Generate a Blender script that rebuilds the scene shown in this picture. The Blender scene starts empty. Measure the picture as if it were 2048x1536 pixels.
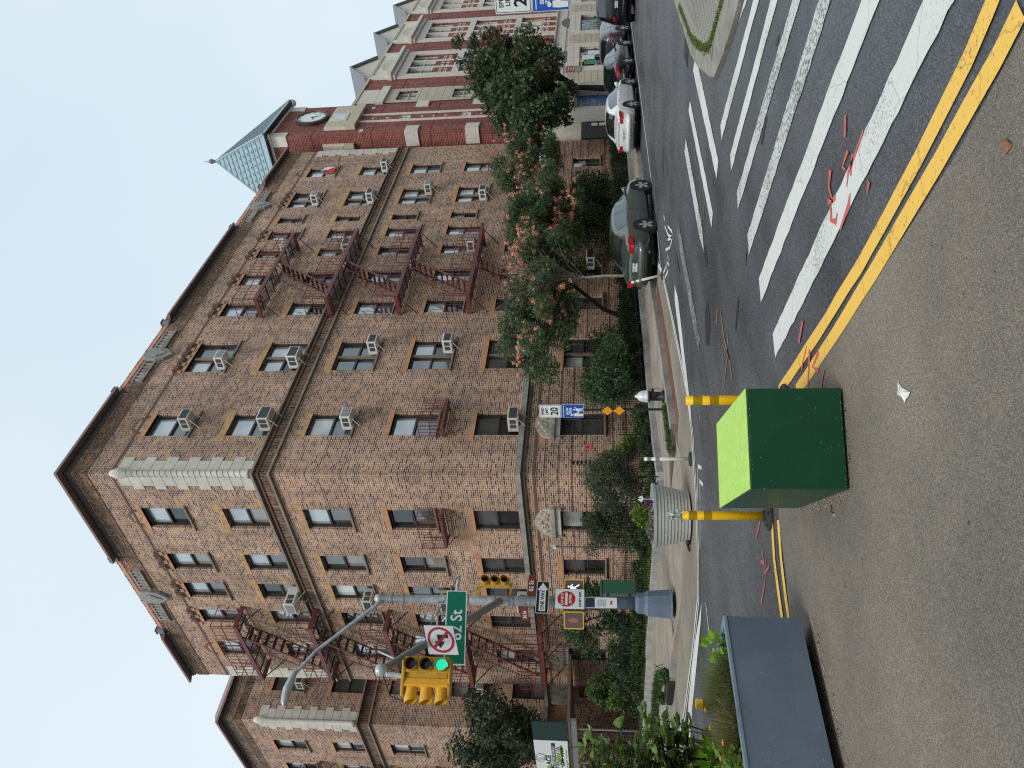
import bpy, math, random
import numpy as np
from math import radians as Rd, sin, cos, pi, hypot
random.seed(7); rng = np.random.default_rng(7)
S = bpy.context.scene; C = S.collection

# ------------------------------------------------------------------ camera (held portrait, stored sideways)
FPX, PITCH, ROLL, YAW, EYE = 1573.06, .1099, -.0096, .6981, 1.815
_F = np.array([cos(YAW)*cos(PITCH), sin(YAW)*cos(PITCH), sin(PITCH)])
_R0 = np.array([sin(YAW), -cos(YAW), 0.]); _U0 = np.cross(_R0, _F)
_R = cos(ROLL)*_R0 + sin(ROLL)*_U0; _U = -sin(ROLL)*_R0 + cos(ROLL)*_U0
cd = bpy.data.cameras.new('camera'); cam = bpy.data.objects.new('camera', cd); C.objects.link(cam)
cd.sensor_width = 36; cd.lens = FPX/2048*36; cd.clip_start = .05; cd.clip_end = 3000
from mathutils import Matrix, Vector
m = Matrix(((-_U[0], _R[0], -_F[0], 0), (-_U[1], _R[1], -_F[1], 0), (-_U[2], _R[2], -_F[2], EYE), (0, 0, 0, 1)))
cam.matrix_world = m; S.camera = cam
# ------------------------------------------------------------------ sky and sun (overcast)
SUN_EL, SUN_AZ = 50, Vector((-.85, -.42))
W = bpy.data.worlds.new('World'); S.world = W; W.use_nodes = True
nt = W.node_tree; nt.nodes.clear()
out = nt.nodes.new('ShaderNodeOutputWorld'); bg = nt.nodes.new('ShaderNodeBackground'); bg.inputs[1].default_value = .1
sk = nt.nodes.new('ShaderNodeTexSky'); sk.sky_type = 'NISHITA'; sk.sun_disc = False
sk.sun_elevation = Rd(SUN_EL); sk.sun_rotation = math.atan2(SUN_AZ.x, SUN_AZ.y); sk.dust_density = 2.5
tc = nt.nodes.new('ShaderNodeTexCoord'); nz = nt.nodes.new('ShaderNodeTexNoise'); nz.inputs['Scale'].default_value = 1.1; nz.inputs['Detail'].default_value = 4
cr = nt.nodes.new('ShaderNodeValToRGB')
cr.color_ramp.elements[0].position = .25; cr.color_ramp.elements[0].color = (5.4, 6.6, 7.5, 1)
cr.color_ramp.elements[1].position = .75; cr.color_ramp.elements[1].color = (7.0, 7.8, 8.3, 1)
mx = nt.nodes.new('ShaderNodeMix'); mx.data_type = 'RGBA'; mx.inputs[0].default_value = .93
L = nt.links.new
L(tc.outputs['Generated'], nz.inputs['Vector']); L(nz.outputs['Fac'], cr.inputs['Fac'])
L(sk.outputs[0], mx.inputs[6]); L(cr.outputs[0], mx.inputs[7]); L(mx.outputs[2], bg.inputs[0]); L(bg.outputs[0], out.inputs[0])
sl = bpy.data.lights.new('sun', 'SUN'); sl.energy = 1.5; sl.angle = Rd(22); sl.color = (1, .96, .9)
so = bpy.data.objects.new('sun', sl); C.objects.link(so)
sd = Vector((SUN_AZ.x*cos(Rd(SUN_EL))/SUN_AZ.length, SUN_AZ.y*cos(Rd(SUN_EL))/SUN_AZ.length, sin(Rd(SUN_EL))))
so.rotation_euler = (-sd).to_track_quat('-Z', 'Y').to_euler()
S.view_settings.view_transform = 'Standard'; S.view_settings.look = 'None'; S.view_settings.gamma = 1
S.view_settings.exposure = .3; S.view_settings.use_curve_mapping = False
S.cycles.use_denoising = False; S.cycles.use_adaptive_sampling = False; S.cycles.filter_width = 1.2; S.cycles.max_bounces = 6; S.cycles.sample_clamp_indirect = 4

# ------------------------------------------------------------------ measuring: from a spot in the photo to its place on a plane
def ray(X, Y): return _F*FPX + _R*(768-Y) + _U*(1024-X)
def gp(X, Y, z=0.):
    d = ray(X, Y); t = (z-EYE)/d[2]; return (float(d[0]*t), float(d[1]*t), z)
def gpl(pts, z=0.): return [gp(a, b, 0)[:2]+(z,) for a, b in pts]

# ------------------------------------------------------------------ materials
MATS = {}
def lin(c): return tuple(((x/255)/12.92 if x/255 <= .04045 else ((x/255+.055)/1.055)**2.4) for x in c)
def node(nt, t, **k):
    n = nt.nodes.new(t)
    for a, b in k.items(): setattr(n, a, b)
    return n
def mat(name, col, rough=.6, metal=0, var=.15, scale=8, bump=0, bscale=60, spec=.5, emit=0, coat=0, col2=None, stretch=None):
    if name in MATS: return MATS[name]
    M = bpy.data.materials.new(name); M.use_nodes = True; t = M.node_tree; p = t.nodes['Principled BSDF']
    p.inputs['Roughness'].default_value = rough; p.inputs['Metallic'].default_value = metal
    p.inputs['Specular IOR Level'].default_value = spec
    if coat: p.inputs['Coat Weight'].default_value = coat; p.inputs['Coat Roughness'].default_value = .06
    ge = node(t, 'ShaderNodeNewGeometry'); vec = ge.outputs['Position']
    if stretch:
        mp = node(t, 'ShaderNodeMapping'); mp.inputs['Scale'].default_value = stretch; t.links.new(vec, mp.inputs[0]); vec = mp.outputs[0]
    if var or col2:
        n = node(t, 'ShaderNodeTexNoise'); n.inputs['Scale'].default_value = scale; n.inputs['Detail'].default_value = 6; n.inputs['Roughness'].default_value = .65
        t.links.new(vec, n.inputs['Vector'])
        r = node(t, 'ShaderNodeValToRGB'); a = col2 or tuple(x*(1-var) for x in col); b = col if col2 else tuple(min(1, x*(1+var)) for x in col)
        r.color_ramp.elements[0].position = .35; r.color_ramp.elements[0].color = (*a, 1)
        r.color_ramp.elements[1].position = .65; r.color_ramp.elements[1].color = (*b, 1)
        t.links.new(n.outputs['Fac'], r.inputs[0]); t.links.new(r.outputs[0], p.inputs['Base Color'])
    else: p.inputs['Base Color'].default_value = (*col, 1)
    if emit: p.inputs['Emission Color'].default_value = (*col, 1); p.inputs['Emission Strength'].default_value = emit
    if bump:
        n = node(t, 'ShaderNodeTexNoise'); n.inputs['Scale'].default_value = bscale; n.inputs['Detail'].default_value = 3
        t.links.new(vec, n.inputs['Vector']); b = node(t, 'ShaderNodeBump'); b.inputs['Strength'].default_value = bump; b.inputs['Distance'].default_value = .02
        t.links.new(n.outputs['Fac'], b.inputs['Height']); t.links.new(b.outputs[0], p.inputs['Normal'])
    MATS[name] = M; return M
def brick_mat(name, ramp, mortar, bw=.225, bh=.074, ms=.017, squash=True, vertical=False, stain=.25):
    M = bpy.data.materials.new(name); M.use_nodes = True; t = M.node_tree; p = t.nodes['Principled BSDF']; p.inputs['Roughness'].default_value = .85
    p.inputs['Specular IOR Level'].default_value = .25
    ge = node(t, 'ShaderNodeNewGeometry'); s = node(t, 'ShaderNodeSeparateXYZ'); t.links.new(ge.outputs['Position'], s.inputs[0])
    def mth(op, a, b=None, c=None):
        n = node(t, 'ShaderNodeMath', operation=op)
        for i, x in enumerate((a, b, c)):
            if x is None: continue
            if isinstance(x, (int, float)): n.inputs[i].default_value = x
            else: t.links.new(x, n.inputs[i])
        return n.outputs[0]
    u = mth('ADD', s.outputs[0], s.outputs[1]); v = s.outputs[2]
    if vertical: u, v = v, u
    vr = mth('DIVIDE', v, bh); row = mth('FLOOR', vr); fz = mth('FRACT', vr)
    w = bw
    if squash: hd = mth('LESS_THAN', mth('FLOORED_MODULO', row, 6.), .5); w = mth('MULTIPLY_ADD', hd, -bw*.5, bw)
    ur = mth('MULTIPLY_ADD', mth('FLOORED_MODULO', row, 2.), .5, mth('DIVIDE', u, w)); colm = mth('FLOOR', ur); fu = mth('FRACT', ur)
    du = mth('MULTIPLY', mth('MINIMUM', fu, mth('SUBTRACT', 1., fu)), w); dz = mth('MULTIPLY', mth('MINIMUM', fz, mth('SUBTRACT', 1., fz)), bh)
    mask = mth('LESS_THAN', mth('MINIMUM', du, dz), ms/2)
    cb = node(t, 'ShaderNodeCombineXYZ'); t.links.new(colm, cb.inputs[0]); t.links.new(row, cb.inputs[1]); wn = node(t, 'ShaderNodeTexWhiteNoise', noise_dimensions='2D'); t.links.new(cb.outputs[0], wn.inputs['Vector'])
    r = node(t, 'ShaderNodeValToRGB'); r.color_ramp.interpolation = 'CONSTANT'; els = r.color_ramp.elements
    while len(els) < len(ramp): els.new(.5)
    for i, (ps, c) in enumerate(ramp): els[i].position = ps; els[i].color = (*lin(c), 1)
    t.links.new(wn.outputs['Value'], r.inputs[0])
    mx = node(t, 'ShaderNodeMix', data_type='RGBA'); t.links.new(mask, mx.inputs[0]); t.links.new(r.outputs[0], mx.inputs[6]); mx.inputs[7].default_value = (*lin(mortar), 1)
    n = node(t, 'ShaderNodeTexNoise'); n.inputs['Scale'].default_value = .5; n.inputs['Detail'].default_value = 7; n.inputs['Roughness'].default_value = .6; t.links.new(ge.outputs['Position'], n.inputs['Vector'])
    mr = node(t, 'ShaderNodeMapRange'); mr.inputs[1].default_value = .3; mr.inputs[2].default_value = .7; mr.inputs[3].default_value = 1-stain; mr.inputs[4].default_value = 1+stain*.6
    t.links.new(n.outputs['Fac'], mr.inputs[0])
    m2 = node(t, 'ShaderNodeMix', data_type='RGBA', blend_type='MULTIPLY'); m2.inputs[0].default_value = 1; t.links.new(mx.outputs[2], m2.inputs[6]); t.links.new(mr.outputs[0], m2.inputs[7])
    mp = node(t, 'ShaderNodeMapping'); mp.inputs['Scale'].default_value = (2.2, 2.2, .22); t.links.new(ge.outputs['Position'], mp.inputs[0])
    ns = node(t, 'ShaderNodeTexNoise'); ns.inputs['Scale'].default_value = 1; ns.inputs['Detail'].default_value = 5; t.links.new(mp.outputs[0], ns.inputs['Vector'])
    rs = node(t, 'ShaderNodeMapRange'); rs.inputs[1].default_value = .42; rs.inputs[2].default_value = .66; rs.inputs[3].default_value = 1.05; rs.inputs[4].default_value = .82; t.links.new(ns.outputs['Fac'], rs.inputs[0])
    m3 = node(t, 'ShaderNodeMix', data_type='RGBA', blend_type='MULTIPLY'); m3.inputs[0].default_value = 1; t.links.new(m2.outputs[2], m3.inputs[6]); t.links.new(rs.outputs[0], m3.inputs[7])
    np_ = node(t, 'ShaderNodeTexNoise'); np_.inputs['Scale'].default_value = .42; np_.inputs['Detail'].default_value = 9; np_.inputs['Roughness'].default_value = .62; t.links.new(ge.outputs['Position'], np_.inputs['Vector'])
    rp = node(t, 'ShaderNodeMapRange'); rp.inputs[1].default_value = .62; rp.inputs[2].default_value = .63; rp.inputs[3].default_value = 0; rp.inputs[4].default_value = .45; t.links.new(np_.outputs['Fac'], rp.inputs[0])
    m4 = node(t, 'ShaderNodeMix', data_type='RGBA'); t.links.new(rp.outputs[0], m4.inputs[0]); t.links.new(m3.outputs[2], m4.inputs[6]); m4.inputs[7].default_value = (*lin(ramp[-1][1]), 1)
    t.links.new(m4.outputs[2], p.inputs['Base Color']); MATS[name] = M; return M
TAN = [(0, (88, 64, 64)), (.1, (110, 78, 73)), (.24, (136, 97, 82)), (.4, (162, 119, 94)), (.57, (178, 136, 105)), (.73, (152, 112, 90)), (.87, (186, 144, 113))]
brick_tan = brick_mat('tan_brick', TAN, (218, 202, 184))
brick_band = brick_mat('soldier_brick', [(0, (70, 52, 46)), (.3, (112, 84, 68)), (.6, (140, 106, 82)), (.85, (96, 72, 60))], (150, 134, 118), squash=False, vertical=True, bw=.22, bh=.085)
brick_para = brick_mat('parapet_brick', [(0, (104, 64, 56)), (.3, (156, 106, 84)), (.6, (178, 132, 100)), (.85, (128, 84, 70))], (180, 150, 130), stain=.3)
brick_red = brick_mat('red_brick', [(0, (120, 60, 56)), (.3, (136, 70, 62)), (.6, (148, 82, 70)), (.85, (112, 56, 54))], (176, 140, 132), bw=.3, bh=.1, ms=.016, squash=False, stain=.1)
wallface = brick_mat('grooved_tan_brick', TAN, (190, 168, 146), stain=.3)
M_dk = mat('bronze_frame', lin((62, 56, 52)), .45, var=.1)
M_mull = mat('taupe_mullion', lin((128, 112, 96)), .5, var=.1)
M_sill = mat('grey_stone_sill', lin((138, 130, 118)), .8, var=.25, scale=3, bump=.3)
M_belt = mat('weathered_stone', lin((150, 146, 138)), .85, var=.3, scale=2.5, bump=.4, bscale=20)
M_lime = mat('limestone', lin((212, 207, 196)), .8, var=.08, scale=3, bump=.15)
M_lime2 = mat('buff_limestone', lin((192, 184, 164)), .8, var=.08, scale=2, bump=.15)
M_quoin = mat('terracotta_block', lin((204, 198, 186)), .75, var=.12, scale=2, bump=.3, bscale=25)
M_lint = mat('orange_brick_lintel', lin((192, 144, 108)), .85, var=.2, scale=5, bump=.3)
M_lintt = mat('patched_mortar_lintel', lin((188, 152, 112)), .9, var=.3, scale=6, bump=.4)
M_eave = mat('brown_metal_eave', lin((136, 108, 104)), .5, var=.12, scale=4)
M_gut = mat('grey_gutter', lin((116, 118, 122)), .5, var=.15, scale=3)
M_fe = mat('fire_escape_paint', lin((108, 56, 52)), .55, var=.2, scale=9)
M_fed = mat('fire_escape_grating', lin((66, 44, 44)), .6, var=.2, scale=9)
M_ac = mat('white_enamel', lin((222, 222, 216)), .4, var=.08, scale=12)
M_ac2 = mat('aged_cream_enamel', lin((204, 200, 186)), .5, var=.12, scale=9); M_acg = mat('dark_grille', lin((74, 78, 84)), .6, var=.1, scale=40)
M_tile = mat('orange_coping_tile', lin((188, 128, 108)), .8, var=.25, scale=6, bump=.4)
M_shield = mat('carved_grey_stone', lin((150, 150, 146)), .85, var=.25, scale=9, bump=1, bscale=14)
M_carv = mat('carved_stone', lin((182, 172, 156)), .85, var=.45, scale=11, bump=1, bscale=16)
M_black = mat('black_iron', lin((22, 24, 24)), .5, var=.1)
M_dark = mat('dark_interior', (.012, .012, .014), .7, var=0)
def pane(name, base, gl, rough=.04):
    M = bpy.data.materials.new(name); M.use_nodes = True; t = M.node_tree; t.nodes.clear()
    o = node(t, 'ShaderNodeOutputMaterial'); d = node(t, 'ShaderNodeBsdfDiffuse'); g = node(t, 'ShaderNodeBsdfGlossy'); g.inputs['Roughness'].default_value = rough
    g.inputs['Color'].default_value = (.92, .97, 1, 1)
    ge = node(t, 'ShaderNodeNewGeometry'); n = node(t, 'ShaderNodeTexNoise'); n.inputs['Scale'].default_value = .9; t.links.new(ge.outputs['Position'], n.inputs['Vector'])
    r = node(t, 'ShaderNodeValToRGB'); r.color_ramp.elements[0].position = .4; r.color_ramp.elements[1].position = .6
    r.color_ramp.elements[0].color = (*[x*.6 for x in base], 1); r.color_ramp.elements[1].color = (*base, 1); t.links.new(n.outputs['Fac'], r.inputs[0]); t.links.new(r.outputs[0], d.inputs[0])
    f = node(t, 'ShaderNodeLayerWeight'); pw = node(t, 'ShaderNodeMath', operation='POWER'); pw.inputs[1].default_value = 4; t.links.new(f.outputs['Facing'], pw.inputs[0]); a = node(t, 'ShaderNodeMath', operation='MULTIPLY_ADD'); a.inputs[1].default_value = 1-gl; a.inputs[2].default_value = gl; t.links.new(pw.outputs[0], a.inputs[0])
    n2 = node(t, 'ShaderNodeTexNoise'); n2.inputs['Scale'].default_value = 1.3; t.links.new(ge.outputs['Position'], n2.inputs['Vector']); b = node(t, 'ShaderNodeBump'); b.inputs['Strength'].default_value = .12; b.inputs['Distance'].default_value = .05
    t.links.new(n2.outputs['Fac'], b.inputs['Height']); t.links.new(b.outputs[0], g.inputs['Normal'])
    m = node(t, 'ShaderNodeMixShader'); t.links.new(a.outputs[0], m.inputs[0]); t.links.new(d.outputs[0], m.inputs[1]); t.links.new(g.outputs[0], m.inputs[2]); t.links.new(m.outputs[0], o.inputs[0])
    MATS[name] = M; return M
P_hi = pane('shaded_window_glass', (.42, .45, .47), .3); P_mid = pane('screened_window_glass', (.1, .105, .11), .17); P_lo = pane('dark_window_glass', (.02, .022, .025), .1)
P_grn = pane('tinted_window_glass', (.05, .07, .065), .18)
M_blind = mat('window_blind', lin((176, 184, 180)), .6, var=.1, scale=3)
CARGL = pane('car_glass', (.012, .02, .018), .13)
P_shade = pane('drawn_shade_glass', (.62, .64, .62), .16); P_cur = pane('curtained_glass', (.3, .28, .25), .12)
def leafmat(name, c1, c2, c3, tr=.25, rough=.5):
    M = bpy.data.materials.new(name); M.use_nodes = True; t = M.node_tree; p = t.nodes['Principled BSDF']; p.inputs['Roughness'].default_value = rough; p.inputs['Specular IOR Level'].default_value = .35
    ge = node(t, 'ShaderNodeNewGeometry'); r = node(t, 'ShaderNodeValToRGB'); e = r.color_ramp.elements; e.new(.5)
    for i, (ps, c) in enumerate([(0, c1), (.55, c2), (1, c3)]): e[i].position = ps; e[i].color = (*c, 1)
    nn = node(t, 'ShaderNodeTexNoise'); nn.inputs['Scale'].default_value = 1.1; nn.inputs['Detail'].default_value = 3; t.links.new(ge.outputs['Position'], nn.inputs['Vector'])
    k1 = node(t, 'ShaderNodeMapRange'); k1.inputs[1].default_value = .3; k1.inputs[2].default_value = .7; k1.inputs[3].default_value = 0; k1.inputs[4].default_value = .5; t.links.new(nn.outputs['Fac'], k1.inputs[0])
    k2 = node(t, 'ShaderNodeMath', operation='MULTIPLY_ADD'); k2.inputs[1].default_value = .6; t.links.new(ge.outputs['Random Per Island'], k2.inputs[0]); t.links.new(k1.outputs[0], k2.inputs[2])
    t.links.new(k2.outputs[0], r.inputs[0]); t.links.new(r.outputs[0], p.inputs['Base Color'])
    tr_ = node(t, 'ShaderNodeBsdfTranslucent'); t.links.new(r.outputs[0], tr_.inputs[0]); m = node(t, 'ShaderNodeMixShader'); m.inputs[0].default_value = tr
    t.links.new(p.outputs[0], m.inputs[1]); t.links.new(tr_.outputs[0], m.inputs[2]); t.links.new(m.outputs[0], t.nodes['Material Output'].inputs[0]); MATS[name] = M; return M

# ------------------------------------------------------------------ mesh building
class Fr:                                   # an upright plane: along u, up z, out o
    def __init__(s, org, u, n): s.g = np.array(org, float); s.u = np.array(u, float); s.n = np.array(n, float)
    def P(s, u, z, o=0.): return tuple(s.g + s.u*u + s.n*o + np.array([0, 0, z]))
class MB:
    def __init__(s): s.v = []; s.f = []
    def poly(s, pts): b = len(s.v); s.v += [tuple(map(float, p)) for p in pts]; s.f.append(tuple(range(b, b+len(pts)))); return s
    def hexa(s, a, c):                      # two matching quads
        b = len(s.v); s.v += [tuple(map(float, p)) for p in list(a)+list(c)]
        s.f += [(b, b+3, b+2, b+1), (b+4, b+5, b+6, b+7)] + [(b+i, b+(i+1) % 4, b+4+(i+1) % 4, b+4+i) for i in range(4)]; return s
    def box(s, x0, x1, y0, y1, z0, z1): return s.hexa([(x0, y0, z0), (x1, y0, z0), (x1, y1, z0), (x0, y1, z0)], [(x0, y0, z1), (x1, y0, z1), (x1, y1, z1), (x0, y1, z1)])
    def fb(s, fr, u0, u1, z0, z1, o0, o1): P = fr.P; return s.hexa([P(u0, z0, o0), P(u1, z0, o0), P(u1, z0, o1), P(u0, z0, o1)], [P(u0, z1, o0), P(u1, z1, o0), P(u1, z1, o1), P(u0, z1, o1)])
    def tube(s, pts, r, n=8, cap=True):
        pts = [Vector(p) for p in pts]; rr = r if isinstance(r, (list, tuple)) else [r]*len(pts); b = len(s.v)
        d0 = (pts[1]-pts[0]).normalized(); a = d0.orthogonal().normalized()
        for i, p in enumerate(pts):
            d = (pts[min(i+1, len(pts)-1)]-pts[max(i-1, 0)]).normalized(); a = (a - d*a.dot(d)).normalized(); c = d.cross(a)
            for k in range(n): q = p + (a*cos(2*pi*k/n)+c*sin(2*pi*k/n))*rr[i]; s.v.append(tuple(q))
        for i in range(len(pts)-1):
            for k in range(n): s.f.append((b+i*n+k, b+i*n+(k+1) % n, b+(i+1)*n+(k+1) % n, b+(i+1)*n+k))
        if cap: s.f.append(tuple(b+k for k in range(n))[::-1]); s.f.append(tuple(b+(len(pts)-1)*n+k for k in range(n)))
        return s
    def lathe(s, c, prof, n=20, axis='z'):   # prof [(r,h)]
        b = len(s.v)
        for r, h in prof:
            for k in range(n):
                a = 2*pi*k/n; q = (r*cos(a), r*sin(a), h)
                if axis == 'x': q = (h, r*cos(a), r*sin(a))
                if axis == 'y': q = (r*cos(a), h, r*sin(a))
                s.v.append((c[0]+q[0], c[1]+q[1], c[2]+q[2]))
        for i in range(len(prof)-1):
            for k in range(n): s.f.append((b+i*n+k, b+i*n+(k+1) % n, b+(i+1)*n+(k+1) % n, b+(i+1)*n+k))
        s.f.append(tuple(b+k for k in range(n))[::-1]); s.f.append(tuple(b+(len(prof)-1)*n+k for k in range(n))); return s
    def prism(s, fr, pts, o0, o1):           # outline (u,z) extruded outwards
        b = len(s.v); n = len(pts); s.v += [tuple(fr.P(u, z, o0)) for u, z in pts]+[tuple(fr.P(u, z, o1)) for u, z in pts]
        s.f += [tuple(range(b, b+n)), tuple(range(b+n, b+2*n))[::-1]] + [(b+i, b+n+i, b+n+(i+1) % n, b+(i+1) % n) for i in range(n)]; return s
    def sheet(s, pts, z0, z1):               # ground outline raised from z0 to z1
        b = len(s.v); n = len(pts); s.v += [(p[0], p[1], z0) for p in pts]+[(p[0], p[1], z1) for p in pts]
        s.f += [tuple(range(b+n, b+2*n))] + [(b+i, b+(i+1) % n, b+n+(i+1) % n, b+n+i) for i in range(n)]; return s
ORG = {}
def link(o, parent=None, loc=(0, 0, 0)):
    C.objects.link(o)
    if parent is not None: o.parent = parent
    o.location = loc
def org(o): return ORG.get(o.name, (0, 0, 0))
def obj(name, mb, m, parent=None, smooth=False, loc=None, local=False, bevel=0, sub=0, kind=None, label=None):
    me = bpy.data.meshes.new(name); v = mb.v
    base = org(parent) if parent is not None else (0, 0, 0)
    if local: off = (0, 0, 0)
    else: off = base
    v = [(a-off[0], b-off[1], c-off[2]) for a, b, c in v]
    me.from_pydata(v, [], mb.f); me.update()
    if smooth:
        for p in me.polygons: p.use_smooth = True
    me.materials.append(m); o = bpy.data.objects.new(name, me); link(o, parent); ORG[o.name] = base if parent is not None else (0, 0, 0)
    if bevel: b = o.modifiers.new('bevel', 'BEVEL'); b.width = bevel; b.segments = 2; b.limit_method = 'ANGLE'
    if sub: q = o.modifiers.new('sub', 'SUBSURF'); q.levels = sub; q.render_levels = sub
    if kind: o['kind'] = kind
    if label: o['label'] = label
    return o
def thing(name, label, cat, loc=(0, 0, 0), group=None, rz=0):
    o = bpy.data.objects.new(name, None); C.objects.link(o); o.location = loc; o.rotation_euler.z = rz; o['label'] = label; o['category'] = cat; o.empty_display_size = .1
    if group: o['group'] = group
    ORG[o.name] = tuple(loc); return o
def tag(o, label, cat, group=None):
    o['label'] = label; o['category'] = cat
    if group: o['group'] = group
    return o
def inst(src, parent=None, loc=None):
    c = src.copy(); C.objects.link(c)
    if parent is not None: c.parent = parent
    if loc is not None: c.location = loc
    ORG[c.name] = ORG.get(src.name, (0, 0, 0)); return c
def copy_tree(root, loc, label, rz=None, group=None):
    r = root.copy(); C.objects.link(r); r.location = loc; r['label'] = label
    if rz is not None: r.rotation_euler.z = rz
    if group: r['group'] = group
    def rec(a, b):
        for ch in a.children:
            c = ch.copy(); C.objects.link(c); c.parent = b; rec(ch, c)
    rec(root, r); return r
def text(txt, size, fr, u, z, o, m, parent, name='lettering', bold=.0, align='CENTER', local=False, squeeze=1, flip=1):
    cu = bpy.data.curves.new(name, 'FONT'); cu.body = txt; cu.size = size; cu.extrude = .0015; cu.offset = bold; cu.align_x = align; cu.align_y = 'CENTER'; cu.resolution_u = 3
    tmp = bpy.data.objects.new('tmp', cu); C.objects.link(tmp); bpy.context.view_layer.update()
    me = bpy.data.meshes.new_from_object(tmp.evaluated_get(bpy.context.evaluated_depsgraph_get())); bpy.data.objects.remove(tmp); bpy.data.curves.remove(cu)
    base = (0, 0, 0) if local else org(parent)
    for v in me.vertices:
        p = fr.P(u+v.co.x*flip*squeeze, z+v.co.y, o+v.co.z); v.co = (p[0]-base[0], p[1]-base[1], p[2]-base[2])
    me.materials.clear(); me.materials.append(m); ob = bpy.data.objects.new(name, me); link(ob, parent); return ob
def wall_holes(fr, u0, u1, z0, z1, ops, depth, o=0.):
    us = sorted({u0, u1, *[round(x, 4) for q in ops for x in q[:2] if u0 < x < u1]}); zs = sorted({z0, z1, *[round(x, 4) for q in ops for x in q[2:4] if z0 < x < z1]}); b = MB()
    for i in range(len(us)-1):
        for j in range(len(zs)-1):
            cu, cz = (us[i]+us[i+1])/2, (zs[j]+zs[j+1])/2
            if any(q[0] < cu < q[1] and q[2] < cz < q[3] for q in ops): continue
            b.poly([fr.P(us[i], zs[j], o), fr.P(us[i+1], zs[j], o), fr.P(us[i+1], zs[j+1], o), fr.P(us[i], zs[j+1], o)])
    for a, c, e, g in [q[:4] for q in ops]:
        for (p, q_) in (((a, e), (c, e)), ((c, e), (c, g)), ((c, g), (a, g)), ((a, g), (a, e))):
            b.poly([fr.P(*p, o), fr.P(*q_, o), fr.P(*q_, o-depth), fr.P(*p, o-depth)])
    return b
def rect_tube(p, q, w): # thin square bar
    return ('t', p, q, w)

# ------------------------------------------------------------------ the ground
def road_mat(name, c, c2, rough, fleck, fs=260, wet=0):
    M = bpy.data.materials.new(name); M.use_nodes = True; t = M.node_tree; p = t.nodes['Principled BSDF']; ge = node(t, 'ShaderNodeNewGeometry'); pos = ge.outputs['Position']
    n1 = node(t, 'ShaderNodeTexNoise'); n1.inputs['Scale'].default_value = .5; n1.inputs['Detail'].default_value = 7; n1.inputs['Roughness'].default_value = .6; t.links.new(pos, n1.inputs['Vector'])
    n2 = node(t, 'ShaderNodeTexVoronoi'); n2.inputs['Scale'].default_value = fs*.35; t.links.new(pos, n2.inputs['Vector'])
    r = node(t, 'ShaderNodeValToRGB'); r.color_ramp.elements[0].position = .36; r.color_ramp.elements[0].color = (*c2, 1); r.color_ramp.elements[1].position = .62; r.color_ramp.elements[1].color = (*c, 1); t.links.new(n1.outputs['Fac'], r.inputs[0])
    mr = node(t, 'ShaderNodeValToRGB'); e = mr.color_ramp.elements; e.new(.5)
    for i, (ps, vv) in enumerate([(0, 1-fleck), (.6, 1), (1, 1+fleck*1.6)]): e[i].position = ps; e[i].color = (vv, vv, vv*.97, 1)
    s = node(t, 'ShaderNodeSeparateColor'); t.links.new(n2.outputs['Color'], s.inputs[0]); t.links.new(s.outputs[0], mr.inputs[0])
    m2 = node(t, 'ShaderNodeMix', data_type='RGBA', blend_type='MULTIPLY'); m2.inputs[0].default_value = 1; t.links.new(r.outputs[0], m2.inputs[6]); t.links.new(mr.outputs[0], m2.inputs[7])
    # dark drips and gum spots
    n3 = node(t, 'ShaderNodeTexVoronoi'); n3.inputs['Scale'].default_value = 3.1; n3.inputs['Randomness'].default_value = 1; t.links.new(pos, n3.inputs['Vector'])
    r3 = node(t, 'ShaderNodeValToRGB'); r3.color_ramp.elements[0].position = .035; r3.color_ramp.elements[0].color = (.45, .45, .45, 1); r3.color_ramp.elements[1].position = .06; r3.color_ramp.elements[1].color = (1, 1, 1, 1); t.links.new(n3.outputs['Distance'], r3.inputs[0])
    m3 = node(t, 'ShaderNodeMix', data_type='RGBA', blend_type='MULTIPLY'); m3.inputs[0].default_value = 1; t.links.new(m2.outputs[2], m3.inputs[6]); t.links.new(r3.outputs[0], m3.inputs[7]); t.links.new(m3.outputs[2], p.inputs['Base Color'])
    mp = node(t, 'ShaderNodeMapping'); mp.inputs['Scale'].default_value = (.12, .9, 1); t.links.new(pos, mp.inputs[0]); n4 = node(t, 'ShaderNodeTexNoise'); n4.inputs['Scale'].default_value = 1.2; n4.inputs['Detail'].default_value = 5; t.links.new(mp.outputs[0], n4.inputs['Vector'])
    rr = node(t, 'ShaderNodeMapRange'); rr.inputs[1].default_value = .35; rr.inputs[2].default_value = .65; rr.inputs[3].default_value = rough-wet; rr.inputs[4].default_value = rough; t.links.new(n4.outputs['Fac'], rr.inputs[0]); t.links.new(rr.outputs[0], p.inputs['Roughness'])
    b = node(t, 'ShaderNodeBump'); b.inputs['Strength'].default_value = .35; b.inputs['Distance'].default_value = .008; t.links.new(n2.outputs['Distance'], b.inputs['Height']); t.links.new(b.outputs[0], p.inputs['Normal']); MATS[name] = M; return M
A_dark = road_mat('dark_asphalt', lin((86, 88, 92)), lin((68, 70, 75)), .56, .4, wet=.32)
A_brown = road_mat('worn_brown_asphalt', lin((128, 118, 107)), lin((104, 98, 91)), .85, .48, 600)
A_buff = road_mat('buff_epoxy_gravel', lin((150, 142, 130)), lin((124, 117, 107)), .7, .2, wet=.25)
M_conc = mat('sidewalk_concrete', lin((150, 140, 126)), .8, var=.2, scale=1.3, bump=.2, bscale=80)
M_kerb = mat('kerb_concrete', lin((150, 148, 142)), .8, var=.25, scale=2, bump=.3)
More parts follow.
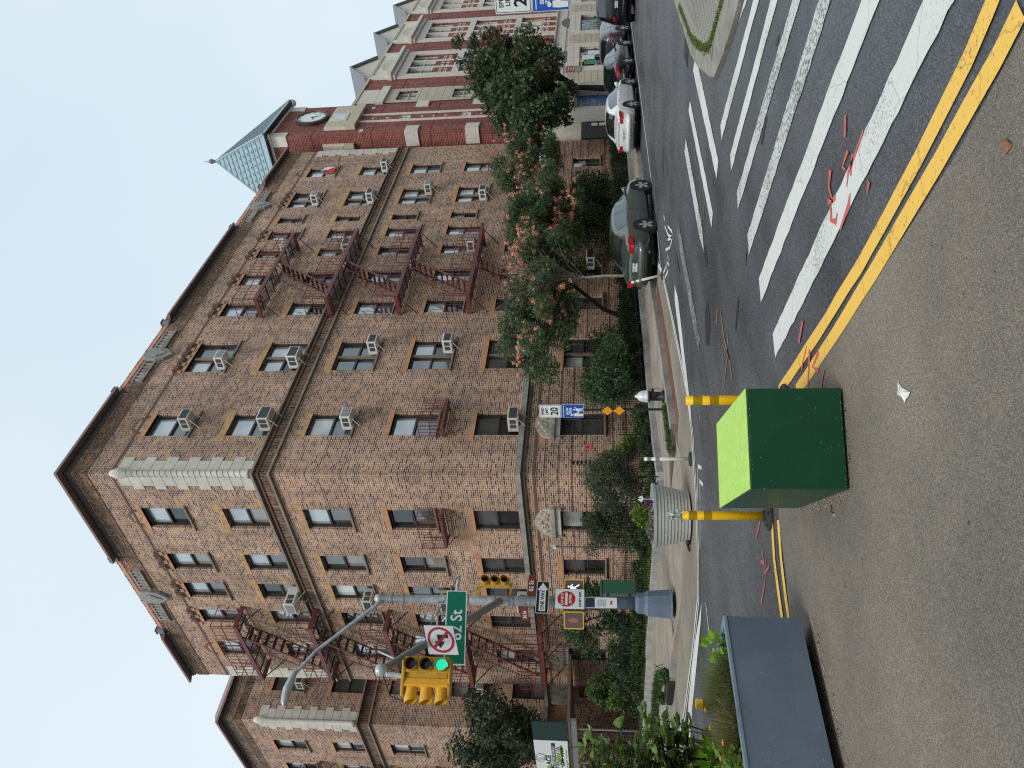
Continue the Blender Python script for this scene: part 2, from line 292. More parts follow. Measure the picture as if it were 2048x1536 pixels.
def paint(name, col, dark, thr=.5, sc=22):
    M = bpy.data.materials.new(name); M.use_nodes = True; t = M.node_tree; p = t.nodes['Principled BSDF']; p.inputs['Roughness'].default_value = .6
    ge = node(t, 'ShaderNodeNewGeometry'); n = node(t, 'ShaderNodeTexNoise'); n.inputs['Scale'].default_value = sc; n.inputs['Detail'].default_value = 8; n.inputs['Roughness'].default_value = .75; t.links.new(ge.outputs['Position'], n.inputs['Vector'])
    nb = node(t, 'ShaderNodeTexNoise'); nb.inputs['Scale'].default_value = .8; nb.inputs['Detail'].default_value = 2; t.links.new(ge.outputs['Position'], nb.inputs['Vector'])
    a = node(t, 'ShaderNodeMath', operation='MULTIPLY_ADD'); a.inputs[1].default_value = .35; t.links.new(nb.outputs['Fac'], a.inputs[0]); t.links.new(n.outputs['Fac'], a.inputs[2])
    r = node(t, 'ShaderNodeValToRGB'); r.color_ramp.elements[0].position = thr; r.color_ramp.elements[0].color = (*col, 1); r.color_ramp.elements[1].position = thr+.07; r.color_ramp.elements[1].color = (*dark, 1); t.links.new(a.outputs[0], r.inputs[0])
    w = node(t, 'ShaderNodeTexVoronoi'); w.feature = 'DISTANCE_TO_EDGE'; w.inputs['Scale'].default_value = 1.7; nv = node(t, 'ShaderNodeTexNoise'); nv.inputs['Scale'].default_value = 5; nv.inputs['Detail'].default_value = 5; t.links.new(ge.outputs['Position'], nv.inputs['Vector']); va = node(t, 'ShaderNodeMix', data_type='RGBA'); va.inputs[0].default_value = .16; t.links.new(ge.outputs['Position'], va.inputs[6]); t.links.new(nv.outputs['Color'], va.inputs[7]); t.links.new(va.outputs[2], w.inputs['Vector'])
    rw = node(t, 'ShaderNodeValToRGB'); rw.color_ramp.elements[0].position = .004; rw.color_ramp.elements[0].color = (.5, .5, .5, 1); rw.color_ramp.elements[1].position = .01; rw.color_ramp.elements[1].color = (1, 1, 1, 1); t.links.new(w.outputs['Distance'], rw.inputs[0])
    m2 = node(t, 'ShaderNodeMix', data_type='RGBA', blend_type='MULTIPLY'); m2.inputs[0].default_value = .6; t.links.new(r.outputs[0], m2.inputs[6]); t.links.new(rw.outputs[0], m2.inputs[7]); t.links.new(m2.outputs[2], p.inputs['Base Color']); MATS[name] = M; return M
P_white = paint('white_road_paint', (.66, .66, .62), lin((130, 132, 132)), .735, 55)
P_worn = paint('worn_white_paint', (.6, .6, .57), lin((96, 98, 100)), .68, 30)
P_faint = paint('faded_white_paint', lin((150, 152, 152)), lin((84, 86, 90)), .62, 12)
P_yel = paint('yellow_road_paint', lin((238, 190, 84)), lin((130, 112, 76)), .76, 40)
P_red = paint('red_survey_paint', lin((204, 100, 90)), lin((104, 84, 84)), .7, 60)
P_och = paint('ochre_survey_paint', lin((150, 126, 78)), lin((92, 88, 82)), .68, 60)
P_grn_lane = mat('green_lane_paint', lin((108, 128, 112)), .7, var=.2, scale=12)

g = MB(); g.sheet([(-900, -900), (1100, -900), (1100, 1100), (-900, 1100)], -.02, -.01); o = obj('ground', g, A_dark); o['kind'] = 'structure'; o['label'] = 'dark asphalt ground running out to the horizon'
g = MB(); g.sheet([(-40, -40), (140, -40), (140, 90), (-40, 90)], -.008, 0); road = obj('road', g, A_dark); road['kind'] = 'structure'; road['label'] = 'dark damp asphalt of the street crossing'
def flat(name, pts, z, m, parent=road, kind='structure'):
    b = MB(); b.poly([(p[0], p[1], z) for p in pts]); o = obj(name, b, m, parent); return o
# coarse brown asphalt in front of the double yellow line
br = gpl([(1586, 782), (1700, 640), (1830, 440), (1920, 300), (2000, 150), (2060, 40)]) + [(3.4, .4, 0), (1, -3, 0), (-20, -6, 0), (-20, 14, 0), (0, 14, 0)] + gpl([(1578, 1450), (1580, 1240), (1572, 1140), (1558, 1045), (1560, 950)])
o = obj('worn_asphalt', MB().poly([(p[0], p[1], .004) for p in br]), A_brown); o['kind'] = 'structure'; o['label'] = 'coarse brown worn asphalt in front of the double yellow line'
# crosswalk bars and chevrons
ST = [([(1851, 0), (1911, 0), (1552, 716), (1547, 668)], P_white), ([(1725, 0), (1762, 0), (1523, 605), (1519, 557)], P_white), ([(1640, 0), (1664, 0), (1499, 510), (1496, 470)], P_worn),
      ([(1586, 0), (1602, 0), (1477, 420), (1475, 385)], P_worn), ([(1543, 0), (1556, 0), (1463.5, 341), (1461.5, 310)], P_white), ([(1508, 0), (1519, 0), (1444, 281), (1442, 251)], P_white), ([(1490, 0), (1495, 0), (1480, 42)], P_white),
      ([(1392, 108), (1437.5, 321), (1434, 357), (1387, 141)], P_white), ([(1381, 202), (1426.5, 424), (1424, 455), (1378, 221)], P_white), ([(1372.4, 277), (1405, 455), (1409, 505), (1399, 470), (1369.8, 303)], P_worn),
      ([(1356.8, 440), (1400.5, 679), (1398.4, 703), (1392, 680), (1355, 470)], P_faint), ([(1350, 569), (1357, 600), (1383, 826), (1382, 847), (1374, 790), (1350, 600)], P_white)]
def extend(pts):   # run bars that the frame cuts on past it
    q = [gp(a, b)[:2] for a, b in pts]; 
    if pts[0][1] == 0 and len(pts) == 4:
        for i, j in ((0, 3), (1, 2)): q[i] = (q[i][0]+(q[i][0]-q[j][0])*.5, q[i][1]+(q[i][1]-q[j][1])*.5)
    return q
def jag(q, amp=.012, step=.12):
    r = []
    for i in range(len(q)):
        a, b = q[i], q[(i+1) % len(q)]; d = hypot(b[0]-a[0], b[1]-a[1]); n = max(1, int(d/step)); px, py = (-(b[1]-a[1])/max(d, .01), (b[0]-a[0])/max(d, .01))
        for k in range(n):
            j = 0 if k == 0 else random.uniform(-amp, amp); r.append((a[0]+(b[0]-a[0])*k/n+px*j, a[1]+(b[1]-a[1])*k/n+py*j))
    return r
for pts, mm in ST: flat('crosswalk_bar', jag(extend(pts)), .008, mm)
def strip(pts, w, wend=None):
    a = []; b = []; n = len(pts)
    for i, p in enumerate(pts):
        q0, q1 = pts[max(i-1, 0)], pts[min(i+1, n-1)]; dx, dy = q1[0]-q0[0], q1[1]-q0[1]; l = hypot(dx, dy) or 1; ww = w
        a.append((p[0]-dy/l*ww/2, p[1]+dx/l*ww/2)); b.append((p[0]+dy/l*ww/2, p[1]-dx/l*ww/2))
    return a, b
def line(name, pts, w, z, m, parent=road, wob=.006):
    pp = []
    for i in range(len(pts)-1):
        a, b = pts[i], pts[i+1]; n = max(1, int(hypot(b[0]-a[0], b[1]-a[1])/.25)); pp += [(a[0]+(b[0]-a[0])*k/n, a[1]+(b[1]-a[1])*k/n) for k in range(n)]
    pp.append(pts[-1][:2]); a, b = strip(pp, w); mb = MB()
    j = lambda q: (q[0]+random.uniform(-wob, wob), q[1]+random.uniform(-wob, wob)); a = [j(x) for x in a]; b = [j(x) for x in b]
    mb.v = [(*x, z) for x in a]+[(*x, z) for x in b]; n = len(a); mb.f = [(i+n, i+n+1, i+1, i) for i in range(n-1)]
    return obj(name, mb, m, parent)
P2 = lambda L_: [gp(a, b)[:2] for a, b in L_]
line('yellow_centre_line', P2([(1560, 782), (1640, 664), (1722, 530), (1800, 390), (1880, 237), (1940, 115), (1985, 10), (2030, -110)]), .125, .009, P_yel)
line('yellow_centre_line', P2([(1595, 782), (1670, 672), (1752, 540), (1835, 400), (1930, 235), (2000, 110), (2045, 20)]), .135, .009, P_yel)
line('yellow_centre_line', P2([(1545, 1040), (1550, 1120), (1558, 1180), (1566, 1240), (1580, 1330), (1592, 1450)])+[(3.2, 9.6), (2.4, 14), (2.2, 40)], .1, .009, P_yel)
line('yellow_centre_line', P2([(1558, 1040), (1564, 1120), (1571, 1180), (1579, 1240), (1594, 1330), (1608, 1450)])+[(3.0, 9.1), (2.2, 14), (2.0, 40)], .1, .009, P_yel)
# buff epoxy kerb extension and its double white edge
KERB = [(10.85, 60), (10.75, 24), (10.62, 21), (10.42, 18.6), (10.4, 17.2), (10.65, 15.4), (11.2, 14.0), (12.0, 13.05), (12.9, 12.85), (13.8, 12.85), (15.1, 12.98), (18.4, 13.4), (21, 13.9), (60, 14.2), (120, 14.2)]
EDGE = [(20.7, 12.75), (19.4, 12.2), (16.0, 11.45), (12.5, 10.82), (11.4, 10.9), (10.2, 11.5), (9.5, 12.05), (8.95, 12.8), (8.82, 14.4), (8.87, 16.4), (8.92, 17.6), (9.6, 20.6), (10.6, 23.8)]
o = obj('buff_kerb_extension', MB().poly([(x, y, .004) for x, y in EDGE+KERB[1:13]]), A_buff); o['kind'] = 'structure'; o['label'] = 'buff gravel painted kerb extension round the corner'
line('white_edge_line', EDGE[:-1], .09, .009, P_white); line('white_edge_line', [(x-.12, y-.14) for x, y in EDGE[:7]]+[(8.8, 12.65), (8.66, 14.4), (8.7, 16.4), (8.72, 18)], .07, .009, P_white)
line('white_edge_line', [(8.92, 17.6), (9.6, 20.6), (10.6, 23.8)], .1, .01, P_white)
flat('white_edge_wedge', P2([(1404, 1206), (1402, 1245), (1385, 1420), (1377, 1536), (1369, 1536), (1378, 1400), (1390, 1290)]), .008, P_white)
flat('green_lane_patch', P2([(1364, 1440), (1373, 1470), (1366, 1536), (1345, 1536)]), .0075, P_grn_lane)
line('parking_line', P2([(1322, 538), (1316, 470), (1307, 420)])+[(24.6, 11.95), (32, 11.95), (120, 12.0)], .1, .008, P_white)
line('rust_gutter', [(13.5, 12.6), (15.1, 12.75), (18.4, 13.15), (20.6, 13.6)], .5, .007, mat('rusty_wet_gutter', lin((118, 76, 60)), .5, var=.3, scale=2))
line('white_tick', P2([(1397, 930), (1395, 1003)]), .05, .008, P_white); line('white_tick', P2([(1396, 932), (1404, 936)]), .07, .008, P_white)
line('white_tick', P2([(1400, 960), (1401, 1003)]), .05, .008, P_white); line('white_tick', P2([(1399, 960), (1407, 970)]), .06, .008, P_white)
line('white_tick', P2([(1401, 1010), (1401, 1098)]), .04, .008, P_white); line('white_tick', P2([(1397, 798), (1401, 842)]), .04, .008, P_worn)
line('white_tick', P2([(1412, 1205), (1420, 1275)]), .06, .008, P_white)
# bicycle lane symbol beside the sedan
line('lane_symbol', P2([(1330, 452), (1337, 470), (1346, 476), (1345, 464), (1336, 452)]), .07, .008, P_white); line('lane_symbol', P2([(1336, 480), (1346, 474), (1340, 495), (1332, 500)]), .07, .008, P_white)
line('lane_symbol', P2([(1328, 431), (1330, 441)]), .07, .008, P_white); line('lane_symbol', P2([(1336, 510), (1334, 524), (1339, 530), (1338, 514)]), .07, .008, P_white)
for pts in ([(1326, 548), (1334, 532)], [(1330, 556), (1337, 541)]): line('white_tick', P2(pts), .08, .008, P_white)
# survey spray marks
for pts in ([(1663, 340), (1660, 375), (1668, 400), (1658, 405)], [(1673, 395), (1666, 400)], [(1693, 226), (1691, 275)], [(1698, 300), (1688, 330), (1694, 340)], [(1729, 262), (1712, 310), (1700, 345), (1696, 372)], [(1708, 305), (1704, 350)],
            [(1740, 365), (1737, 388)], [(1664, 410), (1665, 440), (1674, 445), (1678, 425)], [(1703, 385), (1700, 410), (1683, 455)], [(1436, 612), (1434, 648)], [(1608, 642), (1600, 685)], [(1616, 692), (1605, 735)], [(1622, 700), (1618, 780)], [(1640, 705), (1627, 735), (1640, 745)], [(1650, 740), (1644, 782)],
            [(1526, 1105), (1530, 1125), (1524, 1122)], [(1533, 1120), (1531, 1150), (1540, 1135)], [(1532, 1160), (1524, 1205)], [(1522, 1044), (1514, 1075)]):
    line('spray_mark', P2(pts), .042, .011, P_red, wob=.016)
for pts in ([(1442, 622), (1450, 680), (1462, 730), (1466, 762)], [(1458, 670), (1455, 700), (1460, 720)], [(1447, 690), (1456, 712), (1448, 780)], [(1400, 385), (1405, 440), (1396, 500)], [(1410, 400), (1408, 440)], [(1388, 285), (1394, 330)]):
    line('spray_mark', P2(pts), .035, .0105, P_och, wob=.014)
M_patch = mat('fresh_tar', lin((48, 50, 54)), .4, var=.1)
for pts in ([(1416, 600), (1410, 625), (1412, 690), (1419, 692), (1421, 640)], [(1536, 230), (1530, 262), (1525, 290), (1522, 285), (1528, 250)], [(1353, 500), (1356, 520), (1361, 548), (1355, 530)], [(1411, 490), (1416, 525), (1413, 535), (1408, 505)]):
    flat('tar_patch', P2(pts), .006, M_patch)
for pts in ([(1558, 75), (1552, 85)], [(1478, 595), (1472, 660)], [(1494, 500), (1492, 530)], [(1327, 318), (1326, 355)]): line('tar_seam', P2(pts), .06, .0065, M_patch, wob=.02)
for (X, Y) in ((1326, 320), (1329, 335)):
    x, y, _ = gp(X, Y); mb = MB().lathe((x, y, 0), [(.36, .0), (.36, .01), (.3, .012)], 20); obj('manhole_cover', mb, mat('cast_iron', lin((60, 60, 62)), .5, var=.2), road); break

# sidewalk: kerb, slabs
def at_path(path, t, axis):
    for i in range(len(path)-1):
        a, b = path[i], path[i+1]; lo, hi = sorted((a[axis], b[axis]))
        if lo <= t <= hi: k = (t-a[axis])/((b[axis]-a[axis]) or 1); return a[1-axis]+(b[1-axis]-a[1-axis])*k
    return path[-1][1-axis]
FR_R = [(14.45, 15.35), (16.6, 15.88), (18.9, 16.2), (22.9, 16.35), (45.0, 16.6)]      # railing along the right street
FR_L = [(14.35, 15.5), (14.75, 20.7), (14.6, 24.2), (14.3, 29.4)]
INNER = [(14.4, 60), (14.3, 29.4), (14.6, 24.2), (14.75, 20.7), (14.35, 15.5), (14.45, 15.35), (16.6, 15.88), (18.9, 16.2), (22.9, 16.35), (45.2, 16.6), (45.2, 18.9), (120, 18.9)]
o = obj('sidewalk', MB().sheet([(p[0]+.08, p[1]) for p in KERB[:5]]+[(12.5, 16.6), (12.95, 14.6), (13.3, 13.0)]+[(p[0], p[1]+.08) for p in KERB[9:]]+[(120, 40), (17, 40), (14.4, 60)], -.01, .125), mat('joint_dirt', lin((92, 84, 74)), .9, var=.2)); o['kind'] = 'structure'; o['label'] = 'concrete sidewalk wrapping the corner building'; walk = o
KR = [(k[0], k[1]) for k in KERB if k[0] >= 13.5]; KL = [(k[0], k[1]) for k in KERB if k[1] >= 15.3 and k[0] < 11]
def inset(q, d=.008):
    cx = sum(p[0] for p in q)/len(q); cy = sum(p[1] for p in q)/len(q); r = []
    for p in q: l = hypot(p[0]-cx, p[1]-cy); r.append((p[0]-(p[0]-cx)/l*d, p[1]-(p[1]-cy)/l*d))
    return r
xs = np.arange(15.0, 63, 1.55)
for i in range(len(xs)-1):
    a, b = xs[i], xs[i+1]
    far = lambda x: at_path(FR_R, x, 0) if x < 45 else 18.85
    y0a, y0b, y1a, y1b = at_path(KR, a, 0)+.17, at_path(KR, b, 0)+.17, far(a)-.05, far(b)-.05
    for k in (0, .5):
        q = [(a, y0a+(y1a-y0a)*k), (b, y0b+(y1b-y0b)*k), (b, y0b+(y1b-y0b)*(k+.5)), (a, y0a+(y1a-y0a)*(k+.5))]; dz = random.uniform(-.004, .004)
        obj('paving_slab', MB().sheet(inset(q), .12, .15+dz), M_conc, walk)
ys = np.arange(16.6, 45, 1.55)
for i in range(len(ys)-1):
    a, b = ys[i], ys[i+1]; far = lambda y: at_path(FR_L, y, 1) if y < 29.4 else 14.3
    x0a, x0b = at_path(KL, a, 1)+.17, at_path(KL, b, 1)+.17
    for k in (0, .5):
        q = [(x0a+(far(a)-.05-x0a)*k, a), (x0a+(far(a)-.05-x0a)*(k+.5), a), (x0b+(far(b)-.05-x0b)*(k+.5), b), (x0b+(far(b)-.05-x0b)*k, b)]; dz = random.uniform(-.004, .004)
        obj('paving_slab', MB().sheet(inset(q), .12, .15+dz), M_conc, walk)
RAMP = [(10.4, 17.2), (10.65, 15.4), (11.2, 14.0), (12.0, 13.05), (12.9, 12.85), (13.8, 12.85)]
inn_ = [(12.58, 17.2), (12.58, 16.3), (12.9, 15.2), (13.4, 14.7), (14.1, 14.2), (14.6, 13.2)]
for i in range(5):   # dropped kerb: slabs fall to the roadway round the corner
    a, b, c, d = RAMP[i], RAMP[i+1], inn_[i+1], inn_[i]; za, zb = (.15 if i == 0 else .012), (.15 if i == 4 else .012)
    obj('ramp_slab', MB().hexa([(*a, -.02), (*b, -.02), (*c, -.02), (*d, -.02)], [(*a, za), (*b, zb), (*c, .152), (*d, .152)]), M_conc, walk)
obj('paving_slab', MB().sheet([(12.6, 17.2), (14.45, 17.2), (14.3, 15.4), (14.45, 15.25), (15.0, 15.3), (15.0, 13.15), (14.62, 13.15), (14.1, 14.2), (13.4, 14.7), (12.9, 15.2), (12.6, 16.3)], .1, .151), M_conc, walk)
def path_wall(path, w, z0, z1, side=1):
    a, b = strip(path, w*2); mb = MB()
    for i in range(len(path)-1):
        A = [path[i], path[i+1]] ; Bq = [(b if side > 0 else a)[i+1], (b if side > 0 else a)[i]]
        q = A+Bq; mb.hexa([(x, y, z0) for x, y in q], [(x, y, z1) for x, y in q])
    return mb
kb = path_wall(KERB[:5], .16, -.01, .155, -1); k2 = path_wall(KERB[9:], .16, -.01, .155, -1); nb_ = len(kb.v); kb.v += k2.v; kb.f += [tuple(i+nb_ for i in f) for f in k2.f]; o = obj('kerb', kb, M_kerb); o['kind'] = 'structure'; o['label'] = 'pale concrete kerb edging the sidewalk'
# planted front garden
g = MB().sheet([(14.5, 29.5), (14.85, 24.2), (14.95, 20.7), (14.6, 15.7), (16.6, 16.1), (18.9, 16.4), (22.9, 16.55), (45, 16.8), (45, 18.99), (17.95, 18.99), (17.95, 32.4), (14.5, 32.4)], .1, .3)
o = obj('garden_soil', g, mat('garden_soil', lin((60, 50, 38)), .95, var=.4, scale=6, bump=.6)); o['kind'] = 'structure'; o['label'] = 'planted earth strip between railings and brick wall'
# traffic island at the right
isl = [gp(a, b)[:2] for a, b in [(1370, 50), (1386, 105), (1402, 132), (1426, 152), (1436, 154), (1448, 125), (1466, 75), (1482, 20)]]
isl = [(30, 5.1)]+[(17.8, 4.95)]+isl+[(9.2, .9), (30, .6)]
o = obj('traffic_island', MB().sheet(isl, -.01, .06), mat('kerb_concrete_island', lin((140, 136, 126)), .85, var=.25, scale=3, bump=.3)); o['kind'] = 'structure'; o['label'] = 'raised concrete traffic island with mossy joint at the crossing'; island = o
cx = sum(p[0] for p in isl)/len(isl); cy = sum(p[1] for p in isl)/len(isl)
inn = [(p[0]+(.28 if p[0] < 20 else 0), p[1]-(.12 if p[1] > 3 else -.12)) for p in isl]
inn = [(30, 4.9), (17.8, 4.72), (16.9, 4.65), (15.4, 4.6), (14.3, 4.42), (13.2, 4.15), (12.75, 3.95), (12.2, 3.4), (11.4, 2.6), (10.9, 1.9), (9.9, .9), (30, .9)]
MOSS = leafmat('moss_green', lin((84, 104, 40)), lin((104, 120, 50)), lin((70, 88, 34)))
obj('island_infill', MB().sheet(inn, .05, .066), mat('ribbed_concrete', lin((158, 154, 144)), .85, var=.2, scale=14, bump=1, bscale=20, stretch=(1, 6, 1)), island)
for k in range(26):
    x = 12.5+k*.2; obj('groove', MB().box(x, x+.03, 3.3+.02*k, 4.1+.015*k, .0662, .0685), mat('groove_grey', lin((112, 108, 100)), .9, var=.1), island) if k < 24 else None  # darker grey strips across the island infill
def blades(path, n, h, w, spread, seed=0, z=.15):
    r = np.random.default_rng(seed); mb = MB()
    for _ in range(n):
        t = r.random()*(len(path)-1); i = int(t); f = t-i; x = path[i][0]*(1-f)+path[i+1][0]*f+r.normal(0, spread); y = path[i][1]*(1-f)+path[i+1][1]*f+r.normal(0, spread)
        a = r.random()*6.28; l = h*(.4+r.random()); dx, dy = cos(a)*l*.5, sin(a)*l*.5; wx, wy = -sin(a)*w, cos(a)*w
        mb.v += [(x-wx, y-wy, z), (x+wx, y+wy, z), (x+dx*.5+wx*.7, y+dy*.5+wy*.7, z+l*.6), (x+dx, y+dy, z+l*.85)]; b = len(mb.v)-4; mb.f += [(b, b+1, b+2), (b, b+2, b+3)]
    return mb
o = obj('moss_in_joint', blades(inn[1:10], 3500, .045, .008, .035, 3, .06), MOSS, kind='stuff'); o['label'] = 'green moss and weeds in the island kerb joint'; o['category'] = 'moss'
gr = gp(1381, 90); mb = MB()
gb = thing('storm_drain', 'square iron drain grate in the road by the traffic island', 'drain', (gr[0]+.6, 5.2, 0)); gx = gr[0]+.6
mb = MB().box(gx-.35, gx+.35, 4.98, 5.45, 0, .006); obj('pit', mb, M_dark, gb)
for k in range(8): obj('bar', MB().box(gx-.33+k*.09, gx-.29+k*.09, 5.0, 5.43, .006, .016), mat('cast_iron', lin((60, 60, 62)), .5), gb)

# ------------------------------------------------------------------ the corner apartment building
CX, CY, XE, YE, ZT = 17.955, 18.997, 45.0, 32.4, 20.9
RF = Fr((0, CY, 0), (1, 0, 0), (0, -1, 0)); LF = Fr((CX, 0, 0), (0, 1, 0), (-1, 0, 0))
BLD = thing('apartment_building', 'six storey tan brick corner apartment house with fire escapes on both street fronts', 'apartment building', (CX, CY, 0))
HEAD = {1: 3.17, 2: 6.21, 3: 9.29, 4: 12.40, 5: 15.42, 6: 18.54}; HT = {1: 1.52, 2: 1.6, 3: 1.68, 4: 1.7, 5: 1.66, 6: 1.7}
def window(par, fr, u0, u1, zh, h, kind='single', lintel='tan', sill=True, seed=None, depth=.2, hood=None):
    r = random.Random(seed); zs = zh-h; fw = .055; mb = MB()
    for a in ((u0, u0+fw, zs, zh), (u1-fw, u1, zs, zh), (u0+fw, u1-fw, zh-fw*1.3, zh), (u0+fw, u1-fw, zs, zs+fw)): mb.fb(fr, *a, -depth, -depth+.1)
    parts = [(u0+fw, u1-fw)] if kind == 'single' else [(u0+fw, (u0+u1)/2-.07), ((u0+u1)/2+.07, u1-fw)]
    zm = zs+h*.5
    for a, b in parts:
        mb.fb(fr, a, b, zm-.03, zm+.035, -depth-.01, -depth+.075)
        for q in ((a, a+.035, zm, zh-fw), (b-.035, b, zm, zh-fw), (a, a+.035, zs+fw, zm), (b-.035, b, zs+fw, zm)): mb.fb(fr, *q, -depth, -depth+.05)
    w = obj('window', mb, M_dk, par)
    if kind != 'single': obj('mullion', MB().fb(fr, (u0+u1)/2-.07, (u0+u1)/2+.07, zs, zh, -depth, -depth+.12), M_mull, w)
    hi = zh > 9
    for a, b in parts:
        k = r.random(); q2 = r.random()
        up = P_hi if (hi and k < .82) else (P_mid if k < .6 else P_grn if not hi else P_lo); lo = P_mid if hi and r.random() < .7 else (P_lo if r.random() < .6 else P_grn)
        if r.random() < (.22 if zh < 13 else .04):
            mb2 = MB()
            for i in range(int((zh-zm-.1)/.075)): z = zm+.05+i*.075; mb2.fb(fr, a+.04, b-.04, z, z+.055, -depth+.002, -depth+.012)
            obj('blind', mb2, M_blind, w); up = P_grn
        if q2 < .16: up = P_shade
        elif q2 < .3: lo = P_cur
        elif q2 < .42: up = P_mid
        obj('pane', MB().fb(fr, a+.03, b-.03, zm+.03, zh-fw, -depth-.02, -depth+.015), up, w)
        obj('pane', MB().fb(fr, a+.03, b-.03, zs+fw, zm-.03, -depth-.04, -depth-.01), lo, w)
    if sill: obj('sill', MB().fb(fr, u0-.14, u1+.14, zs-.07, zs, -.12, .085), M_sill, w, bevel=.008)
    if lintel == 'tan': obj('lintel', MB().fb(fr, u0-.2, u1+.2, zh, zh+.2, -.1, .016), M_lint, w)
    elif lintel == 'patch':
        mb3 = MB(); x = u0-.26
        while x < u1+.2: ww = r.uniform(.12, .3); e = min(x+ww, u1+.26); mb3.fb(fr, x, e-.004, zh+r.choice([0, .0, .002]), zh+r.uniform(.14, .34), -.05, .012); x = e
        obj('lintel', mb3, M_lintt, w)
    elif lintel == 'stone': obj('lintel', MB().fb(fr, u0-.12, u1+.12, zh+.002, zh+.2, -.1, .07), M_quoin, w, bevel=.01)
    return w
COLS = {'A': (19.86, 21.03, 0), 'B': (23.6, 25.5, 1), 'C': (27.5, 28.5, 0), 'D': (30.0, 31.0, 0), 'E': (32.45, 33.25, 0), 'F': (34.23, 35.13, 0), 'G': (35.94, 36.58, 0), 'H': (37.7, 39.5, 1), 'I': (41.42, 42.6, 0)}
LC = {'1': (20.83, 21.9), '2': (23.48, 24.45), '3': (25.34, 26.31), '4': (27.19, 28.09), '5': (29.6, 30.7)}
opsR = []; opsL = []
for n, (a, b, k) in COLS.items():
    for r in range(1, 7):
        h = HT[r]*(.78 if n == 'G' else 1)
        if n == 'E' and r == 1: continue
        opsR.append((a, b, HEAD[r]-h, HEAD[r], n, r))
for n, (a, b) in LC.items():
    for r in range(1, 7):
        if n == '5' and r == 1: opsL.append((29.4, 30.4, 1.62, 3.17, n, r)); continue
        if n == '4' and r == 1: continue
        opsL.append((a, b, HEAD[r]-HT[r], HEAD[r], n, r))
wr = wall_holes(RF, CX, XE, 0, ZT-.02, opsR, .22); obj('wall', wr, brick_tan, BLD, label='tan brick wall along the right-hand street')
wl = wall_holes(LF, CY, YE, 0, ZT-.02, opsL, .22); obj('wall', wl, brick_tan, BLD, label='tan brick wall along the left-hand street')
obj('wall', MB().poly([(CX, YE, 0), (34, YE, 0), (34, YE, ZT-.1), (CX, YE, ZT-.1)]).poly([(XE, CY, 0), (XE, 32, 0), (XE, 32, ZT-.1), (XE, CY, ZT-.1)]).poly([(XE, 32, 0), (34, YE, 0), (34, YE, ZT-.1), (XE, 32, ZT-.1)]), brick_tan, BLD, label='plain brick wall at the back')
obj('roof', MB().poly([(CX, CY, ZT-.1), (XE, CY, ZT-.1), (XE, 32, ZT-.1), (34, YE, ZT-.1), (CX, YE, ZT-.1)]), M_gut, BLD)
sd_ = 0
def lint_kind(n, r, face):
    if r == 6: return 'arch' if n in 'BCDEFH234' else 'tan'
    if r == 1 and n in ('A', '1', '5'): return 'stone'
    if r >= 4: return 'patch'
    return 'tan'
def arch(fr, uc, z, r, par, w=.2, n=11, m=None, o=.03):
    mb = MB()
    for i in range(n):
        a0 = pi*i/n+.03; a1 = pi*(i+1)/n-.03; r0, r1 = r, r+w*(1 if i % 2 else .86)
        q = [(uc+rr*cos(a), z+rr*sin(a)) for rr, a in ((r0, a0), (r1, a0), (r1, a1), (r0, a1))]; mb.prism(fr, q, -.02, o if i % 2 else o*.5)
    return obj('brick_arch', mb, m or brick_para, par)
M_hole = mat('painted_hole_shade', lin((70, 58, 52)), .9, var=.3, scale=12); M_archd = mat('dark_arch_brick', lin((112, 84, 74)), .85, var=.35, scale=18); M_archl = mat('pale_arch_brick', lin((176, 140, 112)), .85, var=.3, scale=18)  # first tone paints the shade of a hole on the arch infill
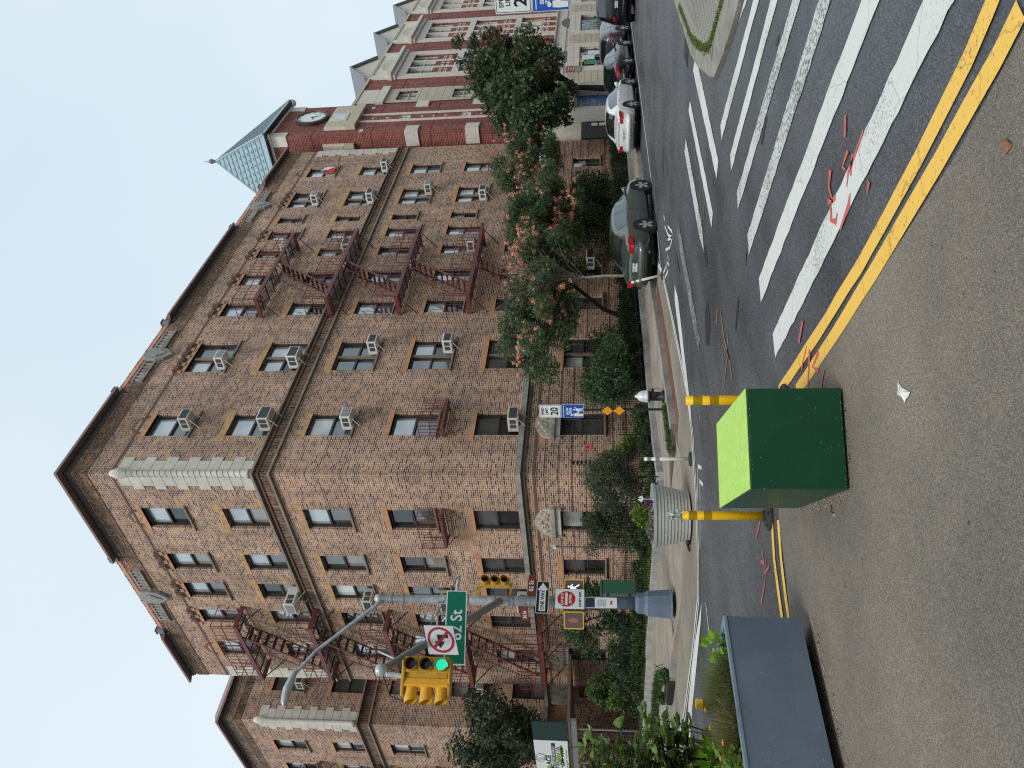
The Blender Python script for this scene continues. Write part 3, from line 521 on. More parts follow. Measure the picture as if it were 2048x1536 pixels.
for lst, fr in ((opsR, RF), (opsL, LF)):
    for a, b, z0, z1, n, r in lst:
        sd_ += 1; lk = lint_kind(n, r, 0); kd = 'double' if n in 'BH' else 'single'
        if r == 5: sl_ = False
        else: sl_ = not (r == 2)
        w = window(BLD, fr, a, b, z1, z1-z0, kd, None if lk == 'arch' else lk, sl_, sd_)
        if lk == 'arch':
            k = 4 if n in 'BH' else 2; wd = (b-a+.1)/k
            obj('lintel', MB().fb(fr, a-.15, b+.15, z1, z1+.12, -.1, .02), M_lint, w)
            for i in range(k):
                uc = a-.05+wd*(i+.5); arch(fr, uc, z1+.18, wd*.3, w, w=.26, n=13, m=M_archd, o=.05)
                obj('arch_infill', MB().prism(fr, [(uc+wd*.28*cos(t), z1+.18+wd*.28*sin(t)) for t in np.linspace(0, pi, 9)], -.02, .004), M_hole, w)  # flush half-disc, coloured dark so it reads as a hole
            for i in range(k+1):
                u = a-.05+wd*i; obj('corbel', MB().fb(fr, u-.09, u+.09, z1+.12, z1+.26, 0, .06), M_archl, w)
        if r == 6 and n in ('A', '1', '5', 'I'):
            uc = (a+b)/2; arch(fr, uc, z1+.22, (b-a)/2+.05, w, w=.16, n=21, m=M_archl, o=.012); arch(fr, uc, z1+.22, (b-a)/2-.2, w, w=.14, n=17, m=M_archd, o=.01)
        if r == 1 and n in ('A', '1', '5'):   # carved half-round tympanum on a moulded shelf
            uc = (a+b)/2; hw = (b-a)/2+.2
            obj('hood_shelf', MB().fb(fr, a-.28, b+.28, z1+.2, z1+.3, -.02, .16).fb(fr, a-.22, b+.22, z1+.3, z1+.34, -.02, .12), M_belt, w)
            t = obj('tympanum', MB().prism(fr, [(uc+hw*cos(q), z1+.34+.55*sin(q)) for q in np.linspace(0, pi, 25)], 0, .07), M_carv, w)
            mb = MB()
            for s_ in (-1, 1):
                for (du, dz, rad) in ((.18, .2, .12), (.42, .14, .09), (.0, .36, .08)):
                    mb.tube([fr.P(uc+s_*(du+rad*(1-k/26)*cos(k*.55)), z1+.34+dz+rad*(1-k/26)*sin(k*.55), .085) for k in range(22)], .022, 5)
            obj('scroll_carving', mb, M_carv, t)
            [obj('side_bracket', MB().fb(fr, q0, q0+.12, z1-.02, z1+.2, 0, .1), M_belt, w) for q0 in (a-.24, b+.12)]
# ledges, brick band and weathered belt course
def ring(z0, z1, o, name, m, parent=BLD, uR=XE, uL=YE):
    mb = MB().sheet([(CX-o, uL), (CX-o, CY-o), (uR, CY-o), (uR, CY), (CX, CY), (CX, uL)], z0, z1); q = [(CX-o, uL), (CX-o, CY-o), (uR, CY-o), (uR, CY), (CX, CY), (CX, uL)]; mb.poly([(x, y, z0) for x, y in q]); return obj(name, mb, m, parent)
ring(13.66, 13.74, .15, 'ledge', M_sill); ring(13.06, 13.14, .12, 'ledge', M_sill); ring(13.14, 13.66, .025, 'soldier_band', brick_band); ring(13.5, 13.58, .07, 'band_corbel', M_archd)
b = ring(4.42, 4.6, .16, 'belt_course', M_belt); ring(4.3, 4.42, .08, 'belt_moulding', mat('dark_belt_moulding', lin((96, 90, 82)), .8, var=.2)); ring(3.95, 4.05, .02, 'string_course', M_archd)  # moulding below the belt has a darker stone tone
ring(19.85, 20.35, .03, 'soldier_band', brick_mat('checker_brick', [(0, (84, 62, 58)), (.4, (150, 114, 88)), (.7, (110, 80, 68))], (176, 152, 130), bw=.16, bh=.075, squash=False)); ring(18.9, 18.98, .02, 'string_course', M_archd)
for zz in (.9, 1.36, 2.28, 2.74, 3.2, 3.66): ring(zz, zz+.012, .018, 'groove_shade_strip', M_archd)  # raised dark strips painting the shadow lines of recessed courses
# eaves between parapets
def eave(fr, u0, u1, mit0=0, mit1=0, par=BLD):
    P = fr.P; mb = MB(); o0, o1 = .06, .44
    def q(z, o, e0=0, e1=0): return (P(u0-mit0*o, z, o), P(u1+mit1*o, z, o))
    a, b_ = q(20.64, o0); c, d = q(20.54, o1); e, f = q(20.64, o1); g_, h = q(21.15, -.25); mb.poly([a, b_, d, c]); mb.poly([c, d, f, e]); mb.poly([e, f, h, g_]); mb.poly([a, c, e, g_]); mb.poly([b_, d, f, h])
    ev = obj('eave', mb, M_eave, par); mb = MB(); n = 5
    for i in range(1, n): o_ = o0+(o1-o0)*i/n; zz = 20.64-.1*i/n; A, B = q(zz-.012, o_-.008); A2, B2 = q(zz-.012, o_+.008); mb.poly([A, B, B2, A2]); mb.poly([A, B, q(zz+.01, o_-.008)[1], q(zz+.01, o_-.008)[0]])
    obj('soffit_rib', mb, M_gut, ev)
    mb = MB(); A = q(20.46, 0); B = q(20.46, .05); C_ = q(20.63, .08); mb.poly([A[0], A[1], B[1], B[0]]); mb.poly([B[0], B[1], C_[1], C_[0]]); D_ = q(20.56, .11); E_ = q(20.59, .11); mb.poly([q(20.56, .05)[0], q(20.56, .05)[1], D_[1], D_[0]]); mb.poly([D_[0], D_[1], E_[1], E_[0]])
    obj('gutter_moulding', mb, M_gut, ev)
eave(RF, CX, 22.2, 1, 0); eave(LF, CY, 23.6, 1, 0); eave(RF, 27.15, 35.4); eave(RF, 40.4, XE); eave(LF, 28.9, YE)
def parapet(fr, u0, u1, par=BLD):
    p = obj('parapet', MB().fb(fr, u0, u1, 20.355, 20.62, -.3, .036), brick_para, par); n = int((u1-u0)/.3); mb = MB()
    for i in range(n): a = u0+(u1-u0)*i/n; c = u0+(u1-u0)*(i+1)/n-.012; mb.hexa([fr.P(a, 20.62, .06), fr.P(c, 20.62, .06), fr.P(c, 20.62, -.3), fr.P(a, 20.62, -.3)], [fr.P(a, 20.84, -.02), fr.P(c, 20.84, -.02), fr.P(c, 20.84, -.28), fr.P(a, 20.84, -.28)])
    obj('coping_tile', mb, M_tile, p)
    mb = MB()
    for i in range(6): a = u0+.4+(u1-u0-.8)*i/5; mb.fb(fr, a-.04, a+.04, 20.84, 20.89, -.18, .0)
    obj('coping_knob', mb, M_gut, p)
    for u in (u0, u1): obj('end_block', MB().fb(fr, u-.13, u+.13, 20.58, 20.92, -.2, .16).fb(fr, u-.16, u+.16, 20.92, 20.97, -.22, .19), M_gut, p, bevel=.02)
    uc = (u0+u1)/2
    sh = obj('stone_shield', MB().prism(fr, [(uc-.36, 20.55), (uc-.4, 20.1), (uc-.3, 19.75), (uc, 19.45), (uc+.3, 19.75), (uc+.4, 20.1), (uc+.36, 20.55), (uc, 20.75)], 0, .16), M_shield, p, bevel=.03)
    obj('shield_boss', MB().prism(fr, [(uc-.22, 20.4), (uc-.24, 20.1), (uc, 19.68), (uc+.24, 20.1), (uc+.22, 20.4)], .16, .22), M_shield, sh, bevel=.03)
    for s_ in (-1, 1):
        a, c = sorted((uc+s_*.5, uc+s_*1.75)); pn = obj('balustrade_panel', MB().fb(fr, a, c, 20.42, 20.5, 0, .1).fb(fr, a, c, 20.0, 20.06, 0, .12).fb(fr, a, c, 20.06, 20.42, 0, .045), M_belt, p)
        for i in range(6): x = a+.12+(c-a-.24)*i/5; obj('baluster', MB().tube([fr.P(x, 20.06, .06), fr.P(x, 20.2, .06), fr.P(x, 20.42, .06)], [.035, .06, .035], 6), M_belt, pn)
parapet(RF, 22.35, 27.0); parapet(RF, 35.55, 40.25); parapet(LF, 23.75, 28.75)
# quoins with a rope column at corners
def quoins(par, fA, uA, sA, fB, uB, sB, z0=13.76, z1=18.75, n=12):
    hh = (z1-z0)/n
    for i in range(n):
        wA, wB = (.78, .6) if i % 2 else (.6, .78)
        if fA:
            a, b_ = sorted((uA, uA+sA*wA)); obj('quoin_block', MB().fb(fA, a, b_, z0+i*hh+.006, z0+(i+1)*hh-.006, -.01, .035), M_quoin, par, bevel=.008)
        if fB:
            a, b_ = sorted((uB, uB+sB*wB)); obj('quoin_block', MB().fb(fB, a, b_, z0+i*hh+.006, z0+(i+1)*hh-.006, -.01, .035), M_quoin, par, bevel=.008)
quoins(BLD, RF, CX, 1, LF, CY, 1); quoins(BLD, RF, XE, -1, None, 0, 0); quoins(BLD, LF, YE, -1, None, 0, 0)
col = obj('corner_column', MB().lathe((CX+.02, CY+.02, 0), [(.17, 13.8), (.17, 13.9), (.12, 14.0), (.12, 18.4), (.17, 18.5), (.2, 18.7), (.1, 18.95)], 14), M_quoin, BLD, smooth=True)
obj('rope_twist', MB().tube([(CX+.02+.125*cos(t*2.2), CY+.02+.125*sin(t*2.2), 14+4.4*t/60) for t in np.linspace(0, 60, 220)], .012, 4), M_belt, col)

# ------------------------------------------------------------------ brick wing beyond the entrance court
WY, WX1 = 36.6, 30.0
WS = Fr((0, WY, 0), (1, 0, 0), (0, -1, 0)); WF = LF
WING = thing('apartment_wing', 'tan brick wing with brown eave and stone quoins left of the entrance court', 'apartment building', (CX, WY, 0))
opsW = [(19.53, 20.5, HEAD[r]-HT[r], HEAD[r]) for r in range(2, 7)]; opsF = [(38.65, 39.7, HEAD[r]-HT[r], HEAD[r]) for r in range(2, 7)]+[(41.2, 42.2, HEAD[r]-HT[r], HEAD[r]) for r in range(1, 7)]+[(44, 45, HEAD[r]-HT[r], HEAD[r]) for r in range(1, 7)]
obj('wall', wall_holes(WS, CX, WX1, 0, ZT, opsW, .22), brick_tan, WING); obj('wall', wall_holes(WF, WY, 60, 0, ZT, opsF, .22), brick_tan, WING)
for i, q in enumerate(opsW): window(WING, WS, q[0], q[1], q[3], q[3]-q[2], 'single', 'tan', i != 3, 400+i)
for i, q in enumerate(opsF): window(WING, WF, q[0], q[1], q[3], q[3]-q[2], 'single', 'patch' if i % 2 else 'tan', True, 440+i)
obj('roof', MB().poly([(CX, WY, ZT), (WX1, WY, ZT), (WX1, 60, ZT), (CX, 60, ZT)]), M_gut, WING)
eave(WS, CX, WX1, 1, 0, WING); eave(WF, WY, 42, 1, 0, WING); parapet(WF, 42.2, 47, WING)
quoins(WING, WS, CX, 1, WF, WY, 1)
cw = obj('corner_column', MB().lathe((CX+.02, WY+.02, 0), [(.17, 13.8), (.12, 14.0), (.12, 18.4), (.2, 18.7), (.1, 18.95)], 14), M_quoin, WING, smooth=True)
for zz, oo, mm, nm, h in ((13.66, .15, M_sill, 'ledge', .08), (13.06, .12, M_sill, 'ledge', .08), (13.14, .025, brick_band, 'soldier_band', .52), (4.42, .16, M_belt, 'belt_course', .18), (19.62, .02, brick_band, 'soldier_band', .4)):
    mb = MB().fb(WS, CX-oo, WX1, zz, zz+h, 0, oo).fb(WF, WY, 60, zz, zz+h, 0, oo-.002); obj(nm, mb, mm, WING)
# back of the court and its low entrance screen
CT = thing('court_entrance', 'dark entrance porch with stone band set back in the courtyard between the wings', 'porch', (CX+1.2, 34.5, 0))
cf = Fr((CX+1.4, 0, 0), (0, 1, 0), (-1, 0, 0))
obj('wall', wall_holes(cf, YE+.01, WY-.01, 0, 3.3, [(33.1, 35.9, .3, 2.9)], .3), brick_band, CT); obj('stone_band', MB().fb(cf, YE+.01, WY-.01, 3.3, 4.4, -.3, .1), M_belt, CT); obj('stone_band', MB().fb(cf, YE+.01, WY-.01, 4.4, 4.52, -.3, .22), M_belt, CT)
d = obj('door', MB().fb(cf, 33.9, 35.1, .3, 2.8, -.35, -.3), M_dk, CT); obj('pane', MB().fb(cf, 34.05, 34.45, .6, 2.6, -.31, -.28).fb(cf, 34.55, 34.95, .6, 2.6, -.31, -.28), P_lo, d)
obj('wall', MB().poly([(29, YE, 0), (29, WY, 0), (29, WY, ZT), (29, YE, ZT)]), brick_tan, CT)

# ------------------------------------------------------------------ fire escapes
def bar(mb, fr, a, b, w=.02):
    return mb.tube([fr.P(*a), fr.P(*b)], w, 4, False)
def fire_escape(fr, u0, u1, s0, s1, name, label, levels=(16.6, 13.47, 10.4, 7.33, 4.27), loc=None):
    T = thing(name, label, 'fire escape', fr.P((u0+u1)/2, 0, .5), group='fire escapes on the brick fronts'); D = 1.0
    for li, z in enumerate(levels):
        mb = MB().fb(fr, u0, u1, z-.17, z, D-.06, D); mb.fb(fr, u0, u0+.06, z-.17, z, .0, D-.06); mb.fb(fr, u1-.06, u1, z-.17, z, .0, D-.06)
        pf = obj('platform', mb, M_fe, T); mb = MB(); n = 9
        hole = (s0-.35, s0+.55) if s0 < s1 else (s0-.55, s0+.35)
        for i in range(n):
            o = .08+i*(D-.2)/(n-1)
            if .3 < o < .85 and li < len(levels)-1: mb.fb(fr, u0+.06, hole[0], z-.06, z-.03, o, o+.028); mb.fb(fr, hole[1], u1-.06, z-.06, z-.03, o, o+.028)
            else: mb.fb(fr, u0+.06, u1-.06, z-.06, z-.03, o, o+.028)
        for u in np.arange(u0+.5, u1, .75): mb.fb(fr, u, u+.04, z-.11, z-.06, .05, D-.06)
        obj('grating', mb, M_fed, pf)
        for u in (u0+.1, (u0+u1)/2, u1-.1): obj('bracket', bar(MB(), fr, (u, z-.85, .02), (u, z-.15, D-.1), .025), M_fed, pf)
        mb = MB()
        for zz in (z+.5, z+.95): bar(mb, fr, (u0, zz, D-.02), (u1, zz, D-.02), .018); bar(mb, fr, (u0, zz, 0), (u0, zz, D-.02), .018); bar(mb, fr, (u1, zz, 0), (u1, zz, D-.02), .018)
        for u in (u0, u0+(u1-u0)/3, u0+(u1-u0)*2/3, u1): bar(mb, fr, (u, z-.05, D-.02), (u, z+.97, D-.02), .02)
        for i in range(int((u1-u0)/.26)): u = u0+.13+i*.26; bar(mb, fr, (u, z, D-.02), (u, z+.95, D-.02), .012)
        for i in range(3): o = .25+i*.25; bar(mb, fr, (u0, z, o), (u0, z+.95, o), .012); bar(mb, fr, (u1, z, o), (u1, z+.95, o), .012)
        obj('railing', mb, M_fe, pf)
        if li < len(levels)-1:
            z2 = levels[li+1]; st = obj('stair', MB().hexa([fr.P(s0-.02, z-.02, .3), fr.P(s0-.02, z-.16, .3), fr.P(s0-.02, z-.16, .34), fr.P(s0-.02, z-.02, .34)], [fr.P(s1, z2+.1, .3), fr.P(s1, z2-.04, .3), fr.P(s1, z2-.04, .34), fr.P(s1, z2+.1, .34)])
                     .hexa([fr.P(s0-.02, z-.02, .86), fr.P(s0-.02, z-.16, .86), fr.P(s0-.02, z-.16, .9), fr.P(s0-.02, z-.02, .9)], [fr.P(s1, z2+.1, .86), fr.P(s1, z2-.04, .86), fr.P(s1, z2-.04, .9), fr.P(s1, z2+.1, .9)]), M_fe, pf)
            for k in range(1, 11): f = k/11; u = s0+(s1-s0)*f; zz = z+(z2-z)*f; obj('tread', MB().fb(fr, u-.11, u+.11, zz-.05, zz-.02, .34, .86), M_fed, st)
            mb = MB()
            for o in (.32, .88): bar(mb, fr, (s0, z+.8, o), (s1, z2+.8, o), .016); bar(mb, fr, (s1, z2, o), (s1, z2+.8, o), .016); bar(mb, fr, ((s0+s1)/2, (z+z2)/2, o), ((s0+s1)/2, (z+z2)/2+.8, o), .014)
            obj('handrail', mb, M_fe, st)
    ld = obj('ladder', bar(bar(MB(), fr, (u0+.6, levels[-1]-1.2, D+.04), (u0+.6, levels[-1]+2.6, D+.04), .022), fr, (u0+1.05, levels[-1]-1.2, D+.04), (u0+1.05, levels[-1]+2.6, D+.04), .022), M_fe, T)
    for k in range(12): obj('rung', bar(MB(), fr, (u0+.6, levels[-1]-1+k*.3, D+.04), (u0+1.05, levels[-1]-1+k*.3, D+.04), .014), M_fe, ld)
    return T
fire_escape(RF, 27.3, 33.1, 30.6, 28.4, 'fire_escape', 'rust red iron fire escape on the right-hand front behind the pink flowering tree')
fire_escape(LF, 26.9, 31.0, 27.8, 30.1, 'fire_escape', 'rust red iron fire escape on the left-hand front behind the traffic signal')
fire_escape(WF, 40.8, 45.6, 41.7, 43.9, 'fire_escape', 'rust red iron fire escape on the far left brick wing at the photo edge')
def balconet(fr, u0, u1, z, label):
    T = thing('balconet', label, 'balconet', fr.P((u0+u1)/2, z, 0), group='small iron balconets under windows'); D = .58
    pf = obj('platform', MB().fb(fr, u0, u1, z-.1, z, D-.05, D).fb(fr, u0, u0+.05, z-.1, z, 0, D-.05).fb(fr, u1-.05, u1, z-.1, z, 0, D-.05), M_fe, T); mb = MB()
    for i in range(6): mb.fb(fr, u0+.05, u1-.05, z-.05, z-.02, .05+i*.085, .08+i*.085)
    obj('grating', mb, M_fed, pf); mb = MB()
    for zz in (z+.4, z+.82): bar(mb, fr, (u0, zz, D), (u1, zz, D), .015); bar(mb, fr, (u0, zz, 0), (u0, zz, D), .015); bar(mb, fr, (u1, zz, 0), (u1, zz, D), .015)
    for i in range(11): u = u0+(u1-u0)*i/10; bar(mb, fr, (u, z, D), (u, z+.82, D), .01)
    for i in range(4): bar(mb, fr, (u0, z, i*.15+.08), (u0, z+.82, i*.15+.08), .01); bar(mb, fr, (u1, z, i*.15+.08), (u1, z+.82, i*.15+.08), .01)
    obj('railing', mb, M_fe, pf)
    for u in (u0+.08, u1-.08): obj('bracket', MB().tube([fr.P(u, z-.45, .01), fr.P(u, z-.4, .12), fr.P(u, z-.25, .2), fr.P(u, z-.2, .38), fr.P(u, z-.08, D-.06)], .016, 5), M_fed, pf)
balconet(RF, 19.75, 21.2, 7.32, 'small rust red balconet under the third floor window right of the corner'); balconet(LF, 20.7, 22.2, 7.32, 'small rust red balconet under the third floor window left of the corner')

# ------------------------------------------------------------------ window air conditioners
def air_con(fr, u, z, label, w=.56, h=.38, dp=.52, vented=True, brackets=True, tint=None):
    T = thing('air_conditioner', label, 'air conditioner', fr.P(u, z, 0), group='window air conditioners on the brick fronts'); a, b = u-w/2, u+w/2; o0 = -.12
    c = obj('casing', MB().fb(fr, a, b, z, z+h, o0, dp), tint or random.choice([M_ac, M_ac, M_ac2]), T, bevel=.02)
    obj('rear_grille', MB().fb(fr, a+.04, b-.04, z+.05, z+h-.05, dp-.005, dp+.006), M_acg, c)
    mb = MB()
    for i in range(7): zz = z+.08+i*(h-.16)/6; mb.fb(fr, a+.05, b-.05, zz-.006, zz+.006, dp+.006, dp+.012)
    obj('grille_fins', mb, M_ac if random.random() < .4 else M_acg, c)
    for s_ in (a-.004, b+.004):
        for o_ in (dp-.24, dp-.46): obj('side_vent', MB().fb(fr, s_-.004, s_+.004, z+.08, z+h-.08, o_, o_+.18), M_acg, c)
    if brackets: obj('bracket', MB().tube([fr.P(a+.06, z-.01, dp-.08), fr.P(a+.06, z-.3, .02)], .014, 4).tube([fr.P(b-.06, z-.01, dp-.08), fr.P(b-.06, z-.3, .02)], .014, 4).fb(fr, a+.05, a+.08, z-.025, z-.002, 0, dp).fb(fr, b-.08, b-.05, z-.025, z-.002, 0, dp), M_ac, T)
FL = {1: 'ground floor', 2: 'second floor', 3: 'third floor', 4: 'fourth floor', 5: 'fifth floor', 6: 'top floor'}
NM = {'A': 'single window right of the corner', 'B': 'paired window second from the corner', 'E': 'window at the far end of the right fire escape', 'H': 'paired window near the clock tower', 'I': 'last window before the clock tower', 'D': 'window behind the sedan'}
for n, r, du, kw in [('A', 6, .05, {}), ('A', 5, .1, dict(w=.66, h=.44)), ('A', 4, .1, {}), ('A', 2, 0, dict(w=.62)), ('B', 6, -.45, {}), ('B', 5, -.35, dict(w=.66, h=.44)), ('B', 4, .45, {}), ('B', 3, .45, {}), ('B', 2, .45, {}), ('E', 6, .1, {}), ('E', 5, .1, {}), ('E', 3, 0, {}),
                   ('H', 6, -.3, {}), ('H', 5, -.3, {}), ('H', 4, .5, {}), ('H', 3, -.4, {}), ('I', 5, .2, {}), ('I', 2, .2, {})]:
    a, b, k = COLS[n]; zz = HEAD[r]-HT[r]+.03; air_con(RF, (a+b)/2+du, zz, 'white air conditioner, %s, %s' % (FL[r], NM[n]), **kw)
air_con(RF, 31.2, 1.95, 'white air conditioner on a ground floor window above the grey sedan', w=.8)
for n, r, kw in [('3', 5, dict(w=.62, h=.42, dp=.75)), ('3', 4, {}), ('3', 3, dict(tint=mat('beige_enamel', lin((190, 182, 150)), .5, var=.15, scale=9))), ('3', 2, {})]:
    a, b = LC[n]; air_con(LF, (a+b)/2+.1, HEAD[r]-HT[r]+.03, '%s air conditioner in the %s window left of the light pole' % ('beige' if r == 3 else 'white', FL[r]), **kw)
for r in (6, 3): air_con(WS, 19.95, HEAD[r]-HT[r]+.03, 'white air conditioner in the %s side window facing the entrance court' % FL[r])
# things hung and stuck on the front
t = thing('hanging_banner', 'red and white cloth hanging on the top floor window by the clock tower', 'cloth', RF.P(41.9, 16.9, .1))
obj('cloth', MB().prism(RF, [(41.5, 17.5), (42.2, 17.3), (42.25, 16.95), (41.6, 16.9)], .1, .13), mat('red_cloth', lin((196, 62, 48)), .8), t); obj('cloth', MB().prism(RF, [(41.9, 17.75), (42.4, 17.45), (42.3, 17.0), (42.0, 17.3)], .14, .16), M_ac, t)
obj('pole', MB().tube([RF.P(42.3, 16.85, .05), RF.P(42.7, 16.7, .6)], .02, 6), M_black, t)
pn = thing('paper_notice', 'small pink paper notice stuck on the brick beside the ground floor window', 'notice', RF.P(19.25, 2.15, 0)); obj('paper', MB().fb(RF, 19.12, 19.38, 2.08, 2.34, .003, .012), mat('pink_paper', lin((232, 112, 120)), .7), pn); obj('print', MB().fb(RF, 19.2, 19.3, 2.16, 2.25, .0121, .0135), mat('dark_pink_print', lin((150, 40, 60)), .7), pn)
vb = thing('wall_vent', 'row of small dark vent slots in the brick near the building corner', 'vent', RF.P(18.5, 2.4, 0))
for k in range(6): obj('slot', MB().fb(RF, 18.42, 18.6, 1.95+k*.14, 2.03+k*.14, .001, .006), M_dark, vb)
dp_ = thing('drain_pipe', 'thin grey conduit pipe with elbow running up the brick left of the corner', 'pipe', LF.P(22.6, .3, 0)); obj('pipe', MB().tube([LF.P(22.7, .4, .05), LF.P(22.7, 3.4, .05)], .018, 6), M_gut, dp_); obj('lamp_box', MB().fb(LF, 22.64, 22.76, 3.4, 3.5, 0, .1), M_ac, dp_)

# ------------------------------------------------------------------ school with clock tower
TF = Fr((0, 18.4, 0), (1, 0, 0), (0, -1, 0)); TS = Fr((46.0, 0, 0), (0, 1, 0), (-1, 0, 0)); TX0, TX1, TY0, TY1, TZ = 46.0, 50.8, 18.4, 23.2, 22.0
TW = thing('clock_tower', 'square red brick school clock tower with green pyramid roof', 'clock tower', (TX0, TY0, 0))
tops = [(48.0, 48.8, z, z+.75) for z in (13.55, 9.65, 5.9)]+[(47.95, 48.75, 17.7, 18.4)]; dops = [(48.6, 51.4, .1, 3.1)]
obj('wall', wall_holes(TF, TX0, TX1, 4.95, TZ, tops, .15), brick_red, TW); obj('wall', wall_holes(TS, TY0, TY1, 4.95, TZ, [], .15), brick_red, TW)
obj('wall', MB().poly([(TX1, TY0, 4.95), (TX1, TY1, 4.95), (TX1, TY1, TZ), (TX1, TY0, TZ)]), brick_red, TW)
obj('stone_base', wall_holes(TF, TX0-.05, TX1+2.2, 0, 4.95, dops, .5, .05), M_lime, TW); obj('stone_base', wall_holes(TS, TY0-.05, TY1, 0, 4.95, [], .1, .05), M_lime, TW)
for z in (5.0, 8.1, 11.9, 15.6, 19.4): obj('joint', MB().fb(TF, TX0, TX1, z-.012, z+.012, -.01, .004).fb(TS, TY0, TY1, z-.012, z+.012, -.01, .004), mat('dark_joint', lin((70, 40, 38)), .9), TW)  # thin dark brown joint lines in the brick
for u in (47.85, 48.95): obj('stone_strip', MB().fb(TF, u-.1, u+.1, 5.0, 16.85, 0, .07), M_lime, TW)
for a, b, z0, z1 in tops:
    w = obj('window', MB().fb(TF, a, b, z0, z0+.06, -.15, -.05).fb(TF, a, b, z1-.06, z1, -.15, -.05).fb(TF, a, a+.05, z0, z1, -.15, -.05).fb(TF, b-.05, b, z0, z1, -.15, -.05).fb(TF, (a+b)/2-.02, (a+b)/2+.02, z0, z1, -.15, -.07).fb(TF, a, b, (z0+z1)/2-.02, (z0+z1)/2+.02, -.15, -.07), M_ac, TW)
    obj('pane', MB().fb(TF, a+.03, b-.03, z0+.03, z1-.03, -.18, -.12), P_hi, w)
for z in (15.9, 14.95, 12.7, 11.95, 11.2, 8.9, 8.2, 7.4): obj('stone_accent', MB().fb(TF, 48.3, 48.5, z, z+.13, 0, .012), M_lime, TW)
for u, z in ((46.5, 16.2), (50.2, 16.2)): obj('stone_accent', MB().fb(TF, u-.2, u+.2, z, z+.22, 0, .012), M_lime, TW)
for z in (13.05, 9.3, 5.6):
    for u0, u1 in ((TX0-.1, TX0+.75), (TX1-.75, TX1+.1)): obj('corner_block', MB().box(u0, u1, TY0-.1, TY0+.9, z-.42, z+.42), M_lime, TW, bevel=.02)
obj('corner_block', MB().box(TX0-.06, TX0+.6, TY0-.06, TY0+.6, 21.0, 22.0), M_lime, TW); obj('corner_block', MB().box(TX1-.6, TX1+.06, TY0-.06, TY0+.6, 21.0, 22.0), M_lime, TW)
obj('cornice', MB().box(TX0-.12, TX1+.12, TY0-.12, TY1+.12, 21.95, 22.12), M_lime, TW)
bl = obj('balcony_front', MB().fb(TF, 46.75, 50.2, 16.75, 17.35, 0, .3), M_lime2, TW); obj('fluted_panel', MB().fb(TF, 46.75, 50.2, 17.35, 18.75, 0, .16), M_lime, bl)
for k in range(11): u = 46.85+k*.32; obj('flute', MB().fb(TF, u, u+.2, 17.45, 18.65, .16, .22), M_lime2, bl) if not 47.8 < u+.1 < 48.9 else None
obj('window_surround', MB().fb(TF, 47.75, 48.95, 17.55, 18.55, .16, .24), M_lime, bl); obj('pane', MB().fb(TF, 47.95, 48.75, 17.7, 18.4, .241, .246), P_hi, bl)
bs = obj('balcony_side', MB().fb(TS, 18.95, 20.9, 16.75, 17.35, 0, .25), M_lime2, TW); obj('fluted_panel', MB().fb(TS, 18.95, 20.9, 17.35, 18.75, 0, .14), M_lime, bs)
for k in range(6): obj('flute', MB().fb(TS, 19.05+k*.32, 19.2+k*.32, 17.45, 18.65, .14, .2), M_lime2, bs)
CLK = thing('tower_clock', 'large round white clock face with dark rim on the red brick tower', 'clock', (48.6, 18.3, 20.0)); cz = 20.02
obj('rim', MB().lathe((48.6, 18.4, cz), [(1.05, 0), (1.05, -.22), (.93, -.26), (.9, -.16)], 40, 'y'), M_dk, CLK); obj('dial', MB().lathe((48.6, 18.4, cz), [(.92, -.1), (.92, -.17)], 40, 'y'), mat('clock_white', lin((232, 236, 236)), .4, var=.03), CLK)
for k in range(12): a = k*pi/6; obj('hour_mark', MB().prism(Fr((48.6, 18.23, cz), (1, 0, 0), (0, -1, 0)), [(r_*sin(a)+w_*cos(a), r_*cos(a)-w_*sin(a)) for r_, w_ in ((.72, -.03), (.72, .03), (.84, .03), (.84, -.03))], 0, .01), M_black, CLK)
CFr = Fr((48.6, 18.22, cz), (1, 0, 0), (0, -1, 0))
for a, l, w_ in ((2.75, .62, .035), (4.25, .42, .05)): obj('hand', MB().prism(CFr, [(-w_*cos(a), w_*sin(a)), (w_*cos(a), -w_*sin(a)), (l*sin(a), l*cos(a))], .01, .03), M_black, CLK)
AP = (48.4, 20.8, 27.3); e = .45; cs = [(TX0-e, TY0-e, 22.2), (TX1+e, TY0-e, 22.2), (TX1+e, TY1+e, 22.2), (TX0-e, TY1+e, 22.2)]
M_cop = mat('verdigris_panel', lin((150, 172, 178)), .5, var=.08, scale=2); M_shg = mat('blue_grey_shingle', lin((104, 122, 136)), .6, var=.3, scale=14)
rf = obj('roof', MB().poly([cs[0], cs[1], AP]).poly([cs[1], cs[2], AP]).poly([cs[2], cs[3], AP]).poly([cs[3], cs[0], AP]).poly(cs), M_cop, TW)
obj('eave_band', MB().box(TX0-e, TX1+e, TY0-e, TY1+e, 22.12, 22.2), M_black, TW)
def lerp(a, b, t): return tuple(a[i]+(b[i]-a[i])*t for i in range(3))
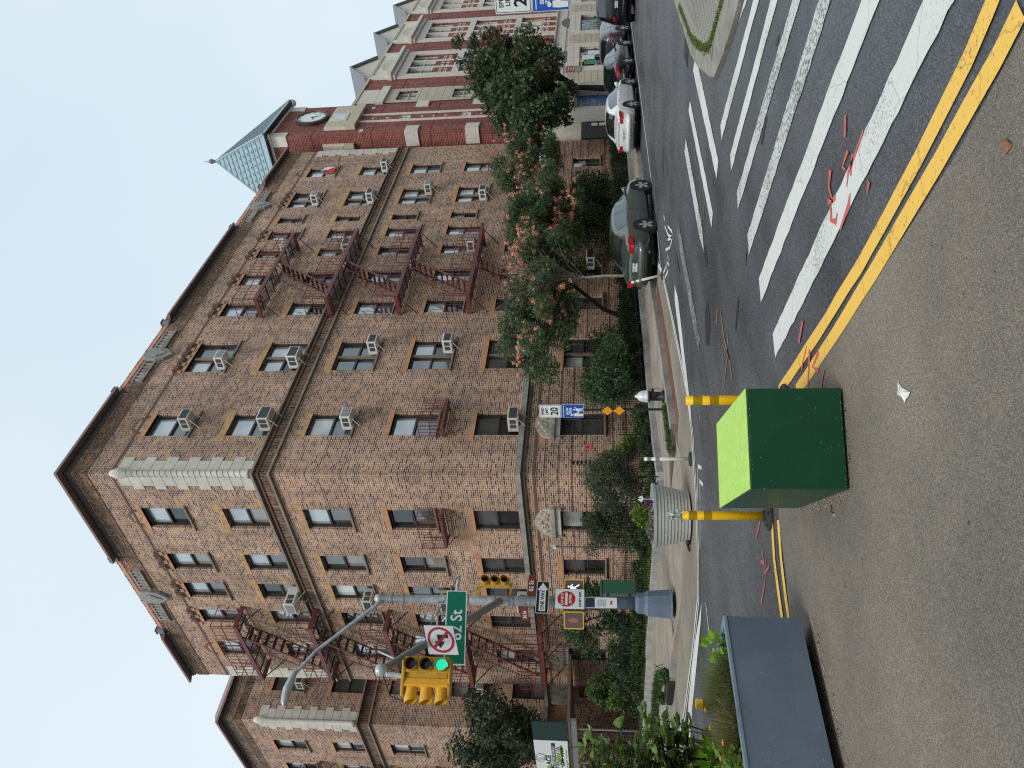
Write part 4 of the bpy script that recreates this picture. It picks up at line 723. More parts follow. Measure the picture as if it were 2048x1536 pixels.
for f, (i, j) in enumerate(((3, 0), (0, 1))):      # seams and shingle courses on the two roof faces in view
    n = np.cross(np.array(cs[j])-np.array(cs[i]), np.array(AP)-np.array(cs[i])); n = n/np.linalg.norm(n)*.03
    for k in range(1, 12 if f == 0 else 17):
        t_ = k/(12. if f == 0 else 17.); a = lerp(cs[i], AP, t_); b_ = lerp(cs[j], AP, t_); a2 = lerp(cs[i], AP, t_+.012); b2 = lerp(cs[j], AP, t_+.012); A = lambda p: tuple(np.array(p)+n)
        obj('roof_seam' if f == 0 else 'shingle_course', MB().hexa([a, b_, b2, a2], [A(a), A(b_), A(b2), A(a2)]), mat('dark_seam', lin((108, 134, 144)), .5) if f == 0 else M_shg, rf)
        if f == 0:
            mb = MB()
            for s_ in range(int(12*(1-t_))): q = lerp(lerp(a, b_, (s_+.5)/(12*(1-t_))), AP, .04); nn = np.array(q)+n*.6; mb.poly([tuple(nn+np.array([0, -.09, -.02])), tuple(nn+np.array([0, .09, -.02])), tuple(nn+np.array([.02, .09, .07])), tuple(nn+np.array([.02, -.09, .07]))])
            if mb.f: obj('snow_guard', mb, M_gut, rf)
for i in range(4): obj('hip_ridge', MB().tube([cs[i], AP], .07, 6), M_cop, rf)
fin = obj('finial', MB().lathe((AP[0], AP[1], AP[2]), [(.1, -.1), (.1, .1), (.15, .2), (.18, .3), (.12, .42), (.04, .5), (.03, .6), (.01, .85)], 12), M_gut, TW, smooth=True)
for c in cs[:2]: obj('eave_ball', MB().lathe((c[0]+.45, c[1]+.4, 22.3), [(.02, -.28), (.2, -.2), (.28, 0), (.2, .2), (.02, .28)], 12), M_ac, TW, smooth=True)
# blue double doors
DR = thing('school_doors', 'blue metal school doors with white lettering P.S. 222 beside the brick tower', 'doors', (50, 18.9, .15)); Md = mat('blue_door_paint', lin((34, 92, 158)), .45, var=.12, scale=3); DF = Fr((0, 18.65, 0), (1, 0, 0), (0, -1, 0))
for k in range(3): u = 48.65+k*.92; obj('door_leaf', MB().fb(DF, u, u+.9, .15, 2.35, -.1, -.04), Md, DR, bevel=.01); obj('transom_panel', MB().fb(DF, u, u+.9, 2.38, 3.05, -.1, -.04), Md, DR)
Mw = mat('white_lettering', lin((230, 232, 232)), .5, var=0)
text('P.S. 222', .42, DF, 50.0, 2.0, -.035, Mw, DR); text('WELCOME', .16, DF, 49.9, 2.7, -.035, Mw, DR); text('PUBLIC SCHOOL', .13, DF, 50.0, 1.6, -.035, Mw, DR)
obj('canopy', MB().fb(TF, 48.3, 52.4, 3.2, 3.65, .05, .9), M_lime2, TW)
gt = thing('steel_gate', 'dark slatted steel gate with white notices between tower and apartment house', 'gate', (45.6, 17.6, .15))
GF = Fr((45.9, 0, 0), (0, 1, 0), (-1, 0, 0)); obj('panel', MB().box(43.5, 45.98, 18.3, 18.36, .15, 2.7), mat('charcoal_steel', lin((46, 46, 54)), .5), gt)
for k in range(24): obj('slat', MB().box(43.52+k*.102, 43.58+k*.102, 18.25, 18.3, .2, 2.65), M_black, gt)
for k in range(2): obj('notice', MB().box(45.2, 45.6, 18.22, 18.24, 1.3+k*.45, 1.65+k*.45), M_ac, gt)
# school street front
SX1 = 102.; SY = 19.2; SF = Fr((0, SY, 0), (1, 0, 0), (0, -1, 0))
SC = thing('school_building', 'long red brick and limestone school with gabled dormers beyond the clock tower', 'school', (51, SY, 0))
bays = [(58.0+8.55*i, 63.9+8.55*i) for i in range(6)]      # stone window bays
ops = []
for a, b in bays:
    for zl in (2, 3, 4): z = {2: 5.9+.4, 3: 10.1, 4: 14.0}[zl]; ops.append((a+.75, b-.75, z, z+1.85))
gops = [(a+.7, b-.8, .9, 3.0) for a, b in bays]; sm = [(53.6, 55.3, z, z+1.35) for z in (6.6, 10.35, 14.3)]
obj('wall', wall_holes(SF, 50.8, SX1, 4.95, 18.4, ops+sm, .25), brick_red, SC); obj('wall', wall_holes(SF, 50.8, SX1, 0, 4.15, gops, .25), M_lime, SC)
obj('stone_band', MB().fb(SF, 50.8, SX1, 4.15, 4.95, -.2, .06), M_lime, SC); obj('ledge', MB().fb(SF, 53, SX1, 4.95, 5.07, -.2, .18), M_lime2, SC); obj('parapet_coping', MB().fb(SF, 50.8, SX1, 18.4, 18.6, -.4, .12), M_lime2, SC)
obj('roof', MB().poly([(50.8, SY+.3, 18.4), (SX1, SY+.3, 18.4), (SX1, SY+14, 18.4), (50.8, SY+14, 18.4)]), M_gut, SC)
for z in (8.1, 11.9, 15.6): obj('joint', MB().fb(SF, 50.8, SX1, z-.012, z+.012, 0, .004), mat('dark_joint', lin((70, 40, 38)), .9), SC)  # same dark brown joint lines as on the tower
Mg = mat('school_sash_white', lin((214, 212, 204)), .5, var=.05)
pb = obj('stone_bay', wall_holes(SF, 53.1, 55.8, 5.08, 18.4, sm, .1, .05), M_lime2, SC)
for k in range(7): obj('flute', MB().fb(SF, 53.2+k*.37, 53.4+k*.37, 17.1, 18.3, .05, .1), M_lime, pb)
for z in np.arange(5.8, 17, .55): obj('joint', MB().fb(SF, 53.1, 55.8, z, z+.02, .05, .056), M_belt, pb)
obj('cornice', MB().fb(SF, 52.9, 56.0, 16.4, 16.95, 0, .22), M_lime, pb)
def swin(par, a, b, z0, z1, o=-.2, nx=3):
    mb = MB(); w = (b-a)/nx
    for i in range(nx):
        u0, u1 = a+i*w+.05, a+(i+1)*w-.05
        for q in ((u0, u0+.05, z0, z1), (u1-.05, u1, z0, z1), (u0, u1, z0, z0+.06), (u0, u1, z1-.06, z1), (u0, u1, (z0+z1)/2-.03, (z0+z1)/2+.03), ((u0+u1)/2-.02, (u0+u1)/2+.02, z0, z1)): mb.fb(SF, *q, o, o+.06)
    w_ = obj('window', mb, Mg, par)
    for i in range(nx): obj('pane', MB().fb(SF, a+i*w+.06, a+(i+1)*w-.06, z0+.03, z1-.03, o-.05, o-.01), P_hi if random.random() < .5 else P_mid, w_)
    return w_
for q in sm: swin(SC, *q, nx=1)
for bi, (a, b) in enumerate(bays):
    st = obj('stone_bay', MB().fb(SF, a, a+.7, 5.08, 18.4, 0, .12).fb(SF, b-.7, b, 5.08, 18.4, 0, .12).fb(SF, a+.7, b-.7, 15.85, 17.0, 0, .12).fb(SF, a+.7, b-.7, 17.0, 18.4, 0, .05), M_lime, SC)
    obj('bay_cornice', MB().fb(SF, a-.2, b+.2, 16.75, 17.0, 0, .55).fb(SF, a-.1, b+.1, 16.5, 16.75, 0, .3), M_lime, st)
    for k in range(3):
        u0, u1 = a+.75+k*(b-a-1.5)/3, a+.75+(k+1)*(b-a-1.5)/3
        if k: obj('stone_mullion', MB().fb(SF, u0-.08, u0+.08, 5.1, 15.85, -.2, .08), M_lime, st)
        for z in (12.55, 8.6, 5.3):
            for dx in (.35, .85):
                for dz in (.35, .75): obj('stone_accent', MB().fb(SF, u0+dx, u0+dx+.26, z+dz, z+dz+.08, 0, .012).fb(SF, u0+dx, u0+dx+.26, z+dz+.13, z+dz+.21, 0, .012), M_ac, st)
    for z in (11.95, 8.0): obj('stone_sill', MB().fb(SF, a+.7, b-.7, z, z+.5, 0, .1), M_lime, st)
    for q in ops[bi*3:bi*3+3]: swin(SC, *q)
    uc = (a+b)/2; ar = MB().prism(SF, [(uc+1.5*cos(t), 17.1+1.05*sin(t)) for t in np.linspace(0, pi, 17)], .05, .09); obj('blind_arch', ar, M_lime2, st)
    dm = obj('dormer', MB().prism(SF, [(a+.6, 18.6), (b-1.2, 18.6), (b-1.2, 18.95), ((a+b)/2-.3, 20.4), (a+.6, 18.95)], -2.6, .02), M_lime, SC)
    pk = ((a+b)/2-.3); mb = MB(); mb.hexa([SF.P(a+.35, 18.86, .25), SF.P(pk, 20.46, .25), SF.P(pk, 20.46, -2.6), SF.P(a+.35, 18.86, -2.6)], [SF.P(a+.35, 18.96, .25), SF.P(pk, 20.6, .25), SF.P(pk, 20.6, -2.6), SF.P(a+.35, 18.96, -2.6)]).hexa([SF.P(b-.95, 18.86, .25), SF.P(pk, 20.46, .25), SF.P(pk, 20.46, -2.6), SF.P(b-.95, 18.86, -2.6)], [SF.P(b-.95, 18.96, .25), SF.P(pk, 20.6, .25), SF.P(pk, 20.6, -2.6), SF.P(b-.95, 18.96, -2.6)])
    obj('dormer_roof', mb, M_gut, dm)
    ga = gops[bi]; gw = obj('ground_window', MB().fb(SF, ga[0], ga[1], 2.94, 3.0, -.2, -.1).fb(SF, ga[0], ga[1], 1.9, 1.95, -.2, -.1), M_dk, SC); obj('pane', MB().fb(SF, ga[0], ga[1], .9, 3.0, -.26, -.22), P_lo, gw)
    mb = MB()
    for k in range(9): u = ga[0]+(ga[1]-ga[0])*k/8; mb.tube([SF.P(u, .9, -.05), SF.P(u, 3.0, -.05)], .012, 4, False)
    for k in range(2): c0 = ga[0]+(ga[1]-ga[0])*k/2; c1 = c0+(ga[1]-ga[0])/2; mb.tube([SF.P(c0, .9, -.04), SF.P(c1, 3, -.04)], .012, 4, False); mb.tube([SF.P(c1, .9, -.04), SF.P(c0, 3, -.04)], .012, 4, False)
    obj('security_grille', mb, M_black, gw)
    obj('lunette', MB().prism(SF, [((ga[0]+ga[1])/2+1.3*cos(t), 3.98+.62*sin(t)) for t in np.linspace(0, pi, 15)], .065, .07), mat('slate_grey_panel', lin((98, 98, 100)), .6, var=.1), SC)
    for k in range(3): obj('stone_block', MB().fb(SF, ga[0]+k*(ga[1]-ga[0])/3+.01, ga[0]+(k+1)*(ga[1]-ga[0])/3-.01, 3.03, 3.45, 0, .05), M_lime, SC); obj('stone_block', MB().fb(SF, ga[0]+k*(ga[1]-ga[0])/3+.01, ga[0]+(k+1)*(ga[1]-ga[0])/3-.01, 3.47, 3.93, 0, .05), M_lime, SC)
    for k in range(8): obj('stone_course', MB().fb(SF, b+.1, b+2.35, .4+k*.44, .4+k*.44+.41, 0, .04), M_lime2, SC)
for k in range(8): obj('stone_course', MB().fb(SF, 54.2, 57.6, .4+k*.44, .4+k*.44+.41, 0, .04), M_lime2, SC)
rs = thing('school_sign', 'dark red information sign on the pale school wall by the street tree', 'sign', SF.P(58, 3.3, .1)); obj('board', MB().fb(SF, 57.3, 58.6, 2.9, 3.95, .05, .09), mat('maroon_sign', lin((128, 26, 40)), .5, var=.05), rs); obj('lower_panel', MB().fb(SF, 57.3, 58.6, 2.9, 3.3, .091, .095), M_belt, rs)
text('Renaissance', .17, SF, 57.95, 3.78, .1, Mw, rs); text('School', .17, SF, 57.95, 3.58, .1, Mw, rs); text('Early Learning', .13, SF, 57.95, 3.4, .1, Mw, rs)
po = thing('window_posters', 'bright school posters hung on the grille of the ground floor window', 'posters', SF.P(60.8, 2, .05))
for u, w_, z, c in ((59.0, .9, 1.75, (60, 130, 90)), (60.1, .9, 1.9, (210, 226, 232)), (61.2, .8, 1.5, (226, 228, 230)), (59.6, .5, 2.5, (222, 160, 60))): obj('poster', MB().fb(SF, u, u+w_, z, z+.9, .01, .03), mat('poster_%d' % c[0], lin(c), .6, var=.25, scale=6), po)

# ------------------------------------------------------------------ iron railings with stone kerb
def railing(path, name, label):
    T = thing(name, label, 'railing', (path[0][0], path[0][1], .15), group='black iron garden railings'); L_ = 0
    pk = None
    for i in range(len(path)-1):
        a, b = path[i], path[i+1]; d = hypot(b[0]-a[0], b[1]-a[1]); ux, uy = (b[0]-a[0])/d, (b[1]-a[1])/d; nx, ny = -uy, ux
        n = max(1, round(d/1.9))
        for k in range(n):
            p, q = (a[0]+ux*d*k/n+ux*.008, a[1]+uy*d*k/n+uy*.008), (a[0]+ux*d*(k+1)/n-ux*.008, a[1]+uy*d*(k+1)/n-uy*.008); h = .33+random.uniform(-.015, .015)
            obj('kerb_stone', MB().sheet([(p[0]-nx*.13, p[1]-ny*.13), (q[0]-nx*.13, q[1]-ny*.13), (q[0]+nx*.13, q[1]+ny*.13), (p[0]+nx*.13, p[1]+ny*.13)], .1, h), M_kstone, T, bevel=.012)
        for zz in (.46, 1.1): obj('rail', MB().tube([(a[0], a[1], zz), (b[0], b[1], zz)], .016, 4, False), M_black, T)
        for k in range(int(d/.125)):
            x, y = a[0]+ux*.125*k, a[1]+uy*.125*k
            if pk is None: pk = obj('picket', MB().tube([(0, 0, .3), (0, 0, 1.2)], .0085, 4, False).poly([(-.008, 0, 1.2), (.008, 0, 1.2), (0, 0, 1.27)]), M_black, T, local=True); pk.location = (x-path[0][0], y-path[0][1], -.15)
            else: c = pk.copy(); C.objects.link(c); c.parent = T; c.location = (x-path[0][0], y-path[0][1], -.15)
        obj('post', MB().box(a[0]-.014, a[0]+.014, a[1]-.014, a[1]+.014, .3, 1.25), M_black, T)
    return T
M_kstone = mat('railing_kerb_stone', lin((158, 158, 154)), .85, var=.22, scale=3, bump=.4)
railing(FR_R, 'garden_railing', 'black iron railing on a stone kerb along the right-hand front garden'); railing(FR_L, 'garden_railing', 'black iron railing on a stone kerb along the left-hand front garden')

# ------------------------------------------------------------------ plants
def leaves(centers, n, size, seed, flat=.0, aspect=.55, stretch=(1, 1, 1), hang=0):
    r = np.random.default_rng(seed); cs = np.array([c[:3] for c in centers]); rs = np.array([c[3] for c in centers]); w = rs**2.2; w = w/w.sum()
    idx = r.choice(len(cs), n, p=w); d = r.normal(size=(n, 3)); d /= np.linalg.norm(d, axis=1)[:, None]; rad = rs[idx]*(r.random(n)**.42)
    p = cs[idx]+d*rad[:, None]*np.array(stretch); a = r.normal(size=(n, 3)); a[:, 2] *= (1-flat); a[:, 2] -= hang; a /= np.linalg.norm(a, axis=1)[:, None]
    b = np.cross(a, r.normal(size=(n, 3))+np.array([0, 0, flat*2])); b /= np.linalg.norm(b, axis=1)[:, None]+1e-9; s = size*(.45+1.1*r.random(n)**1.5)[:, None]
    q = np.stack([p-a*s*.5, p+b*s*aspect*.5-a*s*.05, p+a*s*.5, p-b*s*aspect*.5-a*s*.05], 1).reshape(-1, 3); return q
def leafobj(name, q, m, parent, kind='stuff', label=None):
    o_ = org(parent) if parent is not None else (0, 0, 0); q = q-np.array(o_); me = bpy.data.meshes.new(name); n = len(q)//4
    me.vertices.add(len(q)); me.vertices.foreach_set('co', q.astype(np.float32).ravel()); me.loops.add(len(q)); me.loops.foreach_set('vertex_index', np.arange(len(q), dtype=np.int32))
    me.polygons.add(n); me.polygons.foreach_set('loop_start', np.arange(0, len(q), 4, dtype=np.int32)); me.polygons.foreach_set('loop_total', np.full(n, 4, np.int32)); me.update(calc_edges=True); me.materials.append(m)
    ob = bpy.data.objects.new(name, me); link(ob, parent)
    if kind: ob['kind'] = kind
    if label: ob['label'] = label
    return ob
def blobs(c, R, n, r0, r1, seed, shell=.55):
    r = np.random.default_rng(seed); out = []
    for _ in range(n):
        d = r.normal(size=3); d /= np.linalg.norm(d); k = shell+(1-shell)*r.random(); out.append((c[0]+d[0]*R[0]*k, c[1]+d[1]*R[1]*k, c[2]+d[2]*R[2]*k, r0+(r1-r0)*r.random()))
    return out
def limbs(par, base, fork, cl, r0, m, seed=0, nm=14, trunkpts=None):
    r = random.Random(seed); tp = trunkpts or [base, tuple((base[i]+fork[i])/2+(.06 if i < 2 else 0) for i in range(3)), fork]
    obj('trunk', MB().tube(tp, [r0*(1-.35*i/(len(tp)-1)) for i in range(len(tp))], 9), m, par, smooth=True); mb = MB()
    for c in r.sample(list(cl), min(nm, len(cl))):
        mid = tuple((fork[i]+c[i])/2+r.uniform(-.25, .25) for i in range(3)); mb.tube([fork, mid, c[:3]], [r0*.45, r0*.25, r0*.07], 6, False)
    obj('branches', mb, m, par, kind='stuff')
BARK = mat('dark_bark', lin((58, 50, 44)), .9, var=.3, scale=9, bump=.6); BARKL = mat('pale_bark', lin((176, 168, 152)), .85, var=.3, scale=7)
LG_dark = leafmat('dark_maple_leaf', (.03, .055, .027), (.062, .1, .048), (.14, .19, .075)); LG_red = leafmat('reddish_maple_leaf', (.08, .055, .035), (.13, .08, .045), (.07, .1, .035))
LG_mim = leafmat('silk_tree_leaf', (.055, .09, .045), (.1, .155, .075), (.17, .23, .11), .38); LG_pink = leafmat('silk_tree_blossom', lin((226, 148, 130)), lin((234, 176, 154)), lin((214, 126, 112)), .25)
LG_yew = leafmat('yew_leaf', (.022, .048, .022), (.046, .09, .038), (.095, .15, .06), .2); LG_hedge = leafmat('hedge_leaf', (.026, .052, .02), (.055, .1, .032), (.12, .18, .06), .25)
LG_olive = leafmat('grey_green_leaf', (.035, .05, .03), (.06, .085, .045), (.1, .12, .06), .2); LG_lime = leafmat('yellow_green_leaf', (.08, .13, .02), (.16, .24, .03), (.26, .33, .05), .3); LG_mid = leafmat('mid_green_leaf', (.03, .06, .02), (.06, .11, .03), (.12, .17, .05), .25)
# silk tree with pink blossom
T = thing('silk_tree', 'silk tree covered in pink blossom spreading in front of the right-hand facade', 'tree', (24.2, 17.4, .3))
cl = blobs((22.6, 15.9, 3.85), (2.7, 1.4, 1.25), 60, .3, .65, 12, .25)+blobs((26.2, 16.0, 3.9), (2.8, 1.5, 1.3), 62, .3, .7, 11, .25)+blobs((30.4, 16.0, 4.4), (3.0, 1.5, 1.5), 60, .3, .75, 13, .25)+blobs((34.8, 15.8, 5.0), (2.6, 1.4, 1.5), 34, .3, .65, 14, .3)+blobs((37.8, 15.6, 5.0), (1.2, 1.0, 1.2), 12, .2, .5, 16, .3)+blobs((29, 16.2, 2.9), (4, 1, .7), 16, .25, .5, 18, .3)
limbs(T, (24.2, 17.4, .3), (26.6, 17.0, 3.0), cl, .1, BARK, 3, 40, [(24.2, 17.4, .3), (25.0, 17.3, 1.6), (26.6, 17.0, 3.0)])
r_ = np.random.default_rng(5); q = leaves(cl, 125000, .14, 15, .35, .34, (1.15, 1, .8), .3); leafobj('crown', q, LG_mim, T)
bp_ = np.array([(c[0]+d[0]*c[3]*.9, c[1]+d[1]*c[3]*.9-.15, c[2]+abs(d[2])*c[3]*.75+.05, .06) for c in cl for d in r_.normal(size=(14, 3))*.65]); keep = rng.random(len(bp_)) < np.clip(.25+.9*np.sin(bp_[:, 0]*.9)*np.cos(bp_[:, 2]*1.7+1), .08, 1)
leafobj('blossom', leaves([(*x[:3], .09) for x in bp_[keep]], 22*int(keep.sum()), .065, 17, 0, .9), LG_pink, T)
# street maple
T = thing('street_maple', 'dark green street maple with bronze tips behind the parked white car', 'tree', (41.8, 14.9, .15))
cl = blobs((42.2, 14.6, 5.9), (3.5, 2.3, 2.3), 80, .4, .85, 21, .35)+blobs((38.2, 14.6, 4.9), (1.8, 1.4, 1.5), 26, .35, .7, 22, .3)+blobs((39.5, 14.6, 3.3), (1.6, 1.2, .5), 10, .3, .5, 220, .3)
cl2 = blobs((45.2, 14.4, 7.6), (2.8, 1.8, 1.5), 26, .3, .75, 23, .4)
limbs(T, (41.8, 14.9, .1), (41.9, 14.8, 2.7), cl+cl2, .2, BARK, 4, 26); leafobj('crown', leaves(cl, 36000, .17, 24, 0, .8), LG_dark, T); leafobj('bronze_tips', leaves(cl2+cl[:10], 9000, .17, 25, 0, .8), LG_red, T)
cl3 = blobs((48.5, 14.6, 9.6), (1.6, 1.0, .9), 9, .2, .5, 26); leafobj('thin_twigs', leaves(cl3, 1100, .16, 27, 0, .7), LG_olive, T)
T = thing('tree_grate_weeds', 'low weeds growing in the tree pit at the street maple base', 'weeds', (41.8, 14.9, .15)); leafobj('leaves', leaves([(41.8, 14.9, .3, .3)], 500, .1, 28), LG_mid, T)
# bare white-stemmed birch
bx_, by_ = 24.0, 15.2
T = thing('bare_birch', 'bare white-stemmed young tree with wiry leafless twigs behind the grey sedan', 'tree', (bx_, by_, .15)); obj('trunk', MB().tube([(bx_, by_, .15), (bx_+.05, by_, 1.6), (bx_-.05, by_+.05, 3.1)], [.06, .05, .04], 8), BARKL, T, smooth=True)
mb = MB(); rr = random.Random(9)
for i in range(62):
    a = rr.uniform(0, 6.28); s_ = rr.uniform(.5, 2.6); z = rr.uniform(2.2, 3.2); zt = z+rr.uniform(.6, 2.6); p0 = (bx_, by_, z); p1 = (bx_+cos(a)*s_*.45, by_+sin(a)*s_*.3, z+(zt-z)*.6); p2 = (bx_+cos(a)*s_*1.1, by_+sin(a)*s_*.7, zt); mb.tube([p0, p1, p2], [.014, .009, .004], 4, False)
    for k in range(3): f = rr.uniform(.3, 1); pm = lerp(p1, p2, f); mb.tube([pm, (pm[0]+rr.uniform(-.35, .35), pm[1]+rr.uniform(-.3, .3), pm[2]+rr.uniform(.1, .6))], .0045, 3, False)
obj('twigs', mb, mat('grey_twig', lin((134, 120, 108)), .9, var=.2), T, kind='stuff')
def bush(name, label, c, R, m, n, size, seed, nb=24, r0=.25, r1=.5, aspect=.5, cat='shrub', shell=.4, stem=True, extra=None):
    T = thing(name, label, cat, (c[0], c[1], .25)); cl = blobs(c, R, nb, r0, r1, seed, shell)
    if stem: limbs(T, (c[0], c[1], .2), (c[0], c[1], c[2]-R[2]*.4), cl, .05, BARK, seed, 10)
    leafobj('foliage', leaves(cl, n, size, seed+1, 0, aspect), m, T)
    if extra: leafobj('young_shoots', leaves(cl[:9], 1800, size, seed+5, 0, aspect), LG_lime, T)
    return T
bush('yew_bush', 'large dark green bush overhanging the railing right of the speed limit sign', (20.6, 16.6, 1.35), (1.7, 1.0, .85), LG_yew, 26000, .085, 31, 44, .3, .55)
bush('grey_shrub', 'loose grey-green shrub at the building corner behind the railing', (15.9, 16.9, 1.35), (1.0, .9, .75), LG_olive, 12000, .1, 33, 30, .25, .45, .25); bush('grey_shrub', 'tall feathery grey-green shrub left of the building corner', (15.9, 19.2, 1.5), (.8, .9, .9), LG_olive, 12000, .1, 35, 26, .25, .45, .25)
bush('yew_tree', 'small dark yew standing behind the light pole', (15.9, 23.9, 2.2), (1.0, 1.6, 1.3), LG_yew, 9000, .13, 37, 26, .25, .5, .4, 'tree', .6)
bush('yellow_green_bush', 'loose yellow-green bush behind the railing left of the light pole', (15.5, 28.4, 1.3), (.7, .9, .9), LG_mid, 7000, .1, 39, 24, .2, .4, extra=1); bush('dark_evergreen', 'dark evergreen filling the garden behind the left railing', (15.9, 25.9, .95), (.8, 1.7, .5), LG_yew, 9000, .1, 41, 20, .25, .45)
bush('garden_tree', 'small dark tree in front of the far ground floor windows', (33.5, 17.6, 2.3), (3.6, .7, 1.6), LG_yew, 18000, .13, 43, 34, .4, .8, .4, 'tree')
bush('court_tree', 'loose grey-green tree rising over the entrance court', (16.2, 33.8, 6.2), (1.5, 2.7, 2.0), LG_olive, 15000, .17, 45, 34, .35, .8, .5, 'tree', .5)
def hedge(path, w, h, m, n, seed, name, label, size=.09):
    r = np.random.default_rng(seed); T = thing(name, label, 'hedge', (path[0][0], path[0][1], .3)); cl = []
    for i in range(len(path)-1):
        a, b = path[i], path[i+1]; k = int(hypot(b[0]-a[0], b[1]-a[1])/.25)
        for j in range(k): f = (j+.5)/k; cl.append((a[0]+(b[0]-a[0])*f, a[1]+(b[1]-a[1])*f+r.normal(0, .12), .3+h*.5+r.normal(0, .1), w*(.8+.4*r.random())))
    leafobj('foliage', leaves(cl, n, size, seed+1, 0, .7, (1, 1, h/w/2)), m, T); return T
hedge([(19.3, 16.65), (22, 16.85), (28, 17.0), (44.6, 17.2)], .36, .75, LG_hedge, 55000, 51, 'ivy_hedge', 'dark ivy hedge behind the right-hand railing')
hedge([(14.9, 16.4), (15.3, 20), (15.1, 24), (15.0, 29)], .28, .42, LG_mid, 24000, 53, 'ground_hedge', 'low leafy planting behind the left-hand railing')
hedge([(14.9, 15.9), (16.8, 16.4), (19.2, 16.7)], .2, .36, LG_mid, 6000, 55, 'ground_hedge', 'low leafy planting at the railing corner')
o = leafobj('garden_grass', blades([(15.0, 20), (15.0, 29)], 1, .1, .01, .1, 1)and np.array(leaves([(15.2+i*.0, 19+i*.5, .32, .35) for i in range(22)], 9000, .12, 57, 0, .2, (1.6, 1, .3))), LG_lime, None, 'stuff', 'bright green grass behind the left-hand railing'); o['category'] = 'grass'
T = thing('wall_creeper', 'pale green creeper climbing beside the ground floor window sill', 'plant', (18.7, 18.8, .3)); leafobj('leaves', leaves([(18.5+.3*i, 18.75, 1.2-.18*i, .28) for i in range(4)], 1500, .1, 59), LG_lime, T)
o = obj('sidewalk_weeds', blades([(11.5, 19.9), (11.9, 22.0), (11.7, 24.0)], 1800, .22, .008, .09, 61), LG_mid, kind='stuff'); o['label'] = 'strip of grass weeds growing in a sidewalk crack left of the pole'; o['category'] = 'weeds'
o = obj('kerb_weeds', blades([(13.1, 13.1), (14.9, 13.25)], 900, .12, .006, .05, 63), LG_mid, kind='stuff'); o['label'] = 'green weeds along the kerb under the speed limit sign'; o['category'] = 'weeds'

# ------------------------------------------------------------------ signal pole and what hangs on it
PX, PY = 11.1, 16.15; E_ = (6.66, 11.7, 5.42)
M_gal = mat('galvanised_steel', lin((182, 188, 192)), .45, .3, var=.2, scale=6); M_slate = mat('slate_blue_paint', lin((98, 112, 130)), .5, var=.12, scale=4); M_galv2 = mat('grey_steel_arm', lin((134, 136, 136)), .5, .3, var=.15)
T = thing('signal_pole', 'tall silver and slate blue light pole with curved lamp arm and signal mast arm', 'light pole', (PX, PY, .15))
b_ = obj('base', MB().lathe((PX, PY, 0), [(.36, .15), (.34, .2), (.3, .72), (.25, .8), (.24, .95), (.15, 1.02)], 8), M_slate, T, bevel=.01)
obj('lower_shaft', MB().lathe((PX, PY, 0), [(.15, 1.0), (.14, 2.2)], 16), M_slate, T, smooth=True); sh = obj('shaft', MB().lathe((PX, PY, 0), [(.138, 2.2), (.11, 5), (.09, 7.2), (.11, 7.22), (.08, 7.34)], 16), M_gal, T, smooth=True)
for z in (3.35, 3.5, 3.62, 3.9, 4.0, 4.35, 5.0, 6.6, 6.9): obj('band_clamp', MB().lathe((PX, PY, 0), [(.148-.006*(z-2), z), (.148-.006*(z-2), z+.03)], 14), M_galv2, sh)
la = [(PX, PY, 7.1), (PX-.25, PY, 7.3), (PX-.9, PY, 7.9), (PX-1.5, PY, 8.45), (PX-2.1, PY, 8.78), (PX-2.3, PY, 8.82)]
obj('lamp_arm', MB().tube(la, [.055, .05, .045, .04, .035, .035], 8), M_gal, T, smooth=True); lh = obj('lamp_head', MB().tube([(PX-1.95, PY, 8.74), (PX-2.1, PY, 8.8), (PX-2.45, PY, 8.84), (PX-2.75, PY, 8.82), (PX-2.85, PY, 8.8)], [.04, .07, .1, .075, .02], 10), M_gal, T, smooth=True)
obj('mast_arm', MB().tube([(PX, PY, 4.22), lerp((PX, PY, 4.22), E_, .5), E_], [.085, .075, .06], 10), M_galv2, T, smooth=True); obj('arm_cap', MB().lathe(E_, [(.02, -.1), (.09, -.07), (.1, 0), (.09, .07), (.02, .1)], 10), M_gal, T, smooth=True)
sb = (PX+.62, PY-.12, 5.32); obj('strut', MB().tube([(PX, PY, 5.32), sb], .045, 8), M_gal, T); obj('guy_wire', MB().tube([sb, lerp((PX, PY, 4.22), E_, .78)], .012, 4).tube([sb, (PX-.1, PY, 7.0)], .006, 4), M_galv2, T)
M1 = lerp((PX, PY, 4.22), E_, .62); obj('tie_rod', MB().tube([(PX-.1, PY, 5.75), (M1[0], M1[1], M1[2]+.02)], .022, 6), M_gal, T); obj('tie_rod', MB().tube([lerp((PX, PY, 4.22), E_, .9), (E_[0]+.9, E_[1]+.95, E_[2]+.42)], .016, 6), M_gal, T)
M_sy = mat('signal_yellow', lin((228, 172, 44)), .45, var=.08, scale=10); M_sy2 = mat('signal_yellow_aged', lin((188, 148, 40)), .5, var=.18, scale=9)
M_lr = mat('red_lens_off', lin((70, 18, 24)), .2, var=.2); M_lk = mat('dark_lens_off', lin((24, 26, 26)), .2, var=.1); M_lg = mat('green_lens_lit', (.02, .72, .46), .3, var=.0, emit=.8); M_lgo = mat('green_lens_off', lin((12, 44, 40)), .2, var=.1)
